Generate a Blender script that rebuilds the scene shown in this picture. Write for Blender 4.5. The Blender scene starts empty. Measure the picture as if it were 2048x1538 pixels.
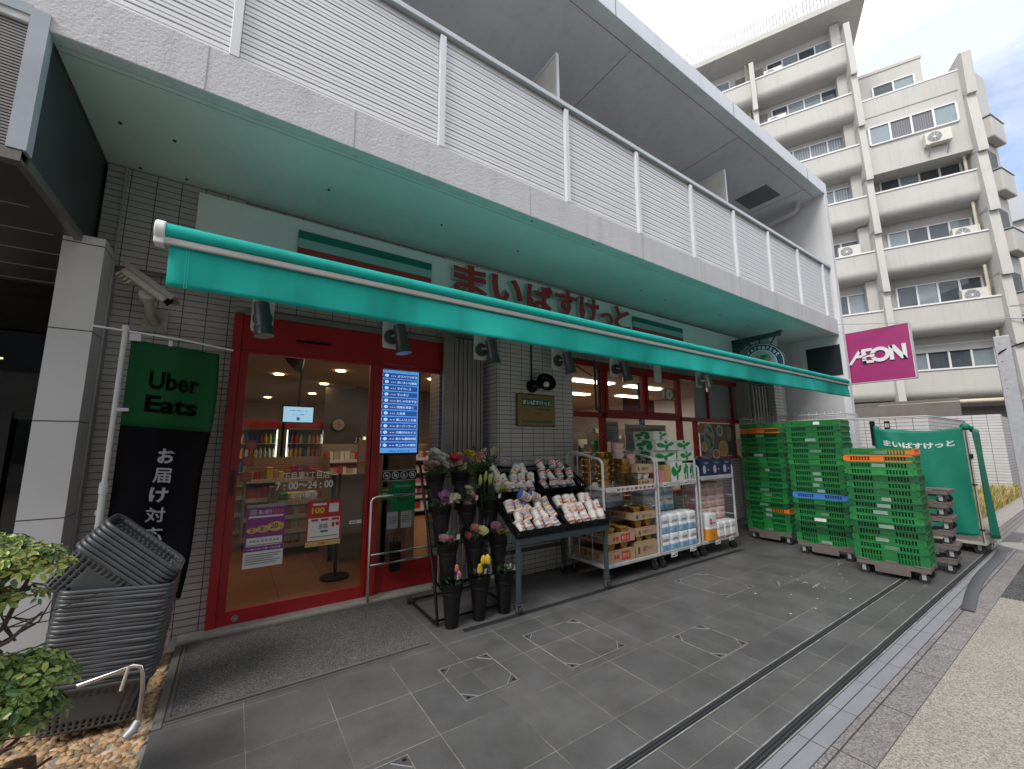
import bpy, bmesh, math, random
from math import sin, cos, pi, radians, sqrt, atan2
from mathutils import Vector, Matrix, Euler
random.seed(7)
S = bpy.context.scene
C = S.collection
# ---------------- camera ----------------
cam = bpy.data.cameras.new('camera'); co = bpy.data.objects.new('camera', cam); C.objects.link(co); S.camera = co
cam.sensor_fit = 'HORIZONTAL'; cam.sensor_width = 36; cam.lens = 36*808.65/2048
cam.clip_start = 0.05; cam.clip_end = 2000
ya, pa, ra = radians(34.201), radians(8.4326), radians(-.3665)
fw = Vector((sin(ya)*cos(pa), cos(ya)*cos(pa), sin(pa))); rt = Vector((cos(ya), -sin(ya), 0)); up = rt.cross(fw)
r2 = rt*cos(ra)+up*sin(ra); u2 = up*cos(ra)-rt*sin(ra)
co.matrix_world = Matrix(((r2.x, u2.x, -fw.x, 0), (r2.y, u2.y, -fw.y, 0), (r2.z, u2.z, -fw.z, 1.42), (0, 0, 0, 1)))
# ---------------- world, sun, exposure ----------------
SUN_EL, SUN_AZ = radians(46), radians(252)     # azimuth measured clockwise from +Y
W = bpy.data.worlds.new('World'); S.world = W; W.use_nodes = True
nt = W.node_tree; N = nt.nodes; L = nt.links; N.clear()
out = N.new('ShaderNodeOutputWorld'); bg = N.new('ShaderNodeBackground'); bg.inputs[1].default_value = .15
sky = N.new('ShaderNodeTexSky'); sky.sky_type = 'NISHITA'; sky.sun_disc = False; sky.sun_elevation = SUN_EL; sky.sun_rotation = SUN_AZ
sky.air_density = 1.0; sky.dust_density = .6; sky.ozone_density = 3
tc = N.new('ShaderNodeTexCoord'); mp = N.new('ShaderNodeMapping'); mp.inputs['Scale'].default_value = (1, 1, 2.2)
nz = N.new('ShaderNodeTexNoise'); nz.inputs['Scale'].default_value = 2.1; nz.inputs['Detail'].default_value = 7; nz.inputs['Roughness'].default_value = .55; nz.inputs['Distortion'].default_value = .4
rp = N.new('ShaderNodeValToRGB'); rp.color_ramp.elements[0].position = .34; rp.color_ramp.elements[1].position = .56
mx = N.new('ShaderNodeMixRGB'); mx.inputs[2].default_value = (6.5, 6.7, 7.1, 1)
dt = N.new('ShaderNodeVectorMath'); dt.operation = 'DOT_PRODUCT'; dt.inputs[1].default_value = Vector((.93, .12, .33)).normalized()
mr = N.new('ShaderNodeMapRange'); mr.inputs[1].default_value = .93; mr.inputs[2].default_value = .985; mr.inputs[3].default_value = 1.0; mr.inputs[4].default_value = .0
mu = N.new('ShaderNodeMath'); mu.operation = 'MULTIPLY'
ad = N.new('ShaderNodeMath'); ad.operation = 'MAXIMUM'
mn = N.new('ShaderNodeMath'); mn.operation = 'MULTIPLY'; mn.inputs[1].default_value = .62
L.new(tc.outputs['Generated'], mp.inputs[0]); L.new(mp.outputs[0], nz.inputs[0]); L.new(nz.outputs[0], rp.inputs[0])
L.new(tc.outputs['Generated'], dt.inputs[0]); L.new(dt.outputs['Value'], mr.inputs[0])
L.new(rp.outputs[0], mn.inputs[0]); L.new(mr.outputs[0], ad.inputs[0]); L.new(mn.outputs[0], ad.inputs[1])
L.new(ad.outputs[0], mx.inputs[0]); L.new(sky.outputs[0], mx.inputs[1]); L.new(mx.outputs[0], bg.inputs[0]); L.new(bg.outputs[0], out.inputs[0])
sl = bpy.data.lights.new('sun', 'SUN'); sl.energy = 1.7; sl.angle = radians(24); sl.color = (1, .96, .9)
so = bpy.data.objects.new('sun', sl); C.objects.link(so)
sd = Vector((sin(SUN_AZ)*cos(SUN_EL), cos(SUN_AZ)*cos(SUN_EL), sin(SUN_EL)))
so.rotation_euler = sd.to_track_quat('Z', 'Y').to_euler(); so.location = (0, -5, 12)
S.view_settings.view_transform = 'Standard'; S.view_settings.look = 'None'; S.view_settings.exposure = 0.54; S.view_settings.gamma = 1
S.cycles.max_bounces = 8; S.cycles.diffuse_bounces = 5; S.cycles.transparent_max_bounces = 24; S.cycles.use_denoising = True
S.cycles.caustics_reflective = False; S.cycles.caustics_refractive = False; S.cycles.sample_clamp_indirect = 4

# ---------------- materials ----------------
def M(name, col, rough=.6, metal=0., var=.12, vs=3., bump=0., bs=80., spec=.5, emit=None, es=1., stain=0., coat=0., trans=0., orand=0.):
    m = bpy.data.materials.new(name); m.use_nodes = True; t = m.node_tree; n = t.nodes; l = t.links; p = n['Principled BSDF']
    p.inputs['Roughness'].default_value = rough; p.inputs['Metallic'].default_value = metal; p.inputs['Specular IOR Level'].default_value = spec
    p.inputs['Coat Weight'].default_value = coat
    c = (*col, 1); p.inputs['Base Color'].default_value = c
    if emit: p.inputs['Emission Color'].default_value = (*emit, 1); p.inputs['Emission Strength'].default_value = es
    if var or bump:
        g = n.new('ShaderNodeNewGeometry')
    if var:
        z = n.new('ShaderNodeTexNoise'); z.inputs['Scale'].default_value = vs; z.inputs['Detail'].default_value = 6; z.inputs['Roughness'].default_value = .65
        l.new(g.outputs['Position'], z.inputs[0])
        q = n.new('ShaderNodeMapRange'); q.inputs[1].default_value = .3; q.inputs[2].default_value = .7; q.inputs[3].default_value = 1-var; q.inputs[4].default_value = 1+var
        l.new(z.outputs[0], q.inputs[0])
        v = n.new('ShaderNodeVectorMath'); v.operation = 'SCALE'; v.inputs[0].default_value = col; l.new(q.outputs[0], v.inputs['Scale'])
        last = v.outputs[0]
        if stain:
            mpp = n.new('ShaderNodeMapping'); mpp.inputs['Scale'].default_value = (5, 5, .5); l.new(g.outputs['Position'], mpp.inputs[0])
            z2 = n.new('ShaderNodeTexNoise'); z2.inputs['Scale'].default_value = 1.6; z2.inputs['Detail'].default_value = 5; l.new(mpp.outputs[0], z2.inputs[0])
            q2 = n.new('ShaderNodeMapRange'); q2.inputs[1].default_value = .52; q2.inputs[2].default_value = .75; q2.inputs[3].default_value = 1; q2.inputs[4].default_value = 1-stain
            l.new(z2.outputs[0], q2.inputs[0])
            v2 = n.new('ShaderNodeVectorMath'); v2.operation = 'SCALE'; l.new(last, v2.inputs[0]); l.new(q2.outputs[0], v2.inputs['Scale']); last = v2.outputs[0]
        if orand:
            oi = n.new('ShaderNodeObjectInfo'); q5 = n.new('ShaderNodeMapRange'); q5.inputs[3].default_value = 1-orand; q5.inputs[4].default_value = 1+orand; l.new(oi.outputs['Random'], q5.inputs[0])
            v5 = n.new('ShaderNodeVectorMath'); v5.operation = 'SCALE'; l.new(last, v5.inputs[0]); l.new(q5.outputs[0], v5.inputs['Scale']); last = v5.outputs[0]
        l.new(last, p.inputs['Base Color'])
        if rough > .2:
            q3 = n.new('ShaderNodeMapRange'); q3.inputs[3].default_value = rough*.85; q3.inputs[4].default_value = min(1, rough*1.15); l.new(z.outputs[0], q3.inputs[0]); l.new(q3.outputs[0], p.inputs['Roughness'])
    if bump:
        b = n.new('ShaderNodeBump'); b.inputs['Strength'].default_value = bump; b.inputs['Distance'].default_value = .01
        z = n.new('ShaderNodeTexNoise'); z.inputs['Scale'].default_value = bs; z.inputs['Detail'].default_value = 4
        l.new(g.outputs['Position'], z.inputs[0]); l.new(z.outputs[0], b.inputs['Height']); l.new(b.outputs[0], p.inputs['Normal'])
    if trans:
        tr = n.new('ShaderNodeBsdfTranslucent'); tr.inputs[0].default_value = c; ms = n.new('ShaderNodeMixShader'); ms.inputs[0].default_value = trans
        o = n['Material Output']; l.new(p.outputs[0], ms.inputs[1]); l.new(tr.outputs[0], ms.inputs[2]); l.new(ms.outputs[0], o.inputs[0])
    return m
def GL(name, tint=(.93, .95, .94), refl=1.0, rough=.0):
    m = bpy.data.materials.new(name); m.use_nodes = True; t = m.node_tree; n = t.nodes; l = t.links; n.remove(n['Principled BSDF'])
    a = n.new('ShaderNodeBsdfTransparent'); a.inputs[0].default_value = (*tint, 1); b = n.new('ShaderNodeBsdfGlossy'); b.inputs['Roughness'].default_value = rough
    f = n.new('ShaderNodeLayerWeight'); f.inputs[0].default_value = .5; pw = n.new('ShaderNodeMath'); pw.operation = 'POWER'; pw.inputs[1].default_value = 4.5; l.new(f.outputs['Facing'], pw.inputs[0])
    k = n.new('ShaderNodeMath'); k.operation = 'MULTIPLY_ADD'; k.inputs[1].default_value = .6*refl; k.inputs[2].default_value = .03*refl; k.use_clamp = True
    x = n.new('ShaderNodeMixShader'); l.new(pw.outputs[0], k.inputs[0]); l.new(k.outputs[0], x.inputs[0]); l.new(a.outputs[0], x.inputs[1]); l.new(b.outputs[0], x.inputs[2]); l.new(x.outputs[0], n['Material Output'].inputs[0])
    return m
def BR(name, c1, c2, mortar, w, h, ms, axes, off=(0, 0), offset=0., rough=.4, bump=.4, var=.15, vs=4., spec=.5, speck=0., sps=300., stain=0., worn=False):
    """tiled material on world position; axes picks which world axes run along the rows / across them"""
    m = bpy.data.materials.new(name); m.use_nodes = True; t = m.node_tree; n = t.nodes; l = t.links; p = n['Principled BSDF']
    p.inputs['Roughness'].default_value = rough; p.inputs['Specular IOR Level'].default_value = spec
    g = n.new('ShaderNodeNewGeometry'); s = n.new('ShaderNodeSeparateXYZ'); l.new(g.outputs['Position'], s.inputs[0])
    src = []
    for i, ax in enumerate(axes):
        a = n.new('ShaderNodeMath'); a.operation = 'ADD'; a.inputs[1].default_value = off[i]
        if ax == 'H':
            a2 = n.new('ShaderNodeMath'); a2.operation = 'ADD'; l.new(s.outputs[0], a2.inputs[0]); l.new(s.outputs[1], a2.inputs[1]); l.new(a2.outputs[0], a.inputs[0])
        else:
            l.new(s.outputs['XYZ'.index(ax)], a.inputs[0])
        src.append(a)
    cb = n.new('ShaderNodeCombineXYZ'); l.new(src[0].outputs[0], cb.inputs[0]); l.new(src[1].outputs[0], cb.inputs[1])
    b = n.new('ShaderNodeTexBrick'); b.offset = offset; b.inputs['Scale'].default_value = 1
    b.inputs['Brick Width'].default_value = w; b.inputs['Row Height'].default_value = h; b.inputs['Mortar Size'].default_value = ms; b.inputs['Mortar Smooth'].default_value = .1
    b.inputs['Color1'].default_value = (*c1, 1); b.inputs['Color2'].default_value = (*c2, 1); b.inputs['Mortar'].default_value = (*mortar, 1)
    l.new(cb.outputs[0], b.inputs[0])
    if worn:
        zz = n.new('ShaderNodeTexNoise'); zz.inputs['Scale'].default_value = 1.7; zz.inputs['Detail'].default_value = 8; zz.inputs['Roughness'].default_value = .75; l.new(g.outputs['Position'], zz.inputs[0])
        rw = n.new('ShaderNodeValToRGB'); rw.color_ramp.elements[0].position = .36; rw.color_ramp.elements[1].position = .58; rw.color_ramp.elements[0].color = (*[c*.75 for c in c1], 1); rw.color_ramp.elements[1].color = (*[c*1.3 for c in mortar], 1)
        l.new(zz.outputs[0], rw.inputs[0]); l.new(rw.outputs[0], b.inputs['Mortar'])
    z = n.new('ShaderNodeTexNoise'); z.inputs['Scale'].default_value = vs; z.inputs['Detail'].default_value = 8; z.inputs['Roughness'].default_value = .7; l.new(g.outputs['Position'], z.inputs[0])
    q = n.new('ShaderNodeMapRange'); q.inputs[1].default_value = .3; q.inputs[2].default_value = .7; q.inputs[3].default_value = 1-var; q.inputs[4].default_value = 1+var; l.new(z.outputs[0], q.inputs[0])
    v = n.new('ShaderNodeVectorMath'); v.operation = 'SCALE'; l.new(b.outputs[0], v.inputs[0]); l.new(q.outputs[0], v.inputs['Scale']); last = v.outputs[0]
    if worn:   # gum spots and small scuffs
        for sc_, r0_, k_ in ((4.3, .050, .45), (9.0, .028, 1.9)):
            vo = n.new('ShaderNodeTexVoronoi'); vo.inputs['Scale'].default_value = sc_; l.new(g.outputs['Position'], vo.inputs[0])
            sp_ = n.new('ShaderNodeSeparateColor'); l.new(vo.outputs['Color'], sp_.inputs[0]); th = n.new('ShaderNodeMath'); th.operation = 'MULTIPLY'; th.inputs[1].default_value = r0_*1.6; l.new(sp_.outputs[0], th.inputs[0])
            sb = n.new('ShaderNodeMath'); sb.operation = 'SUBTRACT'; sb.inputs[1].default_value = r0_*.9; l.new(th.outputs[0], sb.inputs[0])
            lt = n.new('ShaderNodeMath'); lt.operation = 'LESS_THAN'; l.new(vo.outputs['Distance'], lt.inputs[0]); l.new(sb.outputs[0], lt.inputs[1])
            mm_ = n.new('ShaderNodeMapRange'); mm_.inputs[3].default_value = 1; mm_.inputs[4].default_value = k_; l.new(lt.outputs[0], mm_.inputs[0])
            vv_ = n.new('ShaderNodeVectorMath'); vv_.operation = 'SCALE'; l.new(last, vv_.inputs[0]); l.new(mm_.outputs[0], vv_.inputs['Scale']); last = vv_.outputs[0]
    if speck:
        z2 = n.new('ShaderNodeTexNoise'); z2.inputs['Scale'].default_value = sps; z2.inputs['Detail'].default_value = 2; l.new(g.outputs['Position'], z2.inputs[0])
        q2 = n.new('ShaderNodeMapRange'); q2.inputs[1].default_value = .35; q2.inputs[2].default_value = .65; q2.inputs[3].default_value = 1-speck; q2.inputs[4].default_value = 1+speck; l.new(z2.outputs[0], q2.inputs[0])
        v2 = n.new('ShaderNodeVectorMath'); v2.operation = 'SCALE'; l.new(last, v2.inputs[0]); l.new(q2.outputs[0], v2.inputs['Scale']); last = v2.outputs[0]
    l.new(last, p.inputs['Base Color'])
    q3 = n.new('ShaderNodeMapRange'); q3.inputs[3].default_value = rough*.75; q3.inputs[4].default_value = min(1, rough*1.25); l.new(z.outputs[0], q3.inputs[0]); l.new(q3.outputs[0], p.inputs['Roughness'])
    bp = n.new('ShaderNodeBump'); bp.inputs['Strength'].default_value = bump; bp.inputs['Distance'].default_value = .004; bp.invert = True
    l.new(b.outputs['Fac'], bp.inputs['Height']); l.new(bp.outputs[0], p.inputs['Normal'])
    return m
def SP(name, cols, scale, rough=.8, bump=.6, big=.2):
    """speckled aggregate: voronoi cells in several colours"""
    m = bpy.data.materials.new(name); m.use_nodes = True; t = m.node_tree; n = t.nodes; l = t.links; p = n['Principled BSDF']; p.inputs['Roughness'].default_value = rough
    g = n.new('ShaderNodeNewGeometry'); v = n.new('ShaderNodeTexVoronoi'); v.inputs['Scale'].default_value = scale; l.new(g.outputs['Position'], v.inputs[0])
    s = n.new('ShaderNodeSeparateColor'); l.new(v.outputs['Color'], s.inputs[0]); r = n.new('ShaderNodeValToRGB'); r.color_ramp.interpolation = 'CONSTANT'
    e = r.color_ramp.elements
    while len(e) < len(cols): e.new(.5)
    for i, c in enumerate(cols): e[i].position = i/len(cols); e[i].color = (*c, 1)
    l.new(s.outputs[0], r.inputs[0])
    z = n.new('ShaderNodeTexNoise'); z.inputs['Scale'].default_value = 1.5; z.inputs['Detail'].default_value = 6; l.new(g.outputs['Position'], z.inputs[0])
    q = n.new('ShaderNodeMapRange'); q.inputs[1].default_value = .3; q.inputs[2].default_value = .7; q.inputs[3].default_value = 1-big; q.inputs[4].default_value = 1+big; l.new(z.outputs[0], q.inputs[0])
    v2 = n.new('ShaderNodeVectorMath'); v2.operation = 'SCALE'; l.new(r.outputs[0], v2.inputs[0]); l.new(q.outputs[0], v2.inputs['Scale']); l.new(v2.outputs[0], p.inputs['Base Color'])
    b = n.new('ShaderNodeBump'); b.inputs['Strength'].default_value = bump; b.inputs['Distance'].default_value = .004; b.invert = True; l.new(v.outputs['Distance'], b.inputs['Height']); l.new(b.outputs[0], p.inputs['Normal'])
    return m
white = M('white_paint', (.74, .74, .75), .5, var=.05, vs=5)
soffit_m = M('soffit_paint', (.66, .66, .645), .6, var=.09, vs=1.0, stain=.06)
slab_m = M('textured_paint', (.60, .595, .615), .75, var=.05, vs=1.5, bump=.55, bs=60, stain=.14)
slabs_m = M('smooth_grey_paint', (.70, .70, .72), .6, var=.06, vs=1.5, stain=.12)
alu = M('aluminium_white', (.71, .715, .745), .4, metal=.1, var=.04)
alud = M('aluminium_grey', (.42, .44, .45), .35, metal=.6, var=.05)
dark = M('dark_metal', (.022, .023, .025), .45, var=.1)
darkp = M('dark_panel', (.05, .055, .06), .5, var=.12)
black = M('black_plastic', (.008, .008, .009), .42, var=.15, vs=20, spec=.28)
blackr = M('black_rubber', (.018, .018, .018), .7)
red = M('red_frame', (.34, .014, .016), .38, var=.12, vs=6)
redsign = M('sign_red', (.38, .03, .03), .45, var=.05)
greensign = M('sign_green', (.0, .15, .11), .5, var=.05)
teal = M('awning_fabric', (.0, .50, .43), .72, var=.13, vs=1.1, stain=.20, bump=.15, bs=700, trans=.22)
chrome = M('chrome', (.75, .75, .75), .14, metal=1, var=.03)
steel = M('brushed_steel', (.50, .50, .50), .3, metal=.9, var=.06)
galv = M('galvanised_steel', (.42, .43, .46), .5, metal=.4, var=.12, vs=25)
tealpaint = M('teal_grey_paint', (.040, .066, .072), .4, var=.12)
trolley_m = M('trolley_paint', (.52, .52, .53), .42, metal=.15, var=.15, vs=12)
browndolly = M('brown_plastic', (.145, .118, .112), .6, var=.15, vs=15)
greenfab = M('green_cover_fabric', (.0, .205, .13), .6, var=.08, vs=4, trans=.1)
concrete = M('concrete', (.33, .31, .28), .85, var=.15, vs=9, bump=.3, bs=120)
cardboard = M('cardboard', (.42, .29, .175), .8, var=.08, vs=20)
cardd = M('cardboard_print', (.07, .04, .03), .8, var=0)
gold = M('gold_plastic', (.50, .31, .08), .22, metal=.9, var=.15, vs=40)
paper = M('paper_white', (.72, .72, .70), .7, var=.03)
ink = M('ink_dark', (.03, .03, .035), .7, var=0)
inkr = M('ink_red', (.50, .03, .03), .6, var=0)
inkb = M('ink_blue', (.03, .08, .38), .6, var=0)
inkg = M('ink_green', (.0, .22, .07), .6, var=0)
inko = M('ink_orange', (.72, .22, .04), .6, var=0)
inky = M('ink_yellow', (.72, .52, .06), .6, var=0)
inkp = M('ink_purple', (.26, .05, .25), .6, var=0)
inkgr = M('ink_grey', (.32, .32, .33), .6, var=0)
pink = M('pink_plastic', (.62, .20, .26), .4, var=.05)
tealink = M('pale_teal', (.25, .45, .42), .5, var=0)
skyb = M('pale_blue_film', (.22, .42, .62), .3, var=.03)
tpw = M('tissue_pack_film', (.74, .75, .76), .28, var=.04, vs=30, bump=.25, bs=40)
tpp = M('pink_pack_film', (.70, .54, .50), .3, var=.04, vs=30, bump=.25, bs=40)
navy = M('navy_card', (.02, .028, .09), .5, var=.05)
magenta = M('sign_magenta', (.37, .035, .17), .35, var=.03)
glass = GL('window_glass'); glassd = GL('dark_glass', (.30, .32, .33), 1.6); film = GL('clear_film', (.86, .86, .88), .8, .12)
acry = GL('acrylic_sheet', (.72, .74, .76), .9, .05)
frost = M('frosted_panel', (.30, .33, .33), .45, var=.04)
tile_wall = BR('wall_tile', (.45, .425, .405), (.42, .40, .38), (.075, .068, .063), .157, .0515, .0032, 'HZ', off=(.02, .0), rough=.35, bump=.6, var=.10, vs=2.5)
tile_pil = BR('pillar_tile', (.58, .565, .545), (.55, .535, .515), (.085, .08, .075), .157, .0515, .0032, 'HZ', off=(.055, .0), rough=.32, bump=.6, var=.07, vs=2.5)
tile_low = BR('low_wall_tile', (.62, .61, .60), (.59, .58, .58), (.07, .07, .07), .235, .066, .004, 'HZ', rough=.4, bump=.6, var=.07)
tile_wht = BR('white_column_panel', (.66, .66, .68), (.66, .66, .68), (.06, .06, .06), 3, .62, .004, 'HZ', off=(.0, .27), rough=.16, bump=.5, var=.03)
pave = BR('paving_tile', (.088, .087, .087), (.104, .102, .101), (.21, .185, .155), .401, .41, .0022, 'XY', off=(-.152+.401*8, -.005+.41), rough=.52, bump=.25, var=.30, vs=2.2, speck=.28, sps=240, worn=True)
kerbst = BR('light_kerb_stone', (.235, .235, .26), (.25, .25, .275), (.05, .05, .05), .40, .40, .003, 'XY', off=(-.0, .2), rough=.6, bump=.3, var=.10, vs=6, speck=.10, sps=400)
granite = BR('granite_kerb', (.20, .18, .18), (.235, .215, .21), (.05, .045, .04), .60, .5, .004, 'XY', off=(-.05, .1), rough=.75, bump=.4, var=.22, vs=9, speck=.45, sps=130)
aggr = SP('aggregate_road', [(.24, .215, .185), (.38, .345, .295), (.32, .29, .25), (.44, .405, .35), (.20, .18, .16), (.36, .325, .28)], 165, big=.10)
asph = SP('asphalt', [(.045, .045, .047), (.09, .09, .09), (.03, .03, .032), (.13, .13, .13)], 110, big=.2)
mat_m = SP('mat_pile', [(.045, .043, .042), (.12, .115, .11), (.075, .072, .07), (.17, .165, .16)], 210, rough=.95, bump=1., big=.2)
apt_m = M('apartment_stucco', (.50, .485, .455), .85, var=.06, vs=.7, bump=.3, bs=30, stain=.10)
apt_w = M('apartment_cream', (.62, .60, .56), .7, var=.04)
shopfl = BR('shop_floor', (.40, .19, .09), (.42, .205, .10), (.12, .06, .035), .45, .45, .004, 'XY', rough=.3, bump=.15, var=.08)
creamw = M('shop_wall', (.30, .25, .20), .7, var=.05)
ceil_m = M('shop_ceiling', (.42, .37, .31), .8, var=.03)
warm = M('downlight_lens', (1, .8, .5), emit=(1, .62, .30), es=14, var=0)
tubem = M('fluorescent_lens', (1, 1, 1), emit=(1, .90, .74), es=5, var=0)
coolg = M('chiller_lamp', (1, 1, 1), emit=(1, .95, .82), es=1.6, var=0)
seam = M('seam_line', (.22, .22, .21), .8, var=0)

# ---------------- mesh helpers ----------------
class MB:
    def __init__(s): s.v = []; s.f = []; s.m = []
    def add(s, vs, fs, m=0):
        k = len(s.v); s.v += [tuple(v) for v in vs]; s.f += [tuple(i+k for i in f) for f in fs]; s.m += [m]*len(fs); return s
    def bx(s, x0, x1, y0, y1, z0, z1, m=0, X=None):
        vs = [Vector(p) for p in ((x0, y0, z0), (x1, y0, z0), (x1, y1, z0), (x0, y1, z0), (x0, y0, z1), (x1, y0, z1), (x1, y1, z1), (x0, y1, z1))]
        if X is not None: vs = [X @ v for v in vs]
        return s.add(vs, [(0, 3, 2, 1), (4, 5, 6, 7), (0, 1, 5, 4), (1, 2, 6, 5), (2, 3, 7, 6), (3, 0, 4, 7)], m)
    def cy(s, p0, p1, r0, r1=None, n=16, m=0, cap=True):
        p0 = Vector(p0); p1 = Vector(p1); r1 = r0 if r1 is None else r1; d = (p1-p0).normalized(); a = d.orthogonal().normalized(); b = d.cross(a)
        vs = [p0+(a*cos(2*pi*i/n)+b*sin(2*pi*i/n))*r0 for i in range(n)]+[p1+(a*cos(2*pi*i/n)+b*sin(2*pi*i/n))*r1 for i in range(n)]
        fs = [(i, (i+1) % n, n+(i+1) % n, n+i) for i in range(n)]
        if cap: fs += [tuple(reversed(range(n))), tuple(range(n, 2*n))]
        return s.add(vs, fs, m)
    def tube(s, pts, r, n=10, m=0, cap=True):
        pts = [Vector(p) for p in pts]; rings = []; a = None
        for i, p in enumerate(pts):
            t = (pts[min(i+1, len(pts)-1)]-pts[max(i-1, 0)]).normalized()
            a = t.orthogonal().normalized() if a is None else (a-t*a.dot(t)).normalized()
            b = t.cross(a); rr = r[i] if isinstance(r, (list, tuple)) else r
            rings.append([p+(a*cos(2*pi*j/n)+b*sin(2*pi*j/n))*rr for j in range(n)])
        vs = [v for g in rings for v in g]; fs = [(i*n+j, i*n+(j+1) % n, (i+1)*n+(j+1) % n, (i+1)*n+j) for i in range(len(pts)-1) for j in range(n)]
        if cap: fs += [tuple(reversed(range(n))), tuple(range((len(pts)-1)*n, len(pts)*n))]
        return s.add(vs, fs, m)
    def lathe(s, prof, n=24, X=None, m=0, cap=True, sx=1, sy=1):
        vs = [Vector((r*cos(2*pi*j/n)*sx, r*sin(2*pi*j/n)*sy, z)) for r, z in prof for j in range(n)]
        if X is not None: vs = [X @ v for v in vs]
        k = len(prof); fs = [(i*n+j, i*n+(j+1) % n, (i+1)*n+(j+1) % n, (i+1)*n+j) for i in range(k-1) for j in range(n)]
        if cap: fs += [tuple(reversed(range(n))), tuple(range((k-1)*n, k*n))]
        return s.add(vs, fs, m)
    def prism(s, pts, d, m=0):
        """planar polygon pts (3D) extruded by vector d"""
        pts = [Vector(p) for p in pts]; d = Vector(d); n = len(pts)
        return s.add(pts+[p+d for p in pts], [tuple(reversed(range(n))), tuple(range(n, 2*n))]+[(i, (i+1) % n, n+(i+1) % n, n+i) for i in range(n)], m)
    def q(s, a, b, c, d, m=0): return s.add([a, b, c, d], [(0, 1, 2, 3)], m)
    def grid(s, fn, nu, nv, m=0, skip=None):
        vs = [fn(i/nu, j/nv) for j in range(nv+1) for i in range(nu+1)]
        return s.add(vs, [(j*(nu+1)+i, j*(nu+1)+i+1, (j+1)*(nu+1)+i+1, (j+1)*(nu+1)+i) for j in range(nv) for i in range(nu) if not (skip and skip(i, j))], m)
    def ball(s, c, r, m=0, n=8, sz=1., X=None):
        k = max(4, n//2); vs = []; c = Vector(c)
        prof = [(sin(pi*i/k)*r if 0 < i < k else r*.02, -cos(pi*i/k)*r*sz) for i in range(k+1)]
        Y = Matrix.Translation(c) @ (X if X is not None else Matrix.Identity(4))
        return s.lathe(prof, n, Y, m)
def obj(name, b, mats, parent=None, smooth=False, bev=0., loc=None, rot=None, solid=0.):
    me = bpy.data.meshes.new(name); me.from_pydata([tuple(v) for v in b.v], [], b.f)
    if not isinstance(mats, (list, tuple)): mats = [mats]
    for m in mats: me.materials.append(m)
    me.polygons.foreach_set('material_index', b.m)
    if smooth: me.polygons.foreach_set('use_smooth', [True]*len(b.f))
    me.update()
    if smooth and smooth != 'all':
        try: me.set_sharp_from_angle(angle=radians(42))
        except Exception: pass
    o = bpy.data.objects.new(name, me); C.objects.link(o)
    if parent is not None: o.parent = parent
    if loc is not None: o.location = loc
    if rot is not None: o.rotation_euler = rot
    if solid: k = o.modifiers.new('solid', 'SOLIDIFY'); k.thickness = solid; k.offset = -1
    if bev: k = o.modifiers.new('bevel', 'BEVEL'); k.width = bev; k.segments = 2; k.limit_method = 'ANGLE'; k.angle_limit = radians(40)
    return o
def tag(o, label, cat, group=None, kind=None):
    o['label'] = label; o['category'] = cat
    if group: o['group'] = group
    if kind: o['kind'] = kind
    return o
def thing(name, label, cat, loc=(0, 0, 0), rz=0, group=None):
    o = bpy.data.objects.new(name, None); C.objects.link(o); o.location = loc; o.rotation_euler = (0, 0, rz); o.empty_display_size = .05
    return tag(o, label, cat, group)
def struct(o): o['kind'] = 'structure'; return o
def dup(root, loc, rot=None, label=None, group=None):
    r = root.copy(); C.objects.link(r); r.location = loc
    if rot is not None: r.rotation_euler = rot
    if label: r['label'] = label
    if group: r['group'] = group
    def rec(a, b):
        for ch in list(a.children):
            c = ch.copy(); C.objects.link(c); c.parent = b; rec(ch, c)
    rec(root, r); return r
ORD = ['topmost', 'second from the top', 'third from the top', 'fourth from the top', 'fifth from the top', 'sixth from the top', 'seventh from the top', 'eighth from the top', 'ninth from the top', 'tenth from the top']+[w+' from the top' for w in ('eleventh', 'twelfth', 'thirteenth', 'fourteenth', 'fifteenth', 'sixteenth', 'seventeenth', 'eighteenth', 'nineteenth', 'twentieth', 'twenty-first', 'twenty-second', 'twenty-third', 'twenty-fourth', 'twenty-fifth', 'twenty-sixth', 'twenty-seventh', 'twenty-eighth', 'twenty-ninth', 'thirtieth')]
NTH = ['first', 'second', 'third', 'fourth', 'fifth', 'sixth', 'seventh', 'eighth', 'ninth', 'tenth', 'eleventh', 'twelfth', 'thirteenth', 'fourteenth', 'fifteenth', 'sixteenth', 'seventeenth', 'eighteenth', 'nineteenth', 'twentieth']
_tc = {}
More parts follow.
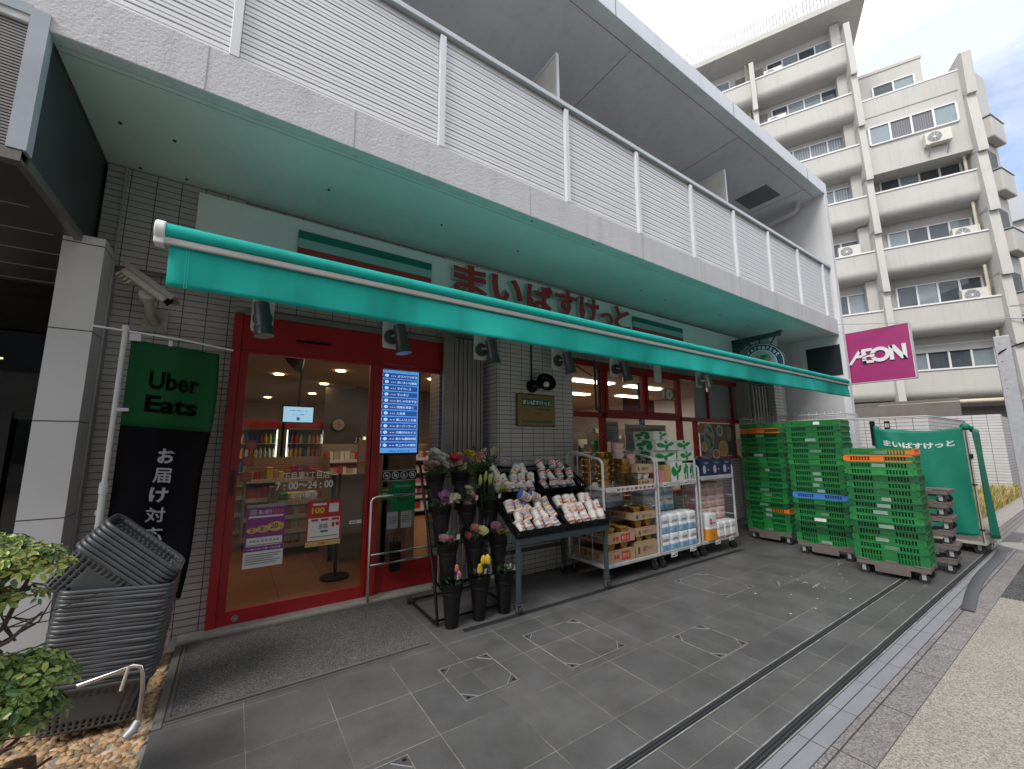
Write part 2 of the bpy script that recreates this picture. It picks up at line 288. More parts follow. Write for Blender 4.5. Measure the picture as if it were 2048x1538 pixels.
def text_geo(s, bold=0., ext=0., shear=0.):
    k = (s, bold, ext, shear)
    if k in _tc: return _tc[k]
    if bold > .009 and not ext and any('\u4e00' <= ch <= '\u9fff' for ch in s):   # strokes too dense to offset: overlay shifted copies
        vs0, fs0, x0, x1, y0, y1 = text_geo(s, 0., 0., shear); vs = []; fs = []; d = bold*.55
        for j, (dx, dy) in enumerate(((-d, 0), (d, 0), (0, -d), (0, d))):
            fs += [tuple(i+len(vs) for i in f) for f in fs0]; vs += [Vector((v.x+dx, v.y+dy, j+1.)) for v in vs0]
        _tc[k] = (vs, fs, x0-d, x1+d, y0-d, y1+d); return _tc[k]
    cu = bpy.data.curves.new('t', 'FONT'); cu.body = s; cu.size = 1; cu.extrude = ext; cu.offset = bold; cu.resolution_u = 3; cu.shear = shear
    o = bpy.data.objects.new('t', cu); C.objects.link(o); bpy.context.view_layer.update()
    me = bpy.data.meshes.new_from_object(o.evaluated_get(bpy.context.evaluated_depsgraph_get()))
    vs = [v.co.copy() for v in me.vertices]; fs = [tuple(p.vertices) for p in me.polygons]
    bpy.data.objects.remove(o); bpy.data.curves.remove(cu); bpy.data.meshes.remove(me)
    x0 = min(v.x for v in vs); x1 = max(v.x for v in vs); y0 = min(v.y for v in vs); y1 = max(v.y for v in vs)
    _tc[k] = (vs, fs, x0, x1, y0, y1); return _tc[k]
def text(b, s, o, r, u, w, h, m=0, bold=.02, ext=0., depth=None, shear=0.):
    """lay text s into the w x h rectangle whose lower-left corner is o, right vector r, up vector u"""
    vs, fs, x0, x1, y0, y1 = text_geo(s, bold, 1. if depth else 0., shear)
    o = Vector(o); r = Vector(r); u = Vector(u); nn = r.cross(u)
    b.add([o+r*((v.x-x0)/(x1-x0)*w)+u*((v.y-y0)/(y1-y0)*h)+nn*(v.z*(depth/2 if depth else .00005)) for v in vs], fs, m)
def sheet(name, parent, o, r, u, w, h, base, items, mats, th=.001):
    """flat printed thing: base board plus printed shapes and writing, each layer a hair above the one below"""
    o = Vector(o); r = Vector(r).normalized(); u = Vector(u).normalized(); nn = r.cross(u); b = MB()
    allm = [base]+mats
    b.prism([o-nn*th, o+r*w-nn*th, o+r*w+u*h-nn*th, o+u*h-nn*th], nn*th, 0)
    for i, it in enumerate(items):
        e = nn*(.0006+.00025*i); k = (it[6] if it[0] == 't' else it[-1])+1
        if it[0] == 'r': x0, y0, x1, y1 = it[1:5]; b.q(o+r*x0*w+u*y0*h+e, o+r*x1*w+u*y0*h+e, o+r*x1*w+u*y1*h+e, o+r*x0*w+u*y1*h+e, k)
        elif it[0] == 'c':
            cx, cy, ra_ = it[1:4]; n_ = 24; b.add([o+r*(cx*w+cos(2*pi*j/n_)*ra_*w)+u*(cy*h+sin(2*pi*j/n_)*ra_*w*(it[4] if len(it) > 5 else 1))+e for j in range(n_)], [tuple(range(n_))], k)
        elif it[0] == 'p': b.add([o+r*x*w+u*y*h+e for x, y in it[1]], [tuple(range(len(it[1])))], k)
        elif it[0] == 't': text(b, it[1], o+r*it[2]*w+u*it[3]*h+e, r, u, it[4]*w, it[5]*h, k, bold=it[7] if len(it) > 7 else .01)
    return obj(name, b, allm, parent)
def caster(parent, x, y, z, r=.04, mm=None):
    b = MB(); b.cy((x-.016, y, z+r), (x+.016, y, z+r), r, n=18)
    o = obj('caster', b, blackr, parent, smooth=True)
    b = MB(); b.bx(x-.022, x-.018, y-.014, y+.018, z+r*.8, z+r*2.2); b.bx(x+.018, x+.022, y-.014, y+.018, z+r*.8, z+r*2.2); b.bx(x-.026, x+.026, y-.022, y+.026, z+r*2.2, z+r*2.35); b.cy((x-.024, y, z+r), (x+.024, y, z+r), .008, n=8)
    obj('fork', b, mm or steel, o)
    return o
RX, UZ = Vector((1, 0, 0)), Vector((0, 0, 1))
# ================= SETTING =================
WDK = M('window_dark', (.05, .055, .06), .2)
def sheetxy(name, x0, x1, y0, y1, z, m, sub=1):
    b = MB(); b.grid(lambda u, v: (x0+(x1-x0)*u, y0+(y1-y0)*v, z), sub, sub); return struct(obj(name, b, m))
sheetxy('ground', -250, 250, -200, 300, -.03, M('bounce_ground', (.26, .25, .24), .9, var=.15, vs=.6))  # ground colour made paler to bounce light up to the balcony ceiling
b = MB(); b.bx(-.24, 10.3, .932, 4.35, -.12, 0); struct(obj('pavement', b, pave))
b = MB(); b.bx(-.24, 6.6, .932, 1.052, .001, .004); b.bx(6.6, 8.38, .932, 1.052, .001, .004); struct(obj('kerb_stones', b, kerbst))
b = MB(); b.bx(-1.5, 14, .772, .932, -.1, -.004); struct(obj('granite_kerb', b, granite))
b = MB(); b.bx(-12, 6.0, -9, .772, -.1, -.012); struct(obj('road_aggregate', b, aggr))
b = MB(); b.bx(6.003, 40, -6, .772, -.1, -.014); struct(obj('road_asphalt', b, asph))
b = MB(); b.bx(-3.5, -.245, 1.5, 4.2, -.2, -.06); struct(obj('soil_bed', b, M('soil', (.26, .17, .09), .95, var=.3, vs=20, bump=.6)))
# drain slots in the pavement
drkm = M('drain_dark', (.04, .042, .046), .6); drkw = M('drain_worn', (.27, .27, .255), .6, var=.5, vs=8)
def drain(name, label, x0, x1, y, w, nb):
    t = thing(name, label, 'drain', (x0, y, 0)); b = MB()
    b.bx(0, x1-x0, -w/2, w/2, .0005, .0015); obj('channel', b, dark, t)
    for i in range(nb+1):
        yy = -w/2+w*i/nb; b = MB(); b.bx(0, x1-x0, yy-.003, yy+.003, .0015, .006); obj('slat', b, drkm if nb == 1 else (drkw if i in (0, nb) else drkm), t)
    return t
drain('slot_drain', 'black slot drain running along the front of the display racks', 1.57, 5.78, 2.99, .045, 1)
drain('linear_drain', 'long slot drain with metal slats across the middle of the paving', -.24, 8.3, 1.405, .05, 3)
drain('kerb_drain', 'slot drain with metal slats beside the light kerb stones', -.24, 8.38, 1.085, .052, 3)
b = MB()
for i in range(8): pass
# entrance mat
t = thing('entrance_mat', 'speckled grey entrance mat in front of the red glass door', 'mat', (-.19, 2.945, 0))
b = MB(); b.bx(.02, 1.44, .02, .99, .001, .010); obj('pile', b, mat_m, t)
b = MB(); b.bx(0, .018, 0, 1.01, .001, .012); b.bx(1.442, 1.46, 0, 1.01, .001, .012); b.bx(.018, 1.442, 0, .018, .001, .012); b.bx(.018, 1.442, .992, 1.01, .001, .012); obj('border', b, M('mat_border', (.15, .145, .14), .5, metal=.3), t)
b = MB(); b.bx(-.24, 1.9, 3.962, 4.10, .001, .030); struct(obj('door_step', b, concrete, bev=.006))
b = MB(); b.bx(-.24, -.20, 2.9, 3.96, .001, .006); b.bx(-.20, 1.30, 2.925, 2.932, .001, .004); struct(obj('mat_surround', b, M('mortar', (.14, .13, .115), .9)))
# manhole covers
def manhole(x0, x1, y0, y1, label, tri=(0, 1, 2, 3)):
    t = thing('manhole_cover', label, 'manhole cover', (x0, y0, 0), group='tiled manhole covers in the paving'); w, h = x1-x0, y1-y0
    b = MB(); e = .006
    b.bx(0, w, 0, e, .0008, .004); b.bx(0, w, h-e, h, .0008, .004); b.bx(0, e, e, h-e, .0008, .004); b.bx(w-e, w, e, h-e, .0008, .004)
    obj('rim', b, M('worn_rim', (.22, .205, .18), .7, var=.5, vs=14), t)
    for k in tri:
        cx, cy = ((0, 0), (w, 0), (w, h), (0, h))[k]; sx, sy = ((1, 1), (-1, 1), (-1, -1), (1, -1))[k]
        b = MB(); pts = [(cx+sx*.008, cy+sy*.008, .0008), (cx+sx*.075, cy+sy*.008, .0008), (cx+sx*.008, cy+sy*.075, .0008)]
        if sx*sy < 0: pts.reverse()
        b.prism(pts, (0, 0, .002)); b.cy((cx+sx*.026, cy+sy*.026, .003), (cx+sx*.026, cy+sy*.026, .0036), .010, n=12, m=1)
        e1 = Vector((cx+sx*.084, cy+sy*.008, .001)); e2 = Vector((cx+sx*.008, cy+sy*.084, .001)); b.tube([e1, e2], .0025, n=4, m=2)
        obj('corner_plate', b, [M('plate', (.07, .07, .075), .6), black, galv], t)
manhole(1.18, 1.545, 2.21, 2.60, 'small square manhole cover nearest the flower stand buckets')
manhole(1.89, 2.41, 2.12, 2.668, 'large manhole cover with cross joint in front of the cup display')
manhole(2.79, 3.15, 1.647, 2.02, 'worn manhole cover just behind the long middle drain')
manhole(3.9, 4.4, 2.197, 2.75, 'large manhole cover in front of the tissue trolleys')
manhole(.36, .775, 1.64, 2.02, 'manhole cover cut by the lower edge of the photo')
# rubber ramp lying over the kerb
b = MB()
def rampf(u, v):
    x = 5.25+3.1*u; yc = .895+.115*u+.035*sin(u*5.2-.6)*(1-u*.5); a = pi*v
    return (x, yc+.043*cos(a)*(1.0+.2*u), .002+.014*sin(a))
b.grid(rampf, 40, 8); b.grid(lambda u, v: (rampf(u, v)[0], rampf(u, v)[1], .0005), 40, 8)
b.add([rampf(0, j/8) for j in range(9)], [tuple(range(9))]); b.add([rampf(1, j/8) for j in range(9)], [tuple(reversed(range(9)))])
tag(obj('rubber_ramp', b, M('worn_rubber', (.085, .085, .095), .6, var=.2, vs=12), smooth='all'), 'wavy dark rubber ramp strip lying along the kerb edge', 'ramp')
# fallen petals and leaves
b = MB(); rr = random.Random(3)
for i in range(26):
    x = rr.gauss(5.0, .55); y = rr.gauss(1.9, .18); a = rr.random()*6.28; s_ = rr.uniform(.006, .014); b.prism([(x+cos(a+k*1.57)*s_, y+sin(a+k*1.57)*s_*.6, .001) for k in range(4)], (0, 0, .001))
tag(obj('litter', b, M('petal', (.6, .55, .42), .8)), 'scattered pale petals on the paving before the crate stacks', 'litter', kind='stuff')
for i, (px, py, pr) in enumerate([(4.95, 1.86, 0), (4.7, 2.1, .5), (6.0, 2.0, .3)]):
    b = MB(); b.prism([(px+cos(pr)*.09-.0*i, py+sin(pr)*.09, .001), (px, py+.008, .001), (px-cos(pr)*.09, py-sin(pr)*.09, .001), (px, py-.008, .001)], (0, 0, .002)); struct(obj('paving_mark', b, concrete))
# gravel
def gravel():
    import numpy as np
    bm = bmesh.new(); bmesh.ops.create_icosphere(bm, subdivisions=2, radius=1); base = np.array([v.co[:] for v in bm.verts]); fc = np.array([[v.index for v in f.verts] for f in bm.faces]); bm.free()
    rs = np.random.RandomState(5); n = 6200; V = []; F = []; k = len(base)
    for i in range(n):
        x = -.265-rs.rand()*.85; y = 2.1+rs.rand()*1.85; sc = rs.uniform(.010, .022)*np.array([1.25, .85, .6]); a = rs.rand()*6.28
        p = base*(1+rs.uniform(-.12, .12, base.shape))*sc; ca, sa = cos(a), sin(a)
        p = np.stack([p[:, 0]*ca-p[:, 1]*sa, p[:, 0]*sa+p[:, 1]*ca, p[:, 2]+p[:, 0]*rs.uniform(-.3, .3)], 1)+[x, y, -.045+rs.rand()*.02]
        V.append(p); F.append(fc+i*k)
    me = bpy.data.meshes.new('gravel'); V = np.concatenate(V); F = np.concatenate(F)
    me.from_pydata(V.tolist(), [], F.tolist()); me.polygons.foreach_set('use_smooth', [True]*len(F)); mi = np.repeat(rs.choice([0, 0, 0, 1, 1, 2, 3], n), len(fc)); 
    for m in (M('pebble_tan', (.52, .34, .185), .7, var=.25, vs=25), M('pebble_ochre', (.42, .26, .13), .75, var=.25, vs=25), M('pebble_pale', (.60, .46, .31), .7, var=.2, vs=25), M('pebble_dark', (.26, .17, .105), .8, var=.2)): me.materials.append(m)
    me.polygons.foreach_set('material_index', mi.tolist()); me.update()
    o = bpy.data.objects.new('gravel', me); C.objects.link(o); tag(o, 'bed of rounded tan pebbles at the left of the paving', 'gravel', kind='stuff')
gravel()

# plain unseen buildings across the road, added to block horizon light under the awning
b = MB()
for i, (x0, x1, h) in enumerate(((-40, -22, 9), (-21.5, -8, 12), (-7.5, 7, 10.5), (7.6, 19, 13), (19.5, 34, 9), (35, 60, 12))):
    b.bx(x0, x1, -19, -9.5, -.1, h)
    for fl in range(int(h//3)):
        for k in range(int((x1-x0)//2.4)): xx = x0+.7+k*2.4; b.bx(xx, xx+1.5, -9.5, -9.46, .9+fl*3, 2.3+fl*3, 1)
struct(obj('sky_blocking_row', b, [M('sky_blocking_wall', (.30, .285, .27), .8, var=.1), WDK]))
# ================= STORE BUILDING =================
B = thing('store_building', 'long white store building with tiled ground floor and louvred balcony above', 'building', (0, 4.2, 0))
def P_(name, b, m, **k):   # part of the building given in world coordinates
    o = obj(name, b, m, B, **k); o.location = (0, -4.2, 0); return o
b = MB()
b.bx(-.98, -.085, 4.19, 4.45, -.1, 2.80); b.bx(-.98, -.085, 4.12, 4.45, 2.80, 3.614)            # left of door, upper band stands proud
b.bx(-.085, 1.86, 4.15, 4.45, 2.545, 3.614); b.bx(1.86, 3.70, 4.12, 4.45, 2.60, 3.614); b.bx(1.86, 2.46, 4.20, 4.45, 0, 2.60)
b.bx(3.70, 8.70, 4.16, 4.45, 2.62, 3.614); b.bx(3.64, 6.74, 4.16, 4.45, -.1, .60); b.bx(6.74, 8.70, 4.16, 4.45, -.1, 1.18)
b.bx(8.70, 10.15, 4.19, 4.45, -.1, 3.614); P_('tiled_wall', b, tile_wall)
b = MB(); b.bx(2.395, 3.525, 3.81, 4.2, -.1, 3.05); b.bx(2.46, 3.64, 4.14, 4.45, -.1, 3.1); P_('tiled_pillar', b, tile_pil)
b = MB(); b.bx(9.0, 9.35, 3.75, 4.19, 0, 3.614); P_('tiled_column', b, tile_low)
b = MB(); b.bx(-.99, 10.15, 3.045, 4.6, 3.618, 3.66); b.bx(-.99, 10.15, 3.003, 3.04, 3.616, 3.66); P_('soffit', b, soffit_m)
b = MB()
for x, y in [(-.82, 3.55), (-.53, 3.555), (.506, 3.55), (2.52, 3.57), (1.555, 3.535), (2.27, 2.97), (-.5, 4.05), (3.12, 2.97), (4.70, 3.57), (5.33, 3.62), (6.78, 3.555), (7.8, 3.6), (7.79, 4.1), (-.79, 4.08)]:
    b.cy((x, y, 3.619), (x, y, 3.611), .011, n=10)
P_('soffit_screw', b, dark)
b = MB(); b.bx(-.99, 10.15, 3.041, 3.044, 3.6155, 3.619)
P_('soffit_joint', b, seam)
b = MB(); b.bx(-6, 10.15, 2.908, 3.0, 3.614, 3.94); b.bx(-6, 10.15, 3.0, 6, 3.67, 3.93); P_('balcony_slab', b, slab_m, bev=.006)
b = MB()
for x in (-.33, .56, 2.2, 3.9, 5.15, 6.2, 7.4, 8.6, 9.6): b.bx(x, x+.004, 2.9045, 2.9078, 3.625, 3.93)
P_('slab_joint', b, M('joint_grey', (.42, .41, .41), .8, var=.1))  # slab joints drawn as thin darker strips
b = MB(); b.bx(10.15, 10.30, 2.85, 8, 0, 6.75); P_('end_wall', b, slabs_m, bev=.006)
b = MB(); b.bx(-6, 10.3, 2.85, 8, 6.75, 7.03); P_('roof_slab', b, M('roof_slab_paint', (.78, .82, .88), .6, var=.07, vs=1.2, stain=.08), bev=.008)
b = MB(); b.bx(-6, 10.14, 3.035, 3.041, 6.745, 6.752)
for x in (-2, 1.2, 4.07, 6.915, 9.6): b.bx(x, x+.006, 3.05, 5.2, 6.745, 6.752)
P_('ceiling_joint', b, seam)
b = MB()
for x in (-2.2, .5, 3.55, 6.4, 9.3): b.bx(x, x+.008, 2.846, 2.852, 6.76, 7.02)
P_('fascia_joint', b, seam)
b = MB(); b.bx(-6, 10.15, 5.2, 5.4, 3.93, 6.75); P_('upper_wall', b, white)
for i, x in enumerate((-3.2, .2, 4.1, 7.6)):
    b = MB(); b.bx(x, x+1.8, 5.14, 5.2, 3.98, 6.2, 0); b.bx(x+.06, x+.86, 5.12, 5.14, 4.05, 6.12, 1); b.bx(x+.94, x+1.74, 5.12, 5.14, 4.05, 6.12, 1); P_('balcony_window', b, [alu, glassd])
# white corner column, low curb
b = MB(); b.bx(-1.085, -.875, 3.87, 4.3, -.06, 2.89); P_('corner_column', b, tile_wht)
b = MB(); b.bx(-.874, -.862, 4.1, 4.19, -.06, 3.6); P_('downpipe', b, galv)
# balcony louvred balustrade
posts = [-3.1, -1.66, -.2, 1.265, 2.72, 3.89, 5.06, 6.22, 7.36, 8.53, 9.72]
BL = thing('balcony_balustrade', 'white louvred balustrade of the balcony between slim posts', 'railing', (0, 2.95, 3.94))
for x in posts: b = MB(); b.bx(x-.028, x+.028, -.045, .0, .0, 1.10); obj('post', b, alu, BL, bev=.004)
b = MB(); b.bx(-3.3, 10.14, -.05, .03, 1.12, 1.185); obj('handrail', b, alud, BL, bev=.01)
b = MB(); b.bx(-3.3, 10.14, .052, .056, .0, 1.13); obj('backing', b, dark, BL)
ss = [-3.3]+posts+[10.14]
for k in range(len(ss)-1):
    b = MB(); x0, x1 = ss[k]+.03, ss[k+1]-.03
    for j in range(15):
        z = .012+j*.0745
        b.prism([(x0, .0, z), (x0, -.006, z+.003), (x0, -.0045, z+.024), (x0, -.002, z+.029), (x0, -.0055, z+.034), (x0, -.004, z+.060), (x0, .000, z+.0705), (x0, .05, z+.068), (x0, .05, z+.002)], (x1-x0, 0, 0))
    obj('louvre_panel', b, alu, BL)
b = MB(); b.bx(8.75, 9.4, 3.4, 4.05, 6.74, 6.748); tag(obj('ceiling_hatch', b, M('hatch_grey', (.19, .20, .21), .6)), 'dark square hatch in the balcony ceiling', 'hatch')
b = MB(); b.tube([(10.0, 4.9, 6.42), (10.0, 3.55, 6.52), (10.0, 3.42, 6.53), (10.0, 3.34, 6.58), (10.0, 3.31, 6.66), (10.0, 3.31, 6.75)], .055, n=14); b.cy((10.0, 3.56, 6.52), (10.0, 3.53, 6.52), .062); tag(obj('drain_pipe', b, slabs_m, smooth=True), 'white drain pipe bending up into the balcony ceiling', 'pipe')
for x, l in ((2.96, 'white balcony partition nearer the left, rising behind the louvres'), (6.87, 'white balcony partition nearer the right end of the balcony')):
    t = thing('balcony_partition', l, 'partition', (x, 3.3, 3.95), group='balcony partitions')
    b = MB(); b.bx(-.012, .012, .03, 1.87, .05, 2.28); obj('panel', b, M('partition_cream', (.62, .62, .58), .6), t)
    b = MB(); b.bx(-.02, .02, 0, .03, 0, 2.31); b.bx(-.02, .02, .03, 1.87, 2.28, 2.31); obj('frame', b, alu, t)
# interior shell
b = MB(); b.bx(-1.2, 11, 4.45, 13.5, -.02, .012); P_('shop_floor', b, shopfl)
b = MB(); b.bx(-1.2, 11, 4.46, 13.5, 2.66, 2.7); P_('shop_ceiling', b, ceil_m)
b = MB(); b.bx(-.3, 11, 13.3, 13.5, 0, 2.66); b.bx(-.5, -.3, 4.46, 13.5, 0, 2.66); b.bx(10.9, 11, 4.46, 13.3, 0, 2.66); P_('shop_wall', b, creamw)
b = MB(); b.bx(-6, 10.3, 13.5, 13.7, 0, 7); b.bx(-6, 10.3, 8, 13.7, 6.9, 7.03); b.bx(10.3, 10.4, 8, 13.7, 0, 7); P_('rear_wall', b, slabs_m)
# sign board over the awning
SB = thing('shop_sign', 'white fascia board with large red shop name letters above the awning', 'sign', (0, 4.1, 3.3))
b = MB(); b.bx(-.41, 8.3, -.05, .045, -.3, .235); obj('board', b, white, SB, bev=.004)
def lx(b, s, x, w, z, h): x = x*.958; w *= .96; z = z-.045; h *= .96; text(b, s, (x, -.13, z), RX, UZ, w, h, 1, bold=.03, depth=.016); text(b, s, (x-.004, -.09, z-.004), RX, UZ, w+.008, h+.008, 0, bold=.045, depth=.075)
for s_, x, w, z, h in (('ま', 1.99, .46, -.13, .38), ('い', 2.52, .47, -.13, .36), ('ば', 3.06, .45, -.13, .38), ('す', 3.56, .41, -.13, .38), ('け', 4.02, .40, -.13, .38), ('っ', 4.45, .27, -.13, .22), ('と', 4.76, .36, -.13, .38)):
    b = MB(); lx(b, s_, x, w, z, h); obj('letter', b, [M('letter_side', (.50, .52, .50), .5, var=.03), redsign], SB)
for x0, x1 in ((.355, 1.72), (5.24, 6.6)):
    for z0, z1, m in ((.055, .135, greensign), (-.035, .055, tealink), (-.10, -.035, redsign)):
        b = MB(); b.bx(x0*.965, x1*.965, -.085, -.052, z0-.02, z1-.022); obj('stripe', b, m, SB)
# ================= LEFT NEIGHBOUR =================
NB = thing('neighbour_building', 'dark glazed neighbouring shopfront with louvred box at the left edge', 'building', (-2, 4.2, 0))
def Q_(name, b, m, **k): o = obj(name, b, m, NB, **k); o.location = (2, -4.2, 0); return o
b = MB(); b.bx(-7, -1.0, 2.96, 5.6, 2.90, 3.61); Q_('canopy_box', b, darkp)
b = MB(); b.bx(-7, -1.0, 2.905, 5.6, 2.86, 2.899); Q_('canopy_soffit', b, M('canopy_under', (.06, .06, .065), .35, var=.1))
b = MB()
for y in (3.5, 3.9, 4.3, 4.7, 5.1): b.bx(-7, -1.14, y, y+.006, 2.856, 2.861)
Q_('soffit_seam', b, alud)
b = MB(); b.bx(-7, -1.0, 2.90, 2.96, 2.84, 2.895); b.bx(-1.03, -.992, 2.97, 4.1, 2.84, 2.895); Q_('edge_trim', b, M('bronze_trim', (.16, .155, .14), .4, metal=.3))
b = MB(); b.bx(-1.055, -.985, 2.895, 2.965, 2.90, 3.70); b.bx(-7, -1.055, 2.90, 2.96, 3.66, 3.72); Q_('louvre_frame', b, M('frame_blue_grey', (.36, .40, .45), .45))
b = MB()
for j in range(44): z = 2.905+j*.0172; b.bx(-7, -1.056, 2.925, 2.945, z, z+.0095)
Q_('louvre', b, M('louvre_metal', (.27, .26, .25), .45, metal=.2)); b = MB(); b.bx(-7, -1.056, 2.948, 2.958, 2.9, 3.7); Q_('louvre_backing', b, dark)
b = MB(); b.bx(-7, -1.09, 5.2, 5.22, 0, 2.86); Q_('glazing', b, glassd)
b = MB(); b.bx(-7, -1.09, 5.16, 5.2, 1.66, 1.72); b.bx(-1.62, -1.56, 5.14, 5.2, 0, 1.72); b.bx(-7, -1.09, 5.15, 5.2, 0, .12); Q_('glazing_bar', b, dark)
b = MB(); b.bx(-7, -1.09, 7.4, 7.5, 0, 2.86); b.bx(-7, -1.0, 4.45, 7.5, -.02, 0); b.bx(-1.1, -.99, 4.3, 7.5, 0, 2.86); b.bx(-7, -1, 5.6, 7.5, 2.86, 2.9); b.bx(-7.2, -7, 4.2, 7.5, 0, 2.86); Q_('interior', b, M('dark_interior', (.03, .028, .026), .8))
b = MB(); b.bx(-2.6, -1.95, 6.0, 6.03, 2.28, 2.295); Q_('lamp_strip', b, warm)
b = MB(); b.bx(-7, -1.0, 3.87, 4.4, -.1, -.02); Q_('plinth', b, concrete)
b = MB(); b.bx(-7, -3.0, -.5, 1.4, -.1, -.01); struct(obj('side_pavement', b, concrete))
# ================= APARTMENT =================
AP = thing('apartment_building', 'tall beige apartment block with long balconies and stepped fins', 'building', (24*.9081, 24*.4187, 0), radians(-65.25))
def A(name, b, m, **k): return obj(name, b, m, AP, **k)
tops = [21.39, 18.55, 15.72, 13.0, 10.2, 7.32, 4.44]
b = MB()
b.bx(-14, 5.75, 1.05, 12, 0, 23.3); b.bx(5.75, 9.62, 1.05, 9, 0, 17.7); b.bx(5.75, 9.35, .28, 1.05, 14.36, 17.6)
b.bx(-14, -6.4, .2, 1.05, 0, 23.3); b.bx(5.75, 8.9, 3.0, 7, 17.7, 21.4); A('wall', b, apt_m)
b = MB(); b.bx(-14, 6.35, -.45, 12, 23.30, 23.62); b.bx(5.7, 8.95, 2.95, 7.05, 21.4, 21.55); A('roof', b, apt_m)
def parapet(x0, x1, top, bot, roomy=.95):
    b = MB(); n = 6; pts = [(x0, 0, top), (x0, .16, top), (x0, .16, bot+.35)]
    pts += [(x0, roomy+.1, bot+.35), (x0, roomy+.1, bot)]
    pts += [(x0, .34, bot)]+[(x0, .34-.34*sin(a_), bot+.34-.34*cos(a_)) for a_ in [pi/2*i/n for i in range(1, n+1)]]
    b.prism(pts, (x1-x0, 0, 0)); A('balcony_parapet', b, apt_m)
    b = MB(); b.bx(x0, x1, -.05, .2, top+.004, top+.07); A('parapet_cap', b, M('cap_white', (.72, .72, .72), .4, var=.03))
bays = [(-6.2, -2.5), (-2.5, 1.24), (1.46, 5.38)]
for i, z in enumerate(tops):
    for x0, x1 in bays: parapet(x0, x1, z, z-1.18)
    if i >= 3: parapet(5.62, 9.02, z, z-1.2)
b = MB(); b.bx(5.62, 9.02, 0, .2, 14.0, 17.9); b.bx(5.62, 9.02, .2, 1.0, 14.0, 14.2); A('end_bay_wall', b, apt_m)
b = MB(); b.bx(5.62, 9.02, -.03, .23, 17.9, 17.97); A('parapet_cap', b, white)
b = MB(); b.bx(5.7, 8.9, -.02, -.002, 16.95, 16.99); A('groove', b, M('groove_dark', (.30, .28, .25), .9))  # groove drawn as a thin darker strip on the wall
# fins: one wedge per storey
def fins(x0, x1, zt, names='fin'):
    ts = [z for z in zt]
    for k, z in enumerate(ts):
        z0 = z-2.1; z1 = z+.78
        b = MB(); b.prism([(x0, .95, z0+.30), (x0, -.42, z0+.02), (x0, -.44, z0), (x0, -.44, z0+.14), (x0, -.24, z1+.2), (x0, .95, z1+.2)], (x1-x0, 0, 0)); A(names, b, apt_m)
fins(5.38, 5.62, tops); fins(1.24, 1.46, tops); fins(-2.6, -2.4, tops)
fins(9.02, 9.32, tops[2:]);
b = MB(); b.prism([(9.02, 1.0, 16.4), (9.02, -.42, 16.4), (9.02, -.5, 18.35), (9.02, -.3, 18.5), (9.02, 1.0, 18.6)], (.3, 0, 0)); A('fin_head', b, apt_m)
b = MB(); b.prism([(9.32, .2, 0), (10.46, 1.84, 0), (10.46, 9.0, 0), (9.32, 9.0, 0)], (0, 0, 18.3)); A('angled_end_wall', b, apt_m)
def EW(s_, o_): return (9.32+.571*s_+.822*o_, .2+.822*s_-.571*o_)
for z in [15.6, 13.05, 10.3, 7.5, 4.6]:   # balconies on the angled end wall
    q4 = [EW(.5, .004), EW(1.85, .004), EW(1.85, .34), EW(.5, .34)]
    b = MB(); b.prism([(x, y, z-1.0) for x, y in q4], (0, 0, 1.0)); A('side_balcony', b, apt_m, bev=.06)
    b = MB(); b.prism([(x, y, z+.003) for x, y in [EW(.45, .004), EW(1.9, .004), EW(1.9, .37), EW(.45, .37)]], (0, 0, .05)); A('parapet_cap', b, alud)
def win(x0, x1, z0, z1, n, y=1.05, styles='dbdb'):
    f = MB(); t_ = .05; f.bx(x0, x1, y-.09, y-.003, z0, z0+t_); f.bx(x0, x1, y-.09, y-.003, z1-t_, z1)
    for i in range(n+1): x = x0+(x1-x0)*i/n; f.bx(x-.035, x+.035, y-.085, y-.004, z0+t_, z1-t_)
    fo = A('window', f, white)
    for i in range(n):
        a0, a1 = x0+(x1-x0)*i/n+.035, x0+(x1-x0)*(i+1)/n-.035; s_ = styles[i % len(styles)]
        g = MB(); g.bx(a0, a1, y-.045, y-.04, z0+t_, z1-t_); obj('pane', g, WG, fo)
        g = MB(); g.bx(a0, a1, y-.02, y-.012, z0+t_, z1-t_); obj('blind_or_dark_room', g, {'d': WD, 'b': WB, 'c': WC, 'p': WP}[s_], fo)  # the dark style is a sheet painted as the unlit room, not a blind
WG = GL('apartment_glass', (.9, .93, .95), 1.3); WD = M('room_dark', (.10, .108, .115), .8, var=.25, vs=2); WB = M('blind_pale', (.40, .43, .43), .7, var=.06)
def strip_mat(name, c, sc):
    m = M(name, c, .8, var=0); t = m.node_tree; n = t.nodes; l = t.links; tcn = n.new('ShaderNodeTexCoord'); w = n.new('ShaderNodeTexWave'); w.wave_type = 'BANDS'; w.bands_direction = 'X'; w.inputs['Scale'].default_value = sc; w.inputs['Distortion'].default_value = 1.5
    l.new(tcn.outputs['Object'], w.inputs[0]); q = n.new('ShaderNodeMapRange'); q.inputs[3].default_value = .55; q.inputs[4].default_value = 1.15; l.new(w.outputs[0], q.inputs[0]); v = n.new('ShaderNodeVectorMath'); v.operation = 'SCALE'; v.inputs[0].default_value = c; l.new(q.outputs[0], v.inputs['Scale']); l.new(v.outputs[0], n['Principled BSDF'].inputs['Base Color']); return m
WC = strip_mat('curtain', (.52, .52, .50), 3.0); WP = strip_mat('curtain_mauve', (.30, .25, .25), 4.0)
hs = [(20.35+1.0, 22.85), (17.5+1.0, 19.95), (14.7+1.0, 17.12), (12.9, 14.27), (10.15, 11.35), (7.3, 8.6), (4.4, 5.74)]
lst = ['dbdb', 'dbbd', 'cccc', 'bcbc', 'dddd', 'dbdb', 'dbdb']
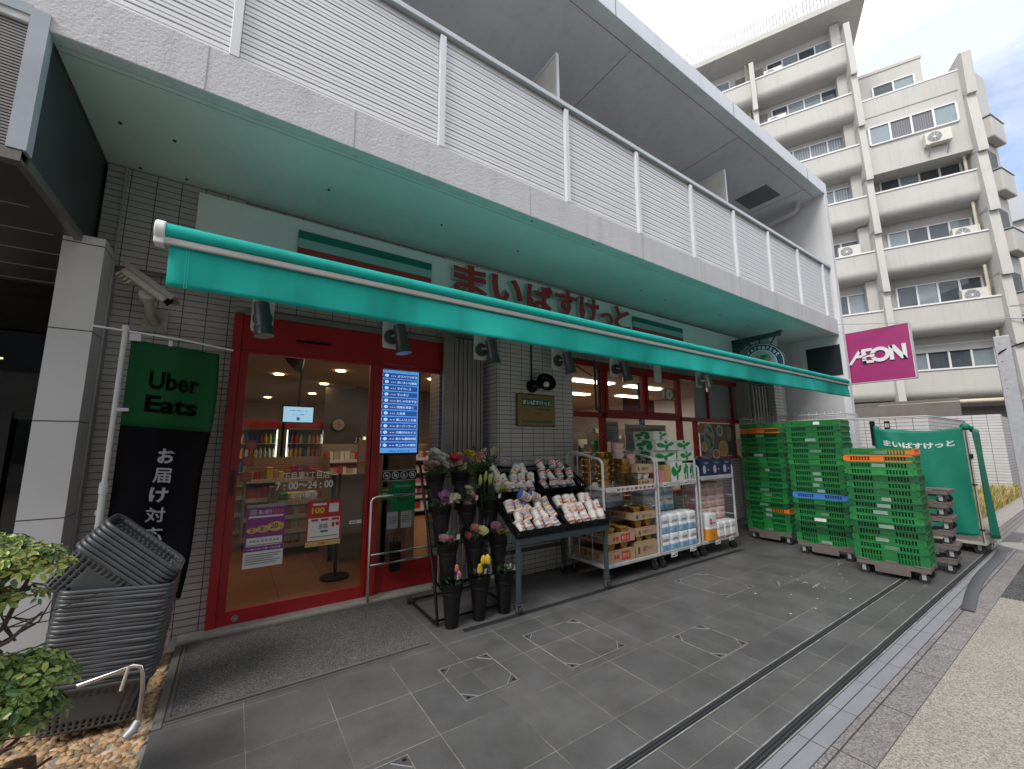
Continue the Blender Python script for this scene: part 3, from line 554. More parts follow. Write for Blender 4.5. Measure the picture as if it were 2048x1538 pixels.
for i, z in enumerate(tops):
    z1 = hs[i][1]; win(2.15, 5.1, z-.32, z1, 4, styles=lst[i])
    win(-1.9, .25, z-.32, z1, 2, styles='db'); win(-5.8, -3.1, z-.32, z1, 4, styles='bd')
    b = MB(); b.bx(.55, 1.1, 1.0, 1.04, z-1.1, z1-.15); A('balcony_door', b, M('door_brown', (.19, .17, .15), .6))
    b = MB(); b.bx(1.5, 1.95, 1.0, 1.04, z-1.1, z1-.05); A('balcony_door', b, M('door_grey', (.22, .21, .20), .6))
    b = MB(); b.bx(5.0, 5.38, .55, 1.05, z-1.1, z1+.4); A('pier', b, apt_m)
    b = MB(); b.cy((1.12, .8, z-1), (1.12, .8, z1+.4), .07, n=10); A('downpipe', b, M('pipe_cream', (.50, .46, .36), .5), smooth=True)
win(5.78, 8.75, 15.45, 16.42, 4, y=-.002+.0, styles='bppb')
for i in range(3, 7):
    z = tops[i]; z1 = hs[i][1]; win(6.15, 8.92, z-.32, z1, 4, styles=['dbdd', 'bddb', 'dbdd', 'bddb'][i-3])
    if i == 6:
        b = MB(); b.bx(6.15, 8.92, .93, .955, z1-.36, z1-.05); A('transom_panel', b, M('transom_grey', (.42, .42, .41), .5))
    if i > 3 or 1: b = MB(); b.cy((8.85, .35, z-1), (8.85, .35, z+1.55), .055, n=10); A('downpipe', b, M('pipe_cream', (.50, .46, .36), .5), smooth=True)
win(6.9, 8.55, 18.95, 20.6, 2, y=3.0, styles='db')
for k in range(4):  # end wall windows
    z = tops[3+k]; b = MB(); b.prism([EW(.7, .003)+(z,), EW(1.6, .003)+(z,), EW(1.6, .003)+(z+1.2,), EW(.7, .003)+(z+1.2,)], (.016, -.011, 0)); A('side_window', b, WD)
# ground floor
b = MB(); b.bx(-6, 9.0, 1.0, 1.04, 2.2, 3.24); A('ground_band', b, M('beige_grey', (.40, .37, .34), .7))
b = MB(); b.bx(5.5, 9.0, .95, 1.0, .0, 2.9); b.bx(-6, 4.1, .95, 1.0, 0, 2.6); A('garage_opening', b, M('garage_dark', (.10, .095, .09), .8))
b = MB(); b.bx(4.1, 5.5, .5, 1.0, 0, 3.2); A('ground_pier', b, apt_m)
b = MB(); b.tube([(4.75, -.1, 2.35), (4.75, -.1, 2.85), (4.8, -.12, 3.0), (4.95, -.12, 3.05), (9.4, -.12, 3.08)], .085, n=12); A('beige_pipe', b, M('pipe_beige', (.56, .49, .38), .5), smooth=True)
# roof railing
RR = thing('roof_railing', 'thin metal railing along the roof edge of the apartment block', 'railing', (24*.9081, 24*.4187, 23.62), radians(-65.25))
b = MB(); b.bx(-14, 5.25, -.3, -.26, .98, 1.03); b.bx(-14, 5.25, -.3, -.26, .08, .11); obj('rail', b, alud, RR)
b = MB()
for i in range(0, 130): x = -14+i*.149; b.bx(x, x+.035, -.295, -.265, .11, .98)
obj('baluster', b, M('rail_dark', (.20, .21, .23), .5), RR)
for i in range(14): b = MB(); x = 5.22-i*1.45; b.bx(x-.03, x+.03, -.31, -.25, 0, 1.03); obj('post', b, alud, RR)
# air conditioners
def acunit(loc, label, rz=radians(-65.25), w=.85, h=.6):
    t = thing('air_conditioner', label, 'air conditioner', loc, rz, 'outdoor units on the apartment balconies')
    b = MB(); b.bx(-w/2, w/2, -.15, .15, .03, h); b.bx(-w/2+.06, -w/2+.14, -.14, .14, 0, .03); b.bx(w/2-.14, w/2-.06, -.14, .14, 0, .03); obj('casing', b, M('ac_cream', (.60, .58, .52), .5, var=.05), t, bev=.015)
    b = MB(); b.cy((-.12, -.152, h/2+.02), (-.12, -.156, h/2+.02), .235, n=28); obj('fan_opening', b, M('ac_grille', (.16, .16, .16), .6), t)
    b = MB()
    for k in range(5): r_ = .05+k*.043; b.tube([(-.12+r_*cos(a_), -.16, h/2+.02+r_*sin(a_)) for a_ in [2*pi*j/20 for j in range(21)]], .004, n=4)
    for k in range(4): a_ = pi*k/4; b.tube([(-.12-.23*cos(a_), -.162, h/2+.02-.23*sin(a_)), (-.12+.23*cos(a_), -.162, h/2+.02+.23*sin(a_))], .005, n=4)
    b.cy((-.12, -.158, h/2+.02), (-.12, -.166, h/2+.02), .04, n=14); obj('fan_guard', b, alu, t)
    return t
def apw(x, y, z): return Vector((24*.9081+x*.4187+y*.9081, 24*.4187-x*.9081+y*.4187, z))
for x, y, z, l in ((4.55, .45, tops[4]-.25, 'air conditioner on the balcony beside the white end wall, third balcony up'),
                   (8.5, .45, tops[4]-.42, 'air conditioner half hidden on the right-hand balcony, third from the ground'), (8.45, .45, tops[5]-.35, 'air conditioner on the right-hand balcony just above the magenta sign'),
                   (2.35, .45, tops[0]-.35, 'air conditioner on the top floor balcony'), (2.3, .45, tops[1]-.42, 'air conditioner on the balcony one below the top floor'),
                   (7.95, -.22, 14.55, 'air conditioner hung on brackets under the curtained window')):
    acunit(apw(x, y, z+(.32 if y > 0 else 0)), l)
b = MB(); o_ = apw(7.95, -.22, 14.5)
for s_ in (-.3, .3): b.tube([(s_, .2, -.35), (s_, -.2, 0), (s_, .22, 0)], .02, n=6)
tb = tag(obj('wall_bracket', b, alud, loc=o_, rot=(0, 0, radians(-65.25))), 'metal bracket carrying the air conditioner under the curtained window', 'bracket')
# distant house beyond
b = MB(); D = thing('distant_house', 'small pale house beyond the apartment block at the right edge', 'building', (46, 2.6, 0))
b.bx(-3, 5, -6, 4, 0, 16.2); obj('wall', b, apt_w, D); b = MB(); b.prism([(-3.4, -6.6, 16.2), (-3.4, 4.6, 16.2), (-3.4, -1, 18.2)], (9, 0, 0)); obj('roof', b, galv, D)
b = MB(); b.bx(-3.05, -3.0, -4, -2, 13.2, 15.0); obj('window', b, WD, D)
# low tiled garden wall (L shaped) and a second one behind
LW = thing('low_tiled_wall', 'low white tiled wall behind the green covered cart', 'wall', (10.4, 1.85, 0))
b = MB(); b.bx(0, .15, 0, 2.4, 0, 1.88); b.bx(.15, 3.4, 0, .15, 0, 1.88); obj('tiled_face', b, tile_low, LW)
b = MB(); b.bx(-.01, .16, .0, 2.4, 1.883, 1.90); b.bx(.16, 3.41, -.01, .16, 1.883, 1.90); obj('coping', b, white, LW)
b = MB(); b.bx(14.6, 14.8, 1.4, 6, 0, 2.05); b.bx(14.8, 20, 1.4, 1.55, 0, 2.0); tag(obj('far_tiled_wall', b, tile_low), 'white tiled wall beyond the gap at the right edge', 'wall')
b = MB(); b.bx(17.5, 17.6, 2.4, 5.2, 0, 2.6); b.bx(17.5, 17.6, 2.4, 5.2, 2.62, 2.7); tag(obj('garage_shutter', b, M('shutter_brown', (.16, .14, .13), .7)), 'dark brown shutter seen through the gap beside the tiled wall', 'shutter')
# planter
PL = thing('planter', 'long white tiled planter at the pavement corner', 'planter', (8.4, 1.08, 0))
b = MB(); b.bx(0, .12, 0, .75, -.03, .19); b.bx(.12, 30, 0, .12, -.03, .19); obj('tiled_edge', b, tile_low, PL)
b = MB(); b.bx(-.005, .30, -.005, .78, .192, .205); b.bx(.30, 30, -.005, .26, .192, .205); obj('coping', b, concrete, PL, bev=.005)
b = MB(); b.bx(.12, 30, .12, .75, 0, .17); obj('soil', b, M('soil2', (.12, .09, .05), .95, var=.3), PL)
b = MB(); r_ = random.Random(11)
def blades(b, n, fx_, fy_, z0, h0, h1, w, r_, lean=.6):
    for i in range(n):
        x, y = fx_(), fy_(); h = r_.uniform(h0, h1); a = r_.random()*6.28; l = r_.uniform(.1, lean)*h; d = Vector((cos(a), sin(a), 0)); p = Vector((x, y, z0)); s_ = d.cross(UZ)*w
        m1 = p+d*l*.35+UZ*h*.6; m2 = p+d*l+UZ*h
        b.add([p-s_, p+s_, m1+s_*.8, m1-s_*.8, m2], [(0, 1, 2, 3), (3, 2, 4)], r_.choice([0, 0, 0, 1, 1, 2]))
def hx(): return 8.75+(r_.random()**1.6)*9
blades(b, 15000, hx, lambda: 1.32+r_.random()*.5, .16, .10, .34, .008, r_)
tag(obj('hedge', b, [M('dry_grass', (.44, .34, .11), .8, var=.3, vs=3), M('dry_grass_pale', (.55, .46, .19), .8, var=.2), M('grass_olive', (.17, .21, .05), .8)]), 'strip of yellowed dry planting in the planter', 'grass', kind='stuff')
b = MB(); b.lathe([(.0, .0), (.30, .0), (.30, .006), (.27, .012), (0, .012)], 32, Matrix.Translation((9.0, .80, -.004)), cap=False); tag(obj('round_cover', b, concrete), 'round pale concrete lid on the pavement by the planter corner', 'manhole lid')
# grey steel post
t = thing('steel_post', 'grey flat steel sign post at the right edge', 'post', (7.0, .56, 0))
b = MB(); b.bx(-.05, .05, -.06, .06, -.03, 2.58); obj('shaft', b, galv, t, bev=.006)
b = MB()
for z in (2.5, 2.42, 2.3, 2.1, 2.0): b.cy((-.05, .02, z), (-.058, .02, z), .008, n=8)
obj('bolt', b, alud, t)
b = MB(); b.tube([(6.94, .60, 2.38), (6.95, .55, 2.42), (7.0, .45, 2.47), (7.05, .3, 2.52), (7.1, -.1, 2.6), (7.3, -1.2, 2.75)], .008, n=6); tag(obj('cable', b, black), 'black cable tied round the grey steel post', 'cable')
b = MB(); b.tube([apw(9.5, -1, 6.5)+Vector((0, 0, 0)), Vector((15, 1.0, 4.6)), Vector((9, -.6, 3.2))], .006, n=5); tag(obj('overhead_wire', b, black), 'thin overhead wire crossing in front of the apartment block', 'wire')
b = MB(); b.bx(-.035, .035, -.075, .075, -.10, .10); o = obj('round_box', b, black, loc=(6.88, .425, 1.26), bev=.03); tag(o, 'black rounded box at the right edge beside the steel post', 'box')
b = MB(); b.tube([(6.9, .43, 1.3), (6.96, .48, 1.34), (7.0, .5, 1.34)], .01, n=6); ob = obj('arm', b, black, o); ob.location = -Vector((6.88, .425, 1.26))
b = MB(); b.cy((0, 0, 0), (0, .12, 0), .05); b.tube([(0, .12, 0), (0, .3, .03), (0, .5, .1)], .02, n=6); tag(obj('security_lamp', b, alud, smooth=True, loc=apw(9.35, -.6, 6.2)), 'small lamp on the right corner of the apartment block', 'lamp')
# ================= STOREFRONT =================
# awning
seamt = M('seam_teal', (.04, .56, .47), .6, var=0)
AW = thing('awning', 'long teal roller awning with rounded front bar and hanging valance', 'awning', (-.405, 2.6, 2.5)); AL = 9.58
b = MB()
b.grid(lambda u, v: (.03+(AL-.06)*u, 1.42*v+.01, .035+.43*v-.035*sin(pi*v)+.012*sin(u*41)*sin(pi*v)), 60, 12)
obj('canopy', b, teal, AW, smooth='all', solid=.002)
b = MB(); n_ = 14
b.grid(lambda u, v: (.03+(AL-.06)*u, -.045*sin(radians(-60+190*v)), .012+.045*cos(radians(-60+190*v))-.0*v), 4, n_)
b.cy((.03, 0, .010), (AL-.03, 0, .010), .040, n=24); obj('fabric_wrap', b, teal, AW, smooth=True)
b = MB(); b.bx(.01, AL-.01, -.030, .030, -.060, -.022); obj('front_bar', b, M('bar_grey', (.45, .44, .43), .4, metal=.3), AW, bev=.008)
b = MB()
def val(u, v):
    x = .05+(AL-.09)*u; w = sin(x*2.3)+.6*sin(x*5.1+1)+.5*sin(x*11.7)*v; return (x-.012*v*(1 if u < .5 else 1.5)*0, -.012+.024*w*v, -.055-.215*v+.004*w)
b.grid(val, 160, 8); obj('valance', b, teal, AW, smooth='all', solid=.0015)
b = MB()
for x in (.12, .13, 2.9, 2.915, 5.9, 5.915, 9.40):
    b = MB(); b.grid(lambda u, v, x=x: (lambda p: (p[0]+.003*u, p[1]-.004, p[2]))(val((x-.05)/(AL-.09), v)), 1, 6); obj('seam', b, seamt, AW)

for x0, x1 in ((-.012, .03), (AL-.03, AL+.0)):
    b = MB(); b.cy((x0, 0, .008), (x1, 0, .008), .056, n=20); b.bx(x0, x1, -.035, .035, -.066, 0); obj('end_cap', b, white, AW, smooth=True, bev=.006)
b = MB(); b.cy((.1, 1.44, .50), (AL-.1, 1.44, .50), .05, n=16); b.bx(.1, AL-.1, 1.36, 1.50, .40, .44); obj('roller', b, white, AW, smooth=True)
for x in (1.6, 4.6, 7.8):
    b = MB(); b.tube([(x, 1.42, .36), (x+.45, .75, .20), (x, .05, .0)], .022, n=8); obj('arm', b, white, AW, smooth=True)
# bracket plates with spotlights
def spot(x, dx, label, lampless=False, pale=False):
    t = thing('spotlight', label, 'spotlight', (x, 3.60, 2.285), group='spotlights on white plates under the awning')
    b = MB(); pts = [(-.075, .03, .62), (-.075, .03, .06)]+[(-.045*1-.03*cos(a_), .03, .045-.03*sin(a_)) for a_ in (.5, 1.1)]+[(.045+.03*cos(a_), .03, .045-.03*sin(a_)) for a_ in (1.1, .5)]+[(.075, .03, .06), (.075, .03, .62)]
    b.prism(pts, (0, .022, 0)); b.bx(-.06, .06, .05, .5, .58, .62); obj('mounting_plate', b, white, t, bev=.003)
    if lampless:
        b = MB(); b.cy((0, .03, .16), (0, .02, .16), .010, n=10); obj('bolt', b, alud, t); return
    m = M('spot_grey', (.16, .18, .18), .35, metal=.6, var=.08) if not pale else M('spot_pale', (.45, .45, .45), .3, metal=.7)
    b = MB(); b.cy((0, .03, .12), (0, .005, .12), .068, n=24); b.tube([(0, .005, .13), (dx*.4, -.05, .13)], .020, n=8); obj('base', b, m, t, smooth=True)
    b = MB(); top = Vector((dx*.55-.02, -.085, .215)); bot = Vector((dx*.62+.014, -.11, -.045)); ax = bot-top
    b.cy(top, top+ax*.02, .040, .053, n=24); b.cy(top+ax*.02, top+ax*.72, .053, .055, n=24); b.cy(top+ax*.72, top+ax*.76, .064, n=24); b.cy(top+ax*.76, bot, .060, .072, n=24); obj('lamp_body', b, m, t, smooth=True)
    b = MB(); b.cy(bot, bot+ax*.01, .064, n=24); obj('lens', b, M('lens_glass', (.30, .30, .30), .15), t)
xs_ = [.105, 1.12, 2.07, 3.13, 4.13, 5.06, 6.12]
ls_ = ['grey spotlight on a white plate above the left edge of the red door', 'grey spotlight on a white plate above the blue screen', 'grey spotlight on a white plate beside the folding gate', 'grey spotlight on a white plate above the brass plaque pillar corner', 'grey spotlight on a white plate before the open upper window', 'bare white bracket plate without a spotlight', 'pale spotlight on the white plate nearest the right end']
for i in range(7): spot(xs_[i], (.0, .10, .12, .12, .12, 0, .10)[i], ls_[i], i == 5, i == 6)
# red door set
DR = thing('entrance_door', 'red framed sliding glass entrance door beside the screen', 'door', (0, 4.08, 0))
b = MB(); b.bx(-.085, -.02, -.02, .12, 0, 2.545); obj('jamb', b, red, DR, bev=.003)
b = MB(); b.bx(-.02, 1.84, -.01, .12, 2.245, 2.54); obj('header', b, red, DR, bev=.003)
b = MB(); b.bx(-.02, 1.86, -.0, .10, 2.545, 2.60); obj('header_cap', b, M('header_grey', (.20, .19, .17), .5), DR)
b = MB(); b.bx(1.105, 1.185, -.02, .10, .03, 2.24); obj('jamb', b, red, DR, bev=.003)
b = MB(); b.bx(-.02, .04, .0, .05, .03, 2.245); b.bx(.04, 1.10, .0, .05, .03, .135); b.bx(1.068, 1.10, .0, .05, .135, 2.245); b.bx(.04, 1.068, .0, .05, 2.215, 2.245); obj('door_leaf', b, red, DR, bev=.003)
b = MB(); b.bx(1.19, 1.83, .03, .08, .03, .28); b.bx(1.19, 1.83, .03, .08, 2.20, 2.24); obj('side_rail', b, red, DR, bev=.003)
b = MB(); b.bx(.04, 1.068, .022, .028, .135, 2.215); obj('door_glass', b, glass, DR)
b = MB(); b.bx(1.19, 1.83, .052, .058, .28, 2.20); obj('side_glass', b, glass, DR)
b = MB(); b.cy((.105, -.001, .075), (.105, -.007, .075), .024, n=20); b.bx(.085, .125, -.009, -.006, .071, .079); obj('floor_lock', b, steel, DR)
b = MB(); b.bx(-.008, .022, -.008, 0, 1.02, 1.22); b.bx(-.003, .017, -.012, -.008, 1.05, 1.13); b.bx(-.003, .017, -.012, -.008, 1.15, 1.19); obj('handle', b, dark, DR, bev=.003)
b = MB(); b.bx(.39, .68, -.03, -.01, 2.355, 2.372); obj('door_sensor', b, black, DR)
b = MB(); b.bx(-.02, 1.86, -.05, .12, -.0, .029); obj('sill', b, alud, DR)
t = thing('folding_gate', 'folded vertical slat shutter standing beside the door', 'gate', (1.86, 3.97, 0))
b = MB(); b.bx(-.05, .07, .0, .03, 0, 2.62); obj('end_panel', b, M('gate_panel', (.30, .28, .25), .4, metal=.3), t)
b = MB()
for i in range(13): x = .08+i*.028; b.bx(x, x+.019, .0+(i % 2)*.012, .035, .02, 2.6)
obj('slats', b, M('gate_slat', (.36, .33, .30), .38, metal=.35), t); b = MB(); b.bx(.07, .45, .04, .06, 0, 2.62); obj('gate_back', b, dark, t)
# handrail
t = thing('handrail', 'low steel guard rail in front of the side glass', 'railing', (1.10, 3.97, 0))
b = MB(); b.tube([(0, 0, 0), (0, 0, .90), (.02, 0, .93), (.05, 0, .94), (.64, 0, .94), (.67, 0, .93), (.69, 0, .90), (.69, 0, 0)], .014, n=12); obj('frame', b, chrome, t, smooth=True)
b = MB(); b.tube([(0, 0, .42), (.69, 0, .42)], .010); obj('rail', b, chrome, t, smooth=True); b = MB(); b.tube([(0, 0, .33), (.69, 0, .33)], .010); obj('rail', b, chrome, t, smooth=True)
b = MB(); b.bx(-.04, .04, -.04, .04, 0, .006); obj('foot_plate', b, steel, t)
b = MB(); b.bx(-.045, .045, -.035, .035, 0, .26); b.tube([(-.02, 0, .26), (0, 0, .34), (.02, 0, .26)], .005, n=5); tag(obj('umbrella_holder', b, black, loc=(1.36, 4.03, .23), bev=.01), 'small black box hanging from the steel guard rail', 'box')
# stickers and posters on the door
yg = 4.099
t = thing('door_lettering', 'pale opening hours lettering on the door glass', 'lettering', (0, yg, 0)); lm = M('letter_white', (.72, .72, .74), .6, var=0)
for s_, x, w, z, h in (('下目黒2丁目店', .37, .375, 1.125, .066), ('7 : 00～24 : 00', .32, .46, 1.04, .068), ('年中無休', .435, .225, .957, .058)):
    b = MB(); text(b, s_, (x, 0, z), RX, UZ, w, h, bold=.025); obj('letters', b, lm, t)
b = MB(); b.bx(.11, .42, 0, .0005, 1.254, 1.261); b.bx(.11, .42, 0, .0005, 1.222, 1.229); b.bx(.60, 1.06, 0, .0005, 1.254, 1.261); b.bx(.60, 1.06, 0, .0005, 1.222, 1.229); obj('red_stripe', b, inkr, t)
b = MB(); text(b, 'ÆON', (.45, 0, 1.20), RX, UZ, .12, .05, bold=.03); obj('logo', b, inkp, t)
for x, z, l in ((.115, 1.43, 'top'), (.105, 1.295, 'middle'), (.095, 1.165, 'bottom')):
    sheet('round_sticker', None, (x-.04, yg, z-.038), RX, UZ, .08, .076, M('st_clear', (.30, .08, .07), .5), [('c', .5, .5, .40, .8, 0)], [M('st_red', (.42, .10, .09), .5)], th=.0004)
for o in list(C.objects):
    if o.name.startswith('round_sticker'):
        zc = sum(v.co.z for v in o.data.vertices)/len(o.data.vertices); k = 0 if zc > 1.37 else 1 if zc > 1.23 else 2
        tag(o, ('topmost', 'middle', 'lowest')[k]+' round red sticker at the left edge of the door glass', 'sticker', 'round stickers')
# purple campaign poster
pu = sheet('campaign_poster', None, (.125, yg, .43), RX, UZ, .285, .505, inkp, [
    ('r', 0, 0, 1, .25, 1), ('r', .0, .95, 1, 1, 4), ('r', .09, .83, .26, .92, 4), ('t', '買い回り', .30, .835, .33, .07, 1, .03), ('t', 'もおトク!', .64, .835, .30, .07, 2, .03), ('r', .06, .785, .94, .815, 1),
    ('c', .17, .585, .13, .6, 3), ('c', .44, .60, .17, .6, 3), ('c', .76, .625, .22, .6, 3), ('t', '2', .11, .56, .09, .06, 0, .04), ('t', '倍', .205, .56, .06, .03, 0), ('t', '3', .35, .565, .11, .08, 0, .04), ('t', '倍', .475, .57, .08, .04, 0), ('t', '20', .62, .59, .21, .09, 0, .04), ('t', '倍', .86, .60, .08, .04, 0),
    ('r', .05, .36, .95, .47, 1), ('t', '●■▲ ◆■ ●▲■', .12, .395, .75, .04, 4, .0), ('r', .05, .335, .95, .348, 1), ('t', '3.24●は 2月17日●〜2月20日●', .08, .275, .84, .03, 1, .0)]+[('r', .05, .20-.035*i, .95-.1*(i % 3), .213-.035*i, 4) for i in range(5)],
    [inkp, paper, inko, inky, inkgr])
tag(pu, 'purple campaign poster with yellow circles on the door glass', 'poster')
rd = sheet('coupon_poster', None, (.578, yg, .535), RX, UZ, .29, .39, inkr, [
    ('r', .05, .13, .95, .62, 1), ('r', 0, 0, 1, .11, 4), ('r', .15, .90, .55, .95, 1), ('t', '100', .13, .72, .36, .14, 3, .04), ('r', .62, .73, .90, .93, 1), ('r', .13, .55, .32, .60, 0), ('r', .40, .55, .62, .60, 0), ('r', .72, .55, .93, .60, 0),
    ('r', .36, .38, .45, .48, 2), ('r', .48, .38, .60, .48, 2), ('r', .72, .40, .80, .50, 0), ('r', .84, .42, .93, .50, 0), ('r', .40, .30, .62, .34, 5), ('r', .12, .20, .9, .22, 2), ('t', '100', .35, .03, .2, .05, 0, .02)],
    [inkr, paper, inkgr, inky, M('gold_print', (.5, .38, .12), .5), inkb])
tag(rd, 'red and white coupon poster reading 100 on the door glass', 'poster')
ar = sheet('arrow_sticker', None, (.94, yg, .695), RX, UZ, .11, .03, paper, [('p', [(.8, 0), (1.05, .5), (.8, 1)], 1), ('t', '●■▲■', .1, .3, .5, .4, 2, 0)], [inkr, paper, ink]); tag(ar, 'small white arrow sticker at the right of the door glass', 'sticker')
# stickers on the side glass
ys = 4.125
ic = sheet('pictogram_sticker', None, (1.235, ys, 1.065), RX, UZ, .36, .105, ink, [('r', .0, .95, 1, 1, 0), ('r', 0, 0, 1, .05, 0)]+[it for k in range(4) for it in (('c', .13+.245*k, .52, .105, 0), ('c', .13+.245*k, .52, .085, 1), ('t', '◆●▲■'[k], .085+.245*k, .36, .09, .3, 0, 0), ('p', [(.06+.245*k, .80), (.075+.245*k, .84), (.2+.245*k, .24), (.185+.245*k, .20)], 0))], [lm, ink]); tag(ic, 'strip of four round prohibition pictograms on the side glass', 'sticker')
ue = sheet('green_poster', None, (1.335, ys, .765), RX, UZ, .25, .29, inkg, [('t', 'お届け対応店', .13, .80, .68, .09, 0, .02), ('t', 'Uber', .25, .53, .48, .16, 1, .02), ('t', 'Eats', .25, .34, .48, .14, 1, .03)], [M('pale_green', (.35, .6, .42), .6), ink]); tag(ue, 'green delivery poster on the side glass behind the rail', 'poster')
us = sheet('green_sticker', None, (1.23, ys, .885), RX, UZ, .10, .12, inkg, [('r', .2, .2, .6, .55, 0), ('r', .1, .75, .8, .82, 1)], [inky, inky]); tag(us, 'small green sticker left of the green delivery poster', 'sticker')
for x, l in ((1.30, 'left'), (1.44, 'right')):
    nt_ = sheet('notice_sheet', None, (x, ys, .60), RX, UZ, .11, .16, M('notice_grey', (.40, .42, .41), .6), [('r', .1, .7-.12*i, .85, .73-.12*i, 0) for i in range(4)], [ink]); tag(nt_, l+' pale notice sheet hanging below the green delivery poster', 'notice')
# portrait screen
em = lambda n_, c, s_: M(n_, c, .4, emit=c, es=s_, var=0)
scb, scl, scw, scy_ = em('screen_blue', (.025, .10, .42), .55), em('screen_light', (.10, .30, .62), .8), em('screen_white', (.55, .75, .95), .8), em('screen_yellow', (.7, .7, .3), .7)
TV = thing('digital_signboard', 'tall blue portrait screen showing a horoscope list behind the glass', 'screen', (1.205, 4.30, 1.34))
b = MB(); b.bx(-.02, .47, 0, .05, -.02, .94); b.bx(.18, .26, .03, .07, .94, 1.3); obj('housing', b, black, TV, bev=.004)
its = [('r', .03, .945, .97, .985, 1), ('t', '恋愛運', .05, .95, .2, .03, 0, .02), ('t', '1位〜12位の運勢', .38, .95, .42, .028, 0, .01)]
rows = ['メリハリつける', 'あいまいな態度', 'マイペース', 'マンネリ', 'おしゃれをする', '現実を見抜く', '人気運', '新しい人との縁', 'オーバーワーク', '作業がはかどる', '新たな趣味仲間', '年上からの援助']; sy_ = '♈♉♊♋♌♍♎♏♐♑♒♓'
for i, s_ in enumerate(rows):
    z = .877-i*.0735; its += [('r', .03, z-.012, .97, z+.05, 0), ('r', .04, z+.005, .11, z+.035, 2), ('t', '★★★' if i < 7 else '★★', .30, z+.008, .13, .018, 3, 0), ('t', s_, .46, z+.003, .07*len(s_), .030, 2, .02)]
    try: text_geo(sy_[i], 0, 0.); its.append(('t', sy_[i], .16, z+.002, .09, .034, 2, .01))
    except Exception: pass
its.append(('t', '●■▲ ◆●■▲■', .3, .01, .5, .018, 0, 0))
o = sheet('display', TV, (.0, -.002, 0), RX, UZ, .45, .92, scl, its, [scb, scl, scw, scy_])
# ---- windows ----
WN = thing('shop_window', 'red framed shop window with opening upper sashes right of the pillar', 'window', (3.64, 4.15, 0)); ox = 3.64
def wb(n, x0, x1, z0, z1, y0=-.03, y1=.06, m=None): b = MB(); b.bx(x0-ox, x1-ox, y0, y1, z0, z1); return obj(n, b, m or red, WN, bev=.003)
wb('head_rail', 3.66, 8.66, 2.535, 2.61); wb('mid_rail', 3.66, 8.66, 1.80, 1.87); wb('sill_rail', 3.66, 6.78, .60, .66); wb('sill_rail', 6.78, 8.1, 1.13, 1.185)
for x in (3.66, 4.385, 6.27): wb('mullion', x, x+.075, .66 if x > 3.7 else .66, 2.535)
for x in (5.36,): wb('mullion', x, x+.04, 1.87, 2.535)
for x in (7.19, 8.03, 8.61): wb('mullion', x, x+.04, 1.87, 2.535)
wb('mullion', 6.76, 6.80, .66, 1.80); wb('mullion', 8.03, 8.07, 1.185, 1.8)
for x0, x1, z0, z1 in ((4.46, 5.36, 1.87, 2.535), (5.40, 6.27, 1.87, 2.535)):
    b = MB(); x0 -= ox; x1 -= ox; b.bx(x0, x0+.05, -.045, -.01, z0, z1); b.bx(x1-.05, x1, -.045, -.01, z0, z1); b.bx(x0+.05, x1-.05, -.045, -.01, z0, z0+.05); b.bx(x0+.05, x1-.05, -.045, -.01, z1-.05, z1); so_ = obj('sash', b, red, WN, bev=.002)
    b = MB(); b.bx(x0+.05, x1-.05, -.03, -.025, z0+.05, z1-.05); obj('pane', b, glass, so_)
wb('pane', 4.46, 6.27, .66, 1.80, .01, .015, glass); wb('pane', 6.345, 6.76, .66, 1.80, .01, .015, glass); wb('pane', 3.735, 4.385, .66, 1.80, .01, .015, glass)
wb('pane', 6.345, 6.80, 1.87, 2.535, .01, .015, glass); wb('frosted_panel', 6.80, 7.19, 1.87, 2.535, .01, .02, frost); wb('frosted_panel', 7.23, 8.03, 1.87, 2.535, .01, .02, frost); wb('frosted_panel', 8.07, 8.61, 1.87, 2.535, .01, .02, frost)
b = MB(); X = Matrix.Translation((.70, -.02, 1.87)) @ Matrix.Rotation(radians(38), 4, 'Z')
b.bx(-.62, 0, -.03, .0, 0, .03, 0, X); b.bx(-.62, 0, -.03, 0, .62, .65, 0, X); b.bx(-.03, 0, -.03, 0, .03, .62, 0, X); b.bx(-.62, -.59, -.03, 0, .03, .62, 0, X); so_ = obj('open_sash', b, dark, WN)
b = MB(); b.tube([(.12, 0, 2.52-.0), (.3, -.02, 2.50), (.62, .02, 2.40)], .009, n=6); obj('stay_arm', b, dark, WN)
st = sheet('number_sticker', None, (5.80, 4.118, 2.13), RX, UZ, .38, .22, GL('sticker_clear', (.8, .8, .8), .3), [('t', '10', .02, .1, .78, .8, 0, .06), ('t', '.', .87, .1, .08, .14, 0, .05)], [lm]); tag(st, 'large pale number sticker on the upper window pane', 'sticker')
for x, z, r_, l in ((4.17, 1.56, .085, 'left'), (4.335, 1.52, .055, 'right')):
    b = MB(); b.tube([(x+r_*cos(a_), 4.135, z+r_*1.15*sin(a_)) for a_ in [2*pi*k/24 for k in range(25)]], .004, n=4); text(b, '禁', (x-.03, 4.134, z-.03), RX, UZ, .06, .06, bold=0); tag(obj('ring_sticker', b, M('faded_red', (.40, .18, .17), .6)), l+' faded red ring sticker on the narrow window pane', 'sticker')
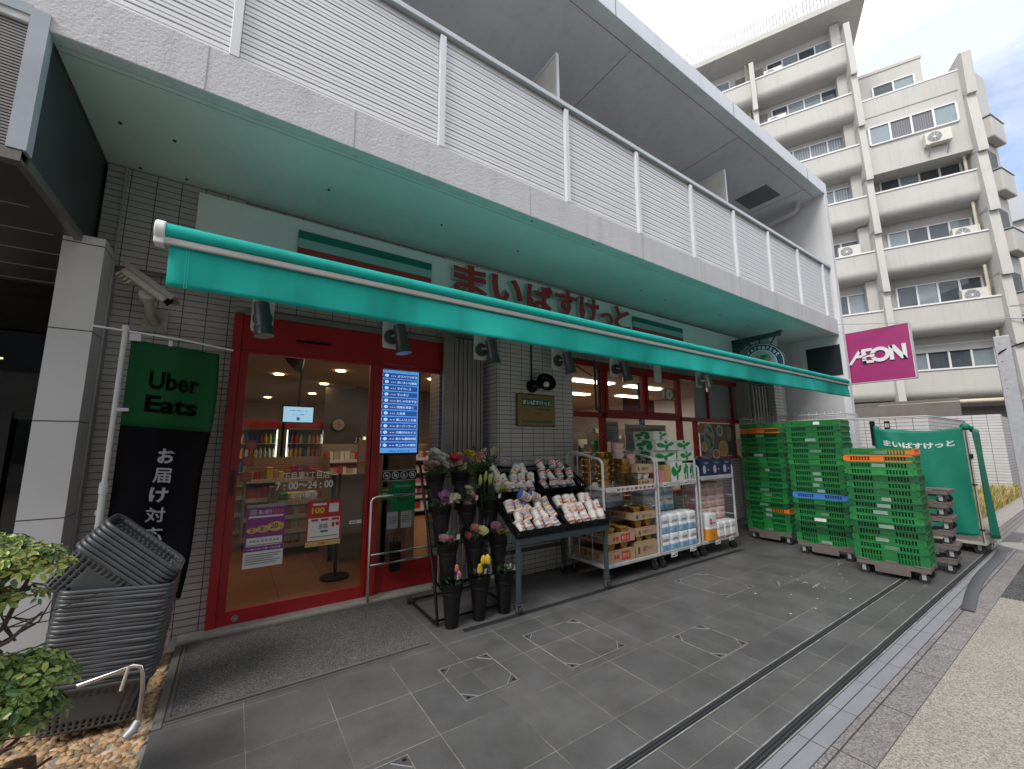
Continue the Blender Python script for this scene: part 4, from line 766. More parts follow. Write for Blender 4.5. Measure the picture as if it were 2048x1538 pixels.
# food photo panel (plain generic dishes)
tb_ = M('table_brown', (.22, .13, .085), .5, var=.2, vs=9); dish = M('dish_blue', (.42, .52, .55), .4, var=.05)
fp = sheet('food_poster', None, (6.83, 4.115, 1.195), RX, UZ, 1.17, .585, tb_, [
    ('c', .07, .82, .13, .75, 0), ('c', .07, .84, .10, .75, 2), ('p', [(.24+.14*cos(a_)*1.0, .56+.44*sin(a_)) for a_ in [2*pi*k/28 for k in range(28)]], 0), ('p', [(.24+.115*cos(a_), .56+.37*sin(a_)) for a_ in [2*pi*k/28 for k in range(28)]], 5)]
    + [('p', [(.24+dx+.045*cos(a_+r0)*1., .56+dz+.09*sin(a_)) for a_ in [2*pi*k/9 for k in range(9)]], mm) for dx, dz, r0, mm in ((-.05, .2, .3, 0), (.04, .24, .8, 3), (-.03, .06, .2, 3), (.05, .08, .5, 0), (-.05, -.08, 1, 0), (.03, -.06, .4, 3), (-.01, -.2, .9, 0), (.05, -.22, .2, 3), (.0, .15, 0, 4), (-.01, -.13, 0, 4))]
    + [('c', .09, .28, .075, 1, 1), ('c', .09, .28, .055, 1, 4), ('c', .55, .78, .09, 1, 1), ('c', .55, .78, .065, 1, 6), ('c', .62, .22, .14, .9, 4), ('c', .62, .22, .11, .9, 7), ('c', .18, .03, .10, .7, 6), ('c', .40, .05, .11, .7, 1), ('c', .40, .05, .08, .7, 2), ('r', .78, .0, 1., 1, 8), ('c', .82, .7, .08, 1.6, 6), ('c', .9, .3, .09, 1.3, 8)],
    [dish, paper, inko, inkg, inky, M('dish_teal', (.16, .30, .32), .5), M('sauce', (.30, .24, .18), .5, var=.3, vs=30), M('fried', (.62, .34, .10), .6, var=.3, vs=40), M('mat_dark', (.05, .045, .04), .6)]); tag(fp, 'printed food panel of assorted dishes in the window right of the tissues', 'poster')
# pillar items
PQ = thing('brass_plaque', 'brass plaque with green name strip on the tiled pillar', 'plaque', (2.645, 3.805, 1.635))
b = MB(); b.bx(-.01, .555, -.028, 0, -.01, .37); obj('plaque_frame', b, M('bronze', (.10, .07, .035), .4, metal=.6), PQ, bev=.008)
sheet('plaque_face', PQ, (0, -.0295, 0), RX, UZ, .545, .36, M('brass', (.27, .19, .08), .34, metal=.6, var=.12, vs=4), [('r', .10, .64, .93, .87, 0), ('t', 'まいばすけっと', .13, .68, .77, .15, 1, .03), ('t', '下目黒2丁目店', .46, .50, .42, .07, 2, .02), ('t', '営業時間', .44, .37, .18, .045, 2, .01), ('t', '7:00〜24:00', .44, .24, .45, .07, 3, .02), ('t', 'AEON', .12, .36, .24, .06, 3, .01), ('r', .10, .10, .93, .16, 0)], [greensign, lm, ink, M('copper_ink', (.35, .14, .05), .5)])
t = thing('wall_lamp', 'black barn door wall lamp above the brass plaque', 'lamp', (2.86, 3.80, 2.1))
b = MB(); b.cy((0, 0, 0), (0, -.03, 0), .075, n=20); b.tube([(0, -.03, 0), (.02, -.09, -.01), (.06, -.12, .0)], .035, n=10); obj('base', b, black, t, smooth=True)
b = MB(); X = Matrix.Translation((.10, -.14, .02)) @ Matrix.Rotation(radians(65), 4, 'X') @ Matrix.Rotation(radians(-18), 4, 'Y'); b.lathe([(.02, -.03), (.05, -.03), (.115, .035), (.118, .045), (.05, .0)], 28, X, cap=False); obj('lamp_shade', b, black, t, smooth='all', solid=.003)
b = MB(); b.ball((.10, -.16, .012), .036, n=16); obj('bulb', b, M('bulb_off', (.75, .73, .70), .3), t, smooth='all'); b = MB(); b.tube([(.05, -.03, .06), (.06, -.08, .12), (.1, -.09, .13), (.12, -.1, .09)], .005, n=6); b.tube([(.0, -.004, .08), (.0, -.004, .55)], .008, n=6); obj('cable', b, black, t)
# security camera
t = thing('security_camera', 'pale weathered security camera on the tiled wall above the banner', 'camera', (-.60, 4.19, 2.42))
cm = M('camera_cream', (.44, .42, .37), .5, var=.12, vs=30)
b = MB(); b.bx(-.075, .075, -.012, 0, -.09, .09); b.tube([(0, -.012, -.02), (-.02, -.10, .01), (-.03, -.19, .10)], [.035, .03, .03], n=10); obj('mount', b, cm, t, smooth=True)
b = MB(); X = Matrix.Translation((-.03, -.24, .20)) @ Matrix.Rotation(radians(38), 4, 'Y') @ Matrix.Rotation(radians(-14), 4, 'Z'); b.bx(-.18, .17, -.045, .045, -.04, .03, 0, X); obj('housing', b, cm, t, bev=.006)
b = MB(); b.bx(-.20, .20, -.058, .058, .032, .045, 0, X); b.bx(-.20, .20, -.058, -.052, .005, .032, 0, X); b.bx(-.20, .20, .052, .058, .005, .032, 0, X); obj('sun_shield', b, M('camera_grey', (.30, .29, .26), .5, var=.1), t)
b = MB(); b.bx(.171, .175, -.036, .036, -.034, .024, 0, X); obj('lens_window', b, black, t); b = MB(); b.cy((-.03, -.215, .115), (-.03, -.26, .135), .05, n=18); obj('swivel', b, cm, t, smooth=True)
for k in range(4): b = MB(); b.bx(-.19+.03*k, -.175+.03*k, -.03, .03, -.075, -.04, 0, X); obj('fin', b, cm, t)
for x, z, l in ((7.95, 3.36, 'left'), (8.27, 3.40, 'right')):
    b = MB(); b.lathe([(.105, 0), (.115, .02), (.10, .05), (.075, .05), (.07, 0)], 24, Matrix.Translation((x, 4.16, z)) @ Matrix.Rotation(radians(90), 4, 'X'), cap=False); b.cy((x, 4.158, z), (x, 4.15, z), .07, n=20, m=1); tag(obj('wall_vent', b, [galv, dark], smooth=True), l+' of the two round vent hoods on the tiled wall by the hanging sign', 'vent', 'round vents')
# ---- interior ----
def dl(x, y, l):
    b = MB(); b.cy((x, y, 2.657), (x, y, 2.645), .075, n=20); o = tag(obj('downlight', b, warm), l, 'ceiling light', 'round warm downlights inside the shop'); return o
for i, (x, y) in enumerate([(.95, 5.1), (1.35, 6.1), (1.37, 7.1), (1.40, 8.8), (1.44, 10.6), (.6, 12.0), (.54, 8.0), (.2, 6.2), (3.0, 7.1), (2.5, 9)]): dl(x, y, 'round warm downlight glowing in the shop ceiling')
for i, (x, y, r_) in enumerate([(5.0, 6.4, .9), (5.8, 5.7, .9), (6.7, 7.3, .9), (7.4, 5.7, .9), (8.6, 7.0, .9), (7.6, 9, .9), (5.2, 9.2, .9), (3.6, 10.5, .9), (3.9, 5.4, .4)]):
    b = MB(); b.bx(x-r_*.62, x+r_*.62, y-.10, y+.10, 2.63, 2.655); tag(obj('fluorescent_fitting', b, tubem), 'long fluorescent fitting on the shop ceiling', 'ceiling light', 'long fluorescent fittings')
# chiller cabinets at the back
def chiller(x0, x1, y, label):
    t = thing('drinks_chiller', label, 'chiller', (x0, y, 0), group='glass fronted chillers at the back'); w = x1-x0
    b = MB(); b.bx(0, w, .45, .7, 0, 1.95); b.bx(0, .05, 0, .45, 0, 1.95); b.bx(w-.05, w, 0, .45, 0, 1.95); b.bx(0, w, 0, .45, 0, .35); b.bx(0, w, 0, .45, 1.75, 1.95); obj('cabinet', b, M('cab', (.25, .23, .21), .5), t)
    b = MB(); b.bx(.055, .075, .05, .08, .36, 1.74); b.bx(w-.075, w-.055, .05, .08, .36, 1.74); obj('lamp', b, coolg, t)
    for k in range(5): b = MB(); b.bx(.05, w-.05, .1, .45, .38+.27*k, .39+.27*k); obj('shelf', b, alu, t)
    b = MB(); b.bx(0, w, -.01, 0, 1.78, 1.93); obj('header_strip', b, inkr, t)
    b = MB(); b.bx(.02, w-.02, -.008, -.003, .36, 1.74); obj('glass_door', b, glass, t); return t
cols = [inky, inkg, inko, paper, M('bottle_amber', (.55, .30, .05), .2), M('bottle_pale', (.55, .60, .50), .2), inkb, inkr]
bt = []
for m_ in cols:
    b = MB(); b.lathe([(.03, 0), (.032, .01), (.032, .12), (.012, .16), (.012, .19)], 8, None); o = obj('drink_bottle', b, m_, smooth=True); o.location = (0, 12.9, -3); bt.append(o)
r_ = random.Random(4); cnt = 0
for ci, (x0, x1) in enumerate(((-.05, .75), (.8, 1.6), (1.65, 2.45))):
    chiller(x0, x1, 9.3, ('left-hand', 'middle', 'right-hand')[ci]+' lit drinks chiller at the back of the shop')
    for k in range(5):
        n = 9
        for j in range(n):
            src = bt[(j//2+k*3+ci*2+r_.randrange(2)) % len(bt)]; o = src.copy(); C.objects.link(o); o.location = (x0+.1+j*(x1-x0-.2)/(n-1), 9.42, .39+.27*k); tag(o, 'drink bottle standing on a lit chiller shelf at the back', 'bottle', 'bottles in the chillers')
for o in bt: bpy.data.objects.remove(o)
# open shelf with packs at right, gondolas, counter
def shelf(x, y, w, rz, label, hh=1.5, n=4, pal=None, group=None):
    t = thing('display_shelf', label, 'shelf', (x, y, 0), rz, group)
    b = MB(); b.bx(0, w, .35, .4, 0, hh); b.bx(0, .03, 0, .4, 0, hh); b.bx(w-.03, w, 0, .4, 0, hh); obj('back_panel', b, creamw, t)
    rr_ = random.Random(int(x*100+y*10))
    for k in range(n):
        z = .15+k*(hh-.2)/n; b = MB(); b.bx(.03, w-.03, 0, .35, z-.03, z); b.bx(.03, w-.03, -.012, -.001, z-.04, z+.015, 0); sh = obj('shelf_board', b, alu, t)
        b = MB(); xx = .05; i = 0
        while xx < w-.12:
            ww = rr_.uniform(.06, .11); b.bx(xx, xx+ww-.008, .04, .3, z, z+rr_.uniform(.10, (hh-.2)/n-.08), rr_.randrange(len(pal or cols))); xx += ww
        g_ = obj('packets', b, pal or cols, sh); g_['kind'] = 'stuff'
    return t
shelf(1.30, 8.0, 2.2, radians(0), 'white shelf of small packets seen through the right of the door', 1.45, 5, [paper, pink, M('pk', (.5, .42, .38), .6), inkr])
shelf(-.1, 7.6, 1.4, radians(0), 'low dark shelf behind the purple poster', .95, 3, [M('pk2', (.16, .12, .08), .6), M('pk3', (.25, .17, .09), .6), ink])
shelf(1.9, 4.95, 1.3, radians(90), 'snack shelf beside the screen with orange packets', 1.5, 5, [inko, M('pk4', (.5, .25, .08), .5), inkr, M('pk5', (.2, .1, .05), .6)])
shelf(1.45, 5.6, 2.4, radians(90), 'long low shelf of packets running back from the glass door', 1.05, 3, [paper, pink, M('pk8', (.35, .25, .18), .6), inkr, inkgr])
shelf(.5, 6.22, 1.15, radians(0), 'low rack of bright packets in front of the checkout counter', .92, 4, [inko, M('pk11', (.45, .38, .28), .6), inkr, inky, paper, inkg])
shelf(.15, 6.9, 1.1, radians(0), 'brown rack of goods behind the door lettering', 1.25, 4, [M('pk9', (.30, .18, .08), .6), M('pk10', (.42, .33, .2), .6), inkr, inky])
shelf(4.6, 5.6, 1.6, radians(0), 'white shelf behind the shop window', 1.65, 4, [paper, M('pk6', (.5, .48, .42), .6), inkg, inkgr])
shelf(6.4, 5.9, 1.6, radians(0), 'shelf with pale packets behind the right part of the window', 1.75, 4, [paper, M('pk7', (.45, .5, .42), .6), pink, inkgr])
b = MB(); b.bx(0, 1.1, 0, .5, 0, .85); o = tag(obj('checkout_counter', b, M('counter', (.20, .17, .14), .5), loc=(.45, 6.7, 0), bev=.01), 'dark checkout counter inside the shop', 'counter')
b = MB(); b.bx(0, .6, -.03, 0, 0, 2.6); b.bx(.6, 3.2, -.03, 0, 1.6, 2.65); tag(obj('partition_wall', b, M('wall_dark', (.10, .09, .085), .7), loc=(1.45, 8.9, 0)), 'dark wall behind the round clock inside the shop', 'wall')
b = MB(); b.cy((0, 0, 0), (0, -.03, 0), .13, n=28); b.cy((0, -.031, 0), (0, -.033, 0), .115, n=28, m=1); b.bx(-.004, .004, -.036, -.034, 0, .08, 2); b.bx(0, .06, -.036, -.034, -.004, .004, 2); tag(obj('wall_clock', b, [dark, M('dial', (.35, .31, .26), .5), ink], loc=(1.72, 8.86, 1.84)), 'round clock on the dark inner wall', 'clock')
IT = thing('hanging_screen', 'small pale blue screen hanging from the shop ceiling', 'screen', (.53, 6.5, 1.755)); b = MB(); b.bx(-.015, .395, 0, .04, -.015, .235); b.bx(.17, .21, .02, .04, .235, .9); obj('housing', b, black, IT)
sheet('display', IT, (0, -.002, 0), RX, UZ, .38, .215, em('scr', (.28, .50, .68), .75), [('t', 'お買い得セール', .2, .7, .6, .1, 0, .01), ('t', 'レジ袋', .3, .45, .4, .1, 0, .01), ('r', .45, .1, .55, .32, 0)], [scb])
b = MB(); b.lathe([(.02, .16), (.19, 0), (.2, .0)], 24, Matrix.Translation((.42, 4.72, 2.36)) @ Matrix.Rotation(radians(60), 4, 'Y') @ Matrix.Rotation(radians(30), 4, 'X')); tag(obj('ceiling_mirror', b, M('mirror_brown', (.10, .075, .06), .2, metal=.5)), 'dark round convex mirror high inside the door', 'mirror')
b = MB(); b.cy((0, 0, 0), (0, 0, 1.1), .018); b.cy((0, 0, 0), (0, 0, .02), .15, n=20); tag(obj('rope_post', b, black, loc=(1.0, 4.9, .012), smooth=True), 'black post standing just inside the glass door', 'post')
b = MB(); b.bx(0, .14, 0, .01, 0, 1.45); tag(obj('blue_banner', b, inkb, loc=(5.62, 4.45, 1.0)), 'narrow blue vertical banner inside the window', 'banner'); b = MB(); text(b, '免', (5.635, 4.445, 2.1), RX, UZ, .10, .12); text(b, 'セ', (5.635, 4.445, 1.92), RX, UZ, .10, .12); text(b, 'ル', (5.635, 4.445, 1.76), RX, UZ, .10, .12); text(b, 'フ', (5.635, 4.445, 1.6), RX, UZ, .10, .12); o = obj('lettering', b, paper, C.objects['blue_banner']); o.location = (-5.62, -4.45, -1.0)
b = MB(); b.bx(0, .95, 0, .01, 0, .30); tag(obj('magenta_board', b, M('mag2', (.25, .05, .09), .5), loc=(6.1, 5.2, 2.0)), 'dark magenta board hanging inside the window', 'sign')
for x, z, w, h, l in ((4.52, 1.45, .28, .30, 'left'), (4.95, 1.30, .42, .42, 'middle'), (5.42, 1.30, .55, .42, 'right')):
    o = sheet('notice_poster', None, (x, 4.20, z), RX, UZ, w, h, M('pst', (.52, .49, .46), .7), [('r', .1, .78, .9, .86, 0), ('r', .1, .55, .8, .6, 1), ('r', .1, .4, .85, .45, 1), ('r', .15, .1, .6, .32, 2)], [M('fad', (.45, .22, .22), .6), inkgr, M('fad2', (.35, .36, .42), .6)]); tag(o, l+' of the pale notice sheets inside the window above the bowls', 'notice', 'notices inside the window')
for x, y, e, c_ in ((2.0, 7.4, 5, (1, .85, .7)), (1.2, 6.5, 8, (1, .62, .34)), (5.6, 6.6, 22, (1, .88, .72)), (1.2, 10.5, 9, (1, .72, .46)), (8.2, 7.2, 12, (1, .88, .74))):
    l_ = bpy.data.lights.new('shop_ceiling_light', 'AREA'); l_.shape = 'RECTANGLE'; l_.size = 2.2; l_.size_y = 1.6; l_.energy = e; l_.color = c_; lo = bpy.data.objects.new('shop_ceiling_light', l_); C.objects.link(lo); lo.location = (x, y, 2.6)
# recess at the right end of the shop
b = MB(); b.bx(10.135, 10.148, 2.92, 3.52, 2.79, 3.42); tag(obj('wall_panel', b, M('panel_black', (.02, .024, .03), .35)), 'black rectangular panel on the inner face of the end wall', 'panel')
b = MB(); b.bx(10.135, 10.148, 2.96, 4.19, 0, 2.72); tag(obj('white_sheet_panel', b, M('panel_white', (.56, .56, .58), .5, var=.04)), 'plain white panel below the black panel on the end wall', 'panel')
AC = thing('air_conditioner_cabinet', 'tall cream air conditioning cabinet with vertical slats behind the crates', 'air conditioner', (8.25, 3.9, 1.5))
b = MB(); b.bx(0, 1.62, 0, .27, 0, 1.12); obj('casing', b, M('cab_cream', (.46, .43, .39), .5, var=.06), AC, bev=.02)
b = MB(); b.bx(.06, 1.0, -.012, -.002, .06, 1.02); obj('coil', b, M('coil', (.10, .10, .10), .6), AC)
b = MB()
for k in range(8): x = .06+k*.125; b.bx(x, x+.055, -.05, -.013, .03, 1.05)
b.bx(.03, 1.03, -.05, -.013, 1.05, 1.09); obj('slats', b, M('slat_cream', (.36, .34, .31), .5), AC)
b = MB(); b.bx(1.3, 1.42, -.006, -.001, .78, .83); obj('badge', b, dark, AC)
b = MB(); b.bx(8.2, 9.95, 3.85, 4.18, 0, 1.5); tag(obj('cabinet_plinth', b, M('plinth_grey', (.30, .29, .28), .7)), 'grey base under the air conditioning cabinet, hidden by crates', 'base')
for i, x in enumerate((9.05, 9.25)):
    pass
b = MB(); b.prism([(10.398, 2.68, 1.35), (10.398, 2.60, 1.35), (10.398, 2.60, 1.83), (10.398, 2.68, 1.83)], (-.008, 0, 0)); tag(obj('black_strip', b, black), 'left narrow black notice strip on the low tiled wall', 'notice')
b = MB(); b.prism([(10.398, 2.46, 1.25), (10.398, 2.38, 1.25), (10.398, 2.38, 1.82), (10.398, 2.46, 1.82)], (-.008, 0, 0)); text(b, '駐', (10.388, 2.455, 1.7), (0, -1, 0), UZ, .07, .08, 1); text(b, '車', (10.388, 2.455, 1.58), (0, -1, 0), UZ, .07, .08, 1); text(b, '禁', (10.388, 2.455, 1.46), (0, -1, 0), UZ, .07, .08, 1); tag(obj('black_strip', b, [black, paper]), 'right black notice strip with white writing on the low tiled wall', 'notice')
# ================= SIGNS =================
AE = thing('projecting_sign', 'magenta square projecting sign with raised white lettering', 'sign', (10.45, 2.93, 2.62))
b = MB(); b.bx(0, .16, -1.0, 0, 0, 1.05); obj('panel', b, magenta, AE, bev=.004); b = MB(); b.bx(-.004, .165, -1.012, -1.001, -.005, 1.055); b.bx(-.004, .165, -1.0, 0, 1.051, 1.06); b.bx(-.002, .162, -1.0, 0, -.012, -.001); obj('edge_trim', b, M('sign_edge', (.62, .60, .62), .4), AE)
lw = M('sign_letter_white', (.80, .82, .82), .45, var=.02); lgs = M('sign_letter_side', (.40, .42, .42), .5, var=0)
def LP(b, polys, m=0, x0=-.022, d=.018):   # polys in sign coords: s along the face (0..1 left to right), z up
    for pl in polys: b.prism([(x0, -s_, z) for s_, z in pl], (d, 0, 0), m)
def strokes():
    A_ = [[(.03, .375), (.085, .375), (.29, .67), (.225, .67)], [(.225, .615), (.43, .615), (.43, .67), (.225, .67)], [(.17, .50), (.28, .50), (.28, .55), (.20, .55)]]
    E_ = [[(.265, .375), (.33, .375), (.33, .66), (.265, .66)], [(.265, .375), (.44, .375), (.44, .43), (.265, .43)], [(.33, .50), (.41, .50), (.41, .55), (.33, .55)]]
    N_ = [[(.685, .38), (.745, .38), (.745, .67), (.685, .67)], [(.875, .38), (.935, .38), (.935, .67), (.875, .67)], [(.685, .67), (.77, .67), (.935, .38), (.85, .38)]]
    return A_, E_, N_
for gi, g_ in enumerate(strokes()):
    b = MB(); LP(b, g_, 0, -.024-.001*gi, .022); obj('letter', b, lw, AE, bev=.003)
def ring(b, cx, cz, rx, rz_, w, x, d, a0=0, a1=2*pi, n=36, wv=None, rot=0.):
    vs = []
    for i in range(n+1):
        a = a0+(a1-a0)*i/n; ww = w*(wv(i/n) if wv else 1)
        for r__ in (1, -1):
            ex, ez = (rx+r__*ww/2)*cos(a), (rz_+r__*ww/2)*sin(a); s_, z = cx+ex*cos(rot)-ez*sin(rot), cz+ex*sin(rot)+ez*cos(rot)
            vs += [(x, -s_, z), (x+d, -s_, z)]
    fs = []
    for i in range(n): k = 4*i; fs += [(k, k+4, k+6, k+2), (k+1, k+3, k+7, k+5), (k, k+1, k+5, k+4), (k+2, k+6, k+7, k+3)]
    b.add(vs, fs)
b = MB(); ring(b, .545, .523, .118, .115, .065, -.028, .024); obj('letter', b, lw, AE)
b = MB(); ring(b, .40, .512, .155, .038, .011, -.0335, .003, rot=.17); obj('logo_swoosh_edge', b, magenta, AE)
b = MB(); b.tube([(10.0, 2.88, 3.80), (10.50, 1.95, 3.685)], .006, n=6); tag(obj('stay_wire', b, galv), 'thin stay wire from the balcony slab to the magenta sign', 'wire')
# round hanging sign
HS = thing('hanging_round_sign', 'round navy and white store emblem hanging from a black bracket', 'sign', (8.0, 4.0, 2.7))
b = MB(); b.bx(-.03, .03, -.88, .0, .64, .72); b.bx(-.03, .03, -.06, .0, .25, .72); b.prism([(-.03, -.06, .40), (-.03, -.06, .64), (-.03, -.30, .64)], (.06, 0, 0)); b.bx(-.04, .04, -.90, -.80, .70, .73)
for y0, y1, z1 in ((-.28, -.36, .50), (-.50, -.50, .56), (-.78, -.66, .48)): b.tube([(0, y0, .66), (0, y1, z1)], .014, n=6)
obj('bracket', b, M('bracket_dark', (.03, .05, .05), .5), HS, bev=.003)
cy_, cz_ = -.50, .16
def disc(b, r__, x, m, n=48): b.add([(x, cy_+r__*cos(2*pi*k/n), cz_+r__*sin(2*pi*k/n)) for k in range(n)], [tuple(range(n))], m)
b = MB(); b.cy((-.02, cy_, cz_), (.02, cy_, cz_), .40, n=56); disc(b, .385, -.0215, 1); disc(b, .375, -.0225, 2); disc(b, .275, -.0235, 1); disc(b, .262, -.0245, 3)
def arc(s_, r__, size, m):
    n = len(s_); 
    for i, ch in enumerate(s_):
        a = radians(90+ (n-1)*6.3/1-12.6*i); rv = Vector((0, -sin(a), cos(a)*1.0)); 
        rad = Vector((0, cos(a), sin(a))); tang = Vector((0, sin(a), -cos(a)))*-1 if False else Vector((0, sin(a), -cos(a)))
        # seen from -X the reader's right is -Y
        a2 = radians(90-(n-1)*6.3+12.6*i); rad = Vector((0, -cos(a2)*-1, sin(a2))); rad = Vector((0, cos(pi-a2), sin(a2)))
        rad = Vector((0, cos(radians(90-(n-1)*6.3+12.6*i)), sin(radians(90-(n-1)*6.3+12.6*i)))); rad.y = cos(radians(90+(n-1)*6.3-12.6*i)); rad.y *= -1; rad.z = sin(radians(90+(n-1)*6.3-12.6*i))
        rg = Vector((0, -rad.z, rad.y)); c0 = Vector((-.026, cy_, cz_))+rad*r__-rg*size*.33
        hh = size*(1 if ch in 'SBkt' else .75); text(b, ch, c0, rg, rad, size*.66, hh, m, bold=.03)
arc('Supermarket', .292, .07, 1)
r_ = random.Random(2)
for k in range(16):   # generic basket of produce: coloured blobs
    a = r_.random()*6.28; rr_ = r_.random()**.5*.16; b.add([(-.0255-.0002*k, cy_+rr_*cos(a)+.06*cos(t_)*r_.uniform(.8, 1), cz_+.04+rr_*sin(a)*.7+.05*sin(t_)) for t_ in [2*pi*j/12 for j in range(12)]], [tuple(range(12))], 4+k % 4)
b.add([(-.031, cy_+.33, cz_-.05), (-.031, cy_-.36, cz_-.10), (-.031, cy_-.42, cz_-.17), (-.031, cy_-.36, cz_-.26), (-.031, cy_+.30, cz_-.22)], [(0, 1, 2, 3, 4)], 1)
text(b, 'Basket', (-.033, cy_+.26, cz_-.20), (0, -1, -.04), UZ, .54, .12, 8, bold=.03, shear=.3)
obj('emblem', b, [dark, lm, M('emblem_navy', (.02, .06, .11), .5), M('emblem_pale', (.35, .45, .45), .5), inko, inkg, M('emb_brown', (.30, .18, .08), .6), M('emb_teal', (.05, .25, .28), .6), ink], HS)
# ================= UBER BANNER =================
BN = thing('nobori_banner', 'green and black delivery banner hanging from a white pole', 'banner', (-.685, 3.74, -.05))
b = MB(); b.tube([(0, 0, 0), (0, 0, 1.2)], .020, n=14); b.tube([(0, 0, 1.2), (0, 0, 2.28)], .016, n=14); b.tube([(0, 0, 1.17), (0, 0, 1.24)], .025, n=14); b.tube([(0, 0, 2.26), (0, 0, 2.30)], .021, n=14); obj('pole', b, M('pole_white', (.60, .62, .62), .35, var=.04), BN, smooth=True)
b = MB(); b.tube([(-.16, 0, 2.275), (.30, -.0, 2.245), (.62, .01, 2.205)], .007, n=8); obj('crossbar', b, white, BN, smooth=True)
clipm = M('clip_lilac', (.56, .54, .62), .45, var=0)
for x, z, w, h in ((.05, 2.225, .06, .05), (.26, 2.205, .022, .04), (.02, 1.72, .075, .022), (.0, 1.05, .04, .03)): b = MB(); b.bx(x-.025 if w < .07 else x-.035, x-.025+w, -.012, .012, z-h/2, z+h/2); obj('clip', b, clipm, BN)
def ban(u, v):   # u across, v down 0..1
    x0 = .035+.0*v; w = .50-.0*v-.13*max(0, v-.30)**1.3; x = x0+u*w; z = 2.21-.045*u-1.72*v+.0*u
    return (x+(.012*sin(v*9)*u), .012*sin(u*9+v*3)+.010*sin(v*14+u*5)*v-.02*v*u, z)
b = MB(); b.grid(lambda u, v: ban(u, v*.345), 16, 14, 0); b.grid(lambda u, v: ban(u, .345+v*.655), 16, 26, 1); obj('cloth', b, [M('banner_green', (.010, .075, .026), .85, var=.06, spec=.15), M('banner_black', (.006, .0055, .007), .9, var=.1, spec=.08)], BN, smooth='all', solid=.001)
def onban(vs, u0, v0, w, h, name, m, s_, bold):
    g = text_geo(s_, bold, 0., 0.); x0, x1, y0, y1 = g[2:]; b = MB(); pts = []
    for v in g[0]:
        u = u0+(v.x-x0)/(x1-x0)*w; vv = v0+h-(v.y-y0)/(y1-y0)*h; p = ban(u, vv); pts.append((p[0], p[1]-.004-v.z*.0002, p[2]))
    b.add(pts, g[1]); obj(name, b, m, BN)
inkdk = M('banner_ink', (.003, .004, .004), .95, var=0, spec=.03); bl = M('banner_letter', (.36, .36, .38), .7, var=0)
onban(0, .23, .115, .55, .075, 'letters', inkdk, 'Uber', .028); onban(0, .22, .215, .57, .07, 'letters', inkdk, 'Eats', .035)
for i, ch in enumerate('お届け対応店'): onban(0, .45-.014*i, .425+.0765*i, .19+.010*i, .058, 'letters', bl, ch, .035)
# ================= SHOPPING BASKETS =================
def basket_mesh():
    b = MB(); n = 96; L0, W0, L1, W1, H = .36, .235, .43, .30, .215
    def per(t_, l, w, r__=.04):
        segs = [(l/2-r__, w/2-r__, 0), (-(l/2-r__), w/2-r__, 1), (-(l/2-r__), -(w/2-r__), 2), (l/2-r__, -(w/2-r__), 3)]
        pts = []
        for cx, cy, k in segs:
            for j in range(5): a = pi/2*k+pi/2*j/4; pts.append((cx+r__*cos(a), cy+r__*sin(a)))
        tot = [0]
        for i in range(len(pts)): p, q_ = pts[i], pts[(i+1) % len(pts)]; tot.append(tot[-1]+sqrt((p[0]-q_[0])**2+(p[1]-q_[1])**2))
        d = (t_ % 1)*tot[-1]; i = 0
        while tot[i+1] < d-1e-9: i += 1
        p, q_ = pts[i % len(pts)], pts[(i+1) % len(pts)]; f = (d-tot[i])/(tot[i+1]-tot[i]); return p[0]+(q_[0]-p[0])*f, p[1]+(q_[1]-p[1])*f
    zs = [0, .012, .05, .056, .085, .091, .12, .126, .155, .161, .185, H]
    def fn(u, v): k = round(v*(len(zs)-1)); z = zs[k]; f = z/H; x, y = per(u, L0+(L1-L0)*f, W0+(W1-W0)*f); return (x, y, z)
    slot = {1, 3, 5, 7, 9}
    def skip(i, j):
        if j not in slot or i % 2: return False
        p = per((i+.5)/n, 1, 1); x, y, _ = fn((i+.5)/n, 0)
        if abs(x) < .085 and j in (3, 5, 7): return False   # blank plate in the middle of the long side
        return True
    b.grid(fn, n, len(zs)-1, 0, skip)
    # floor and rolled rim
    b.grid(lambda u, v: (lambda x, y: (x*v, y*v, .002))(*per(u, L0, W0)), 48, 1)
    for z0, o_, z1 in ((H-.001, .0, H), ):
        prof = [(0, H-.004), (.010, H+.001), (.014, H-.004), (.013, H-.014), (.009, H-.017)]
        b.grid(lambda u, v: (lambda k: (lambda x, y: (x, y, prof[k][1]))(*per(u, L1+2*prof[k][0], W1+2*prof[k][0], .04+prof[k][0])))(round(v*4)), 48, 4)
    return b
bm_ = basket_mesh(); basket_m = M('basket_grey', (.075, .079, .086), .36, var=.12, vs=10, spec=.6)
def mk_basket():
    t = thing('shopping_basket', 'b', 'basket', (0, 0, -5), 0, 'nested dark grey shopping baskets')
    o = obj('body', bm_, basket_m, t, smooth='all'); k = o.modifiers.new('s', 'SOLIDIFY'); k.thickness = .0022
    for s_ in (-1, 1):
        b = MB(); b.tube([(-.215, s_*.10, .200), (-.17, s_*.158, .203), (0, s_*.162, .203), (.17, s_*.158, .203), (.215, s_*.10, .200)], .0045, n=6); obj('handle', b, basket_m, t, smooth=True)
    return t
bk = mk_basket(); NB_ = 24; P0 = Vector((-.505, 3.17, .03)); first = True
for i in range(NB_):
    z = i*.0195; loc = P0+Vector((.10*z+.0, 0, z)); l = 'dark grey shopping basket, %s of the upright stack' % (ORD[NB_-1-i]); rot = (0, radians(5), radians(-2+1.6*sin(i*2.3)))
    if i == 0: bk.location = loc; bk.rotation_euler = rot; bk['label'] = 'lowest dark grey shopping basket, its slotted side showing under the stack'
    else: dup(bk, loc, rot, l)
nrm = Vector((sin(radians(43)), 0, cos(radians(43)))); ctop = Vector((-.362, 3.17, .885))
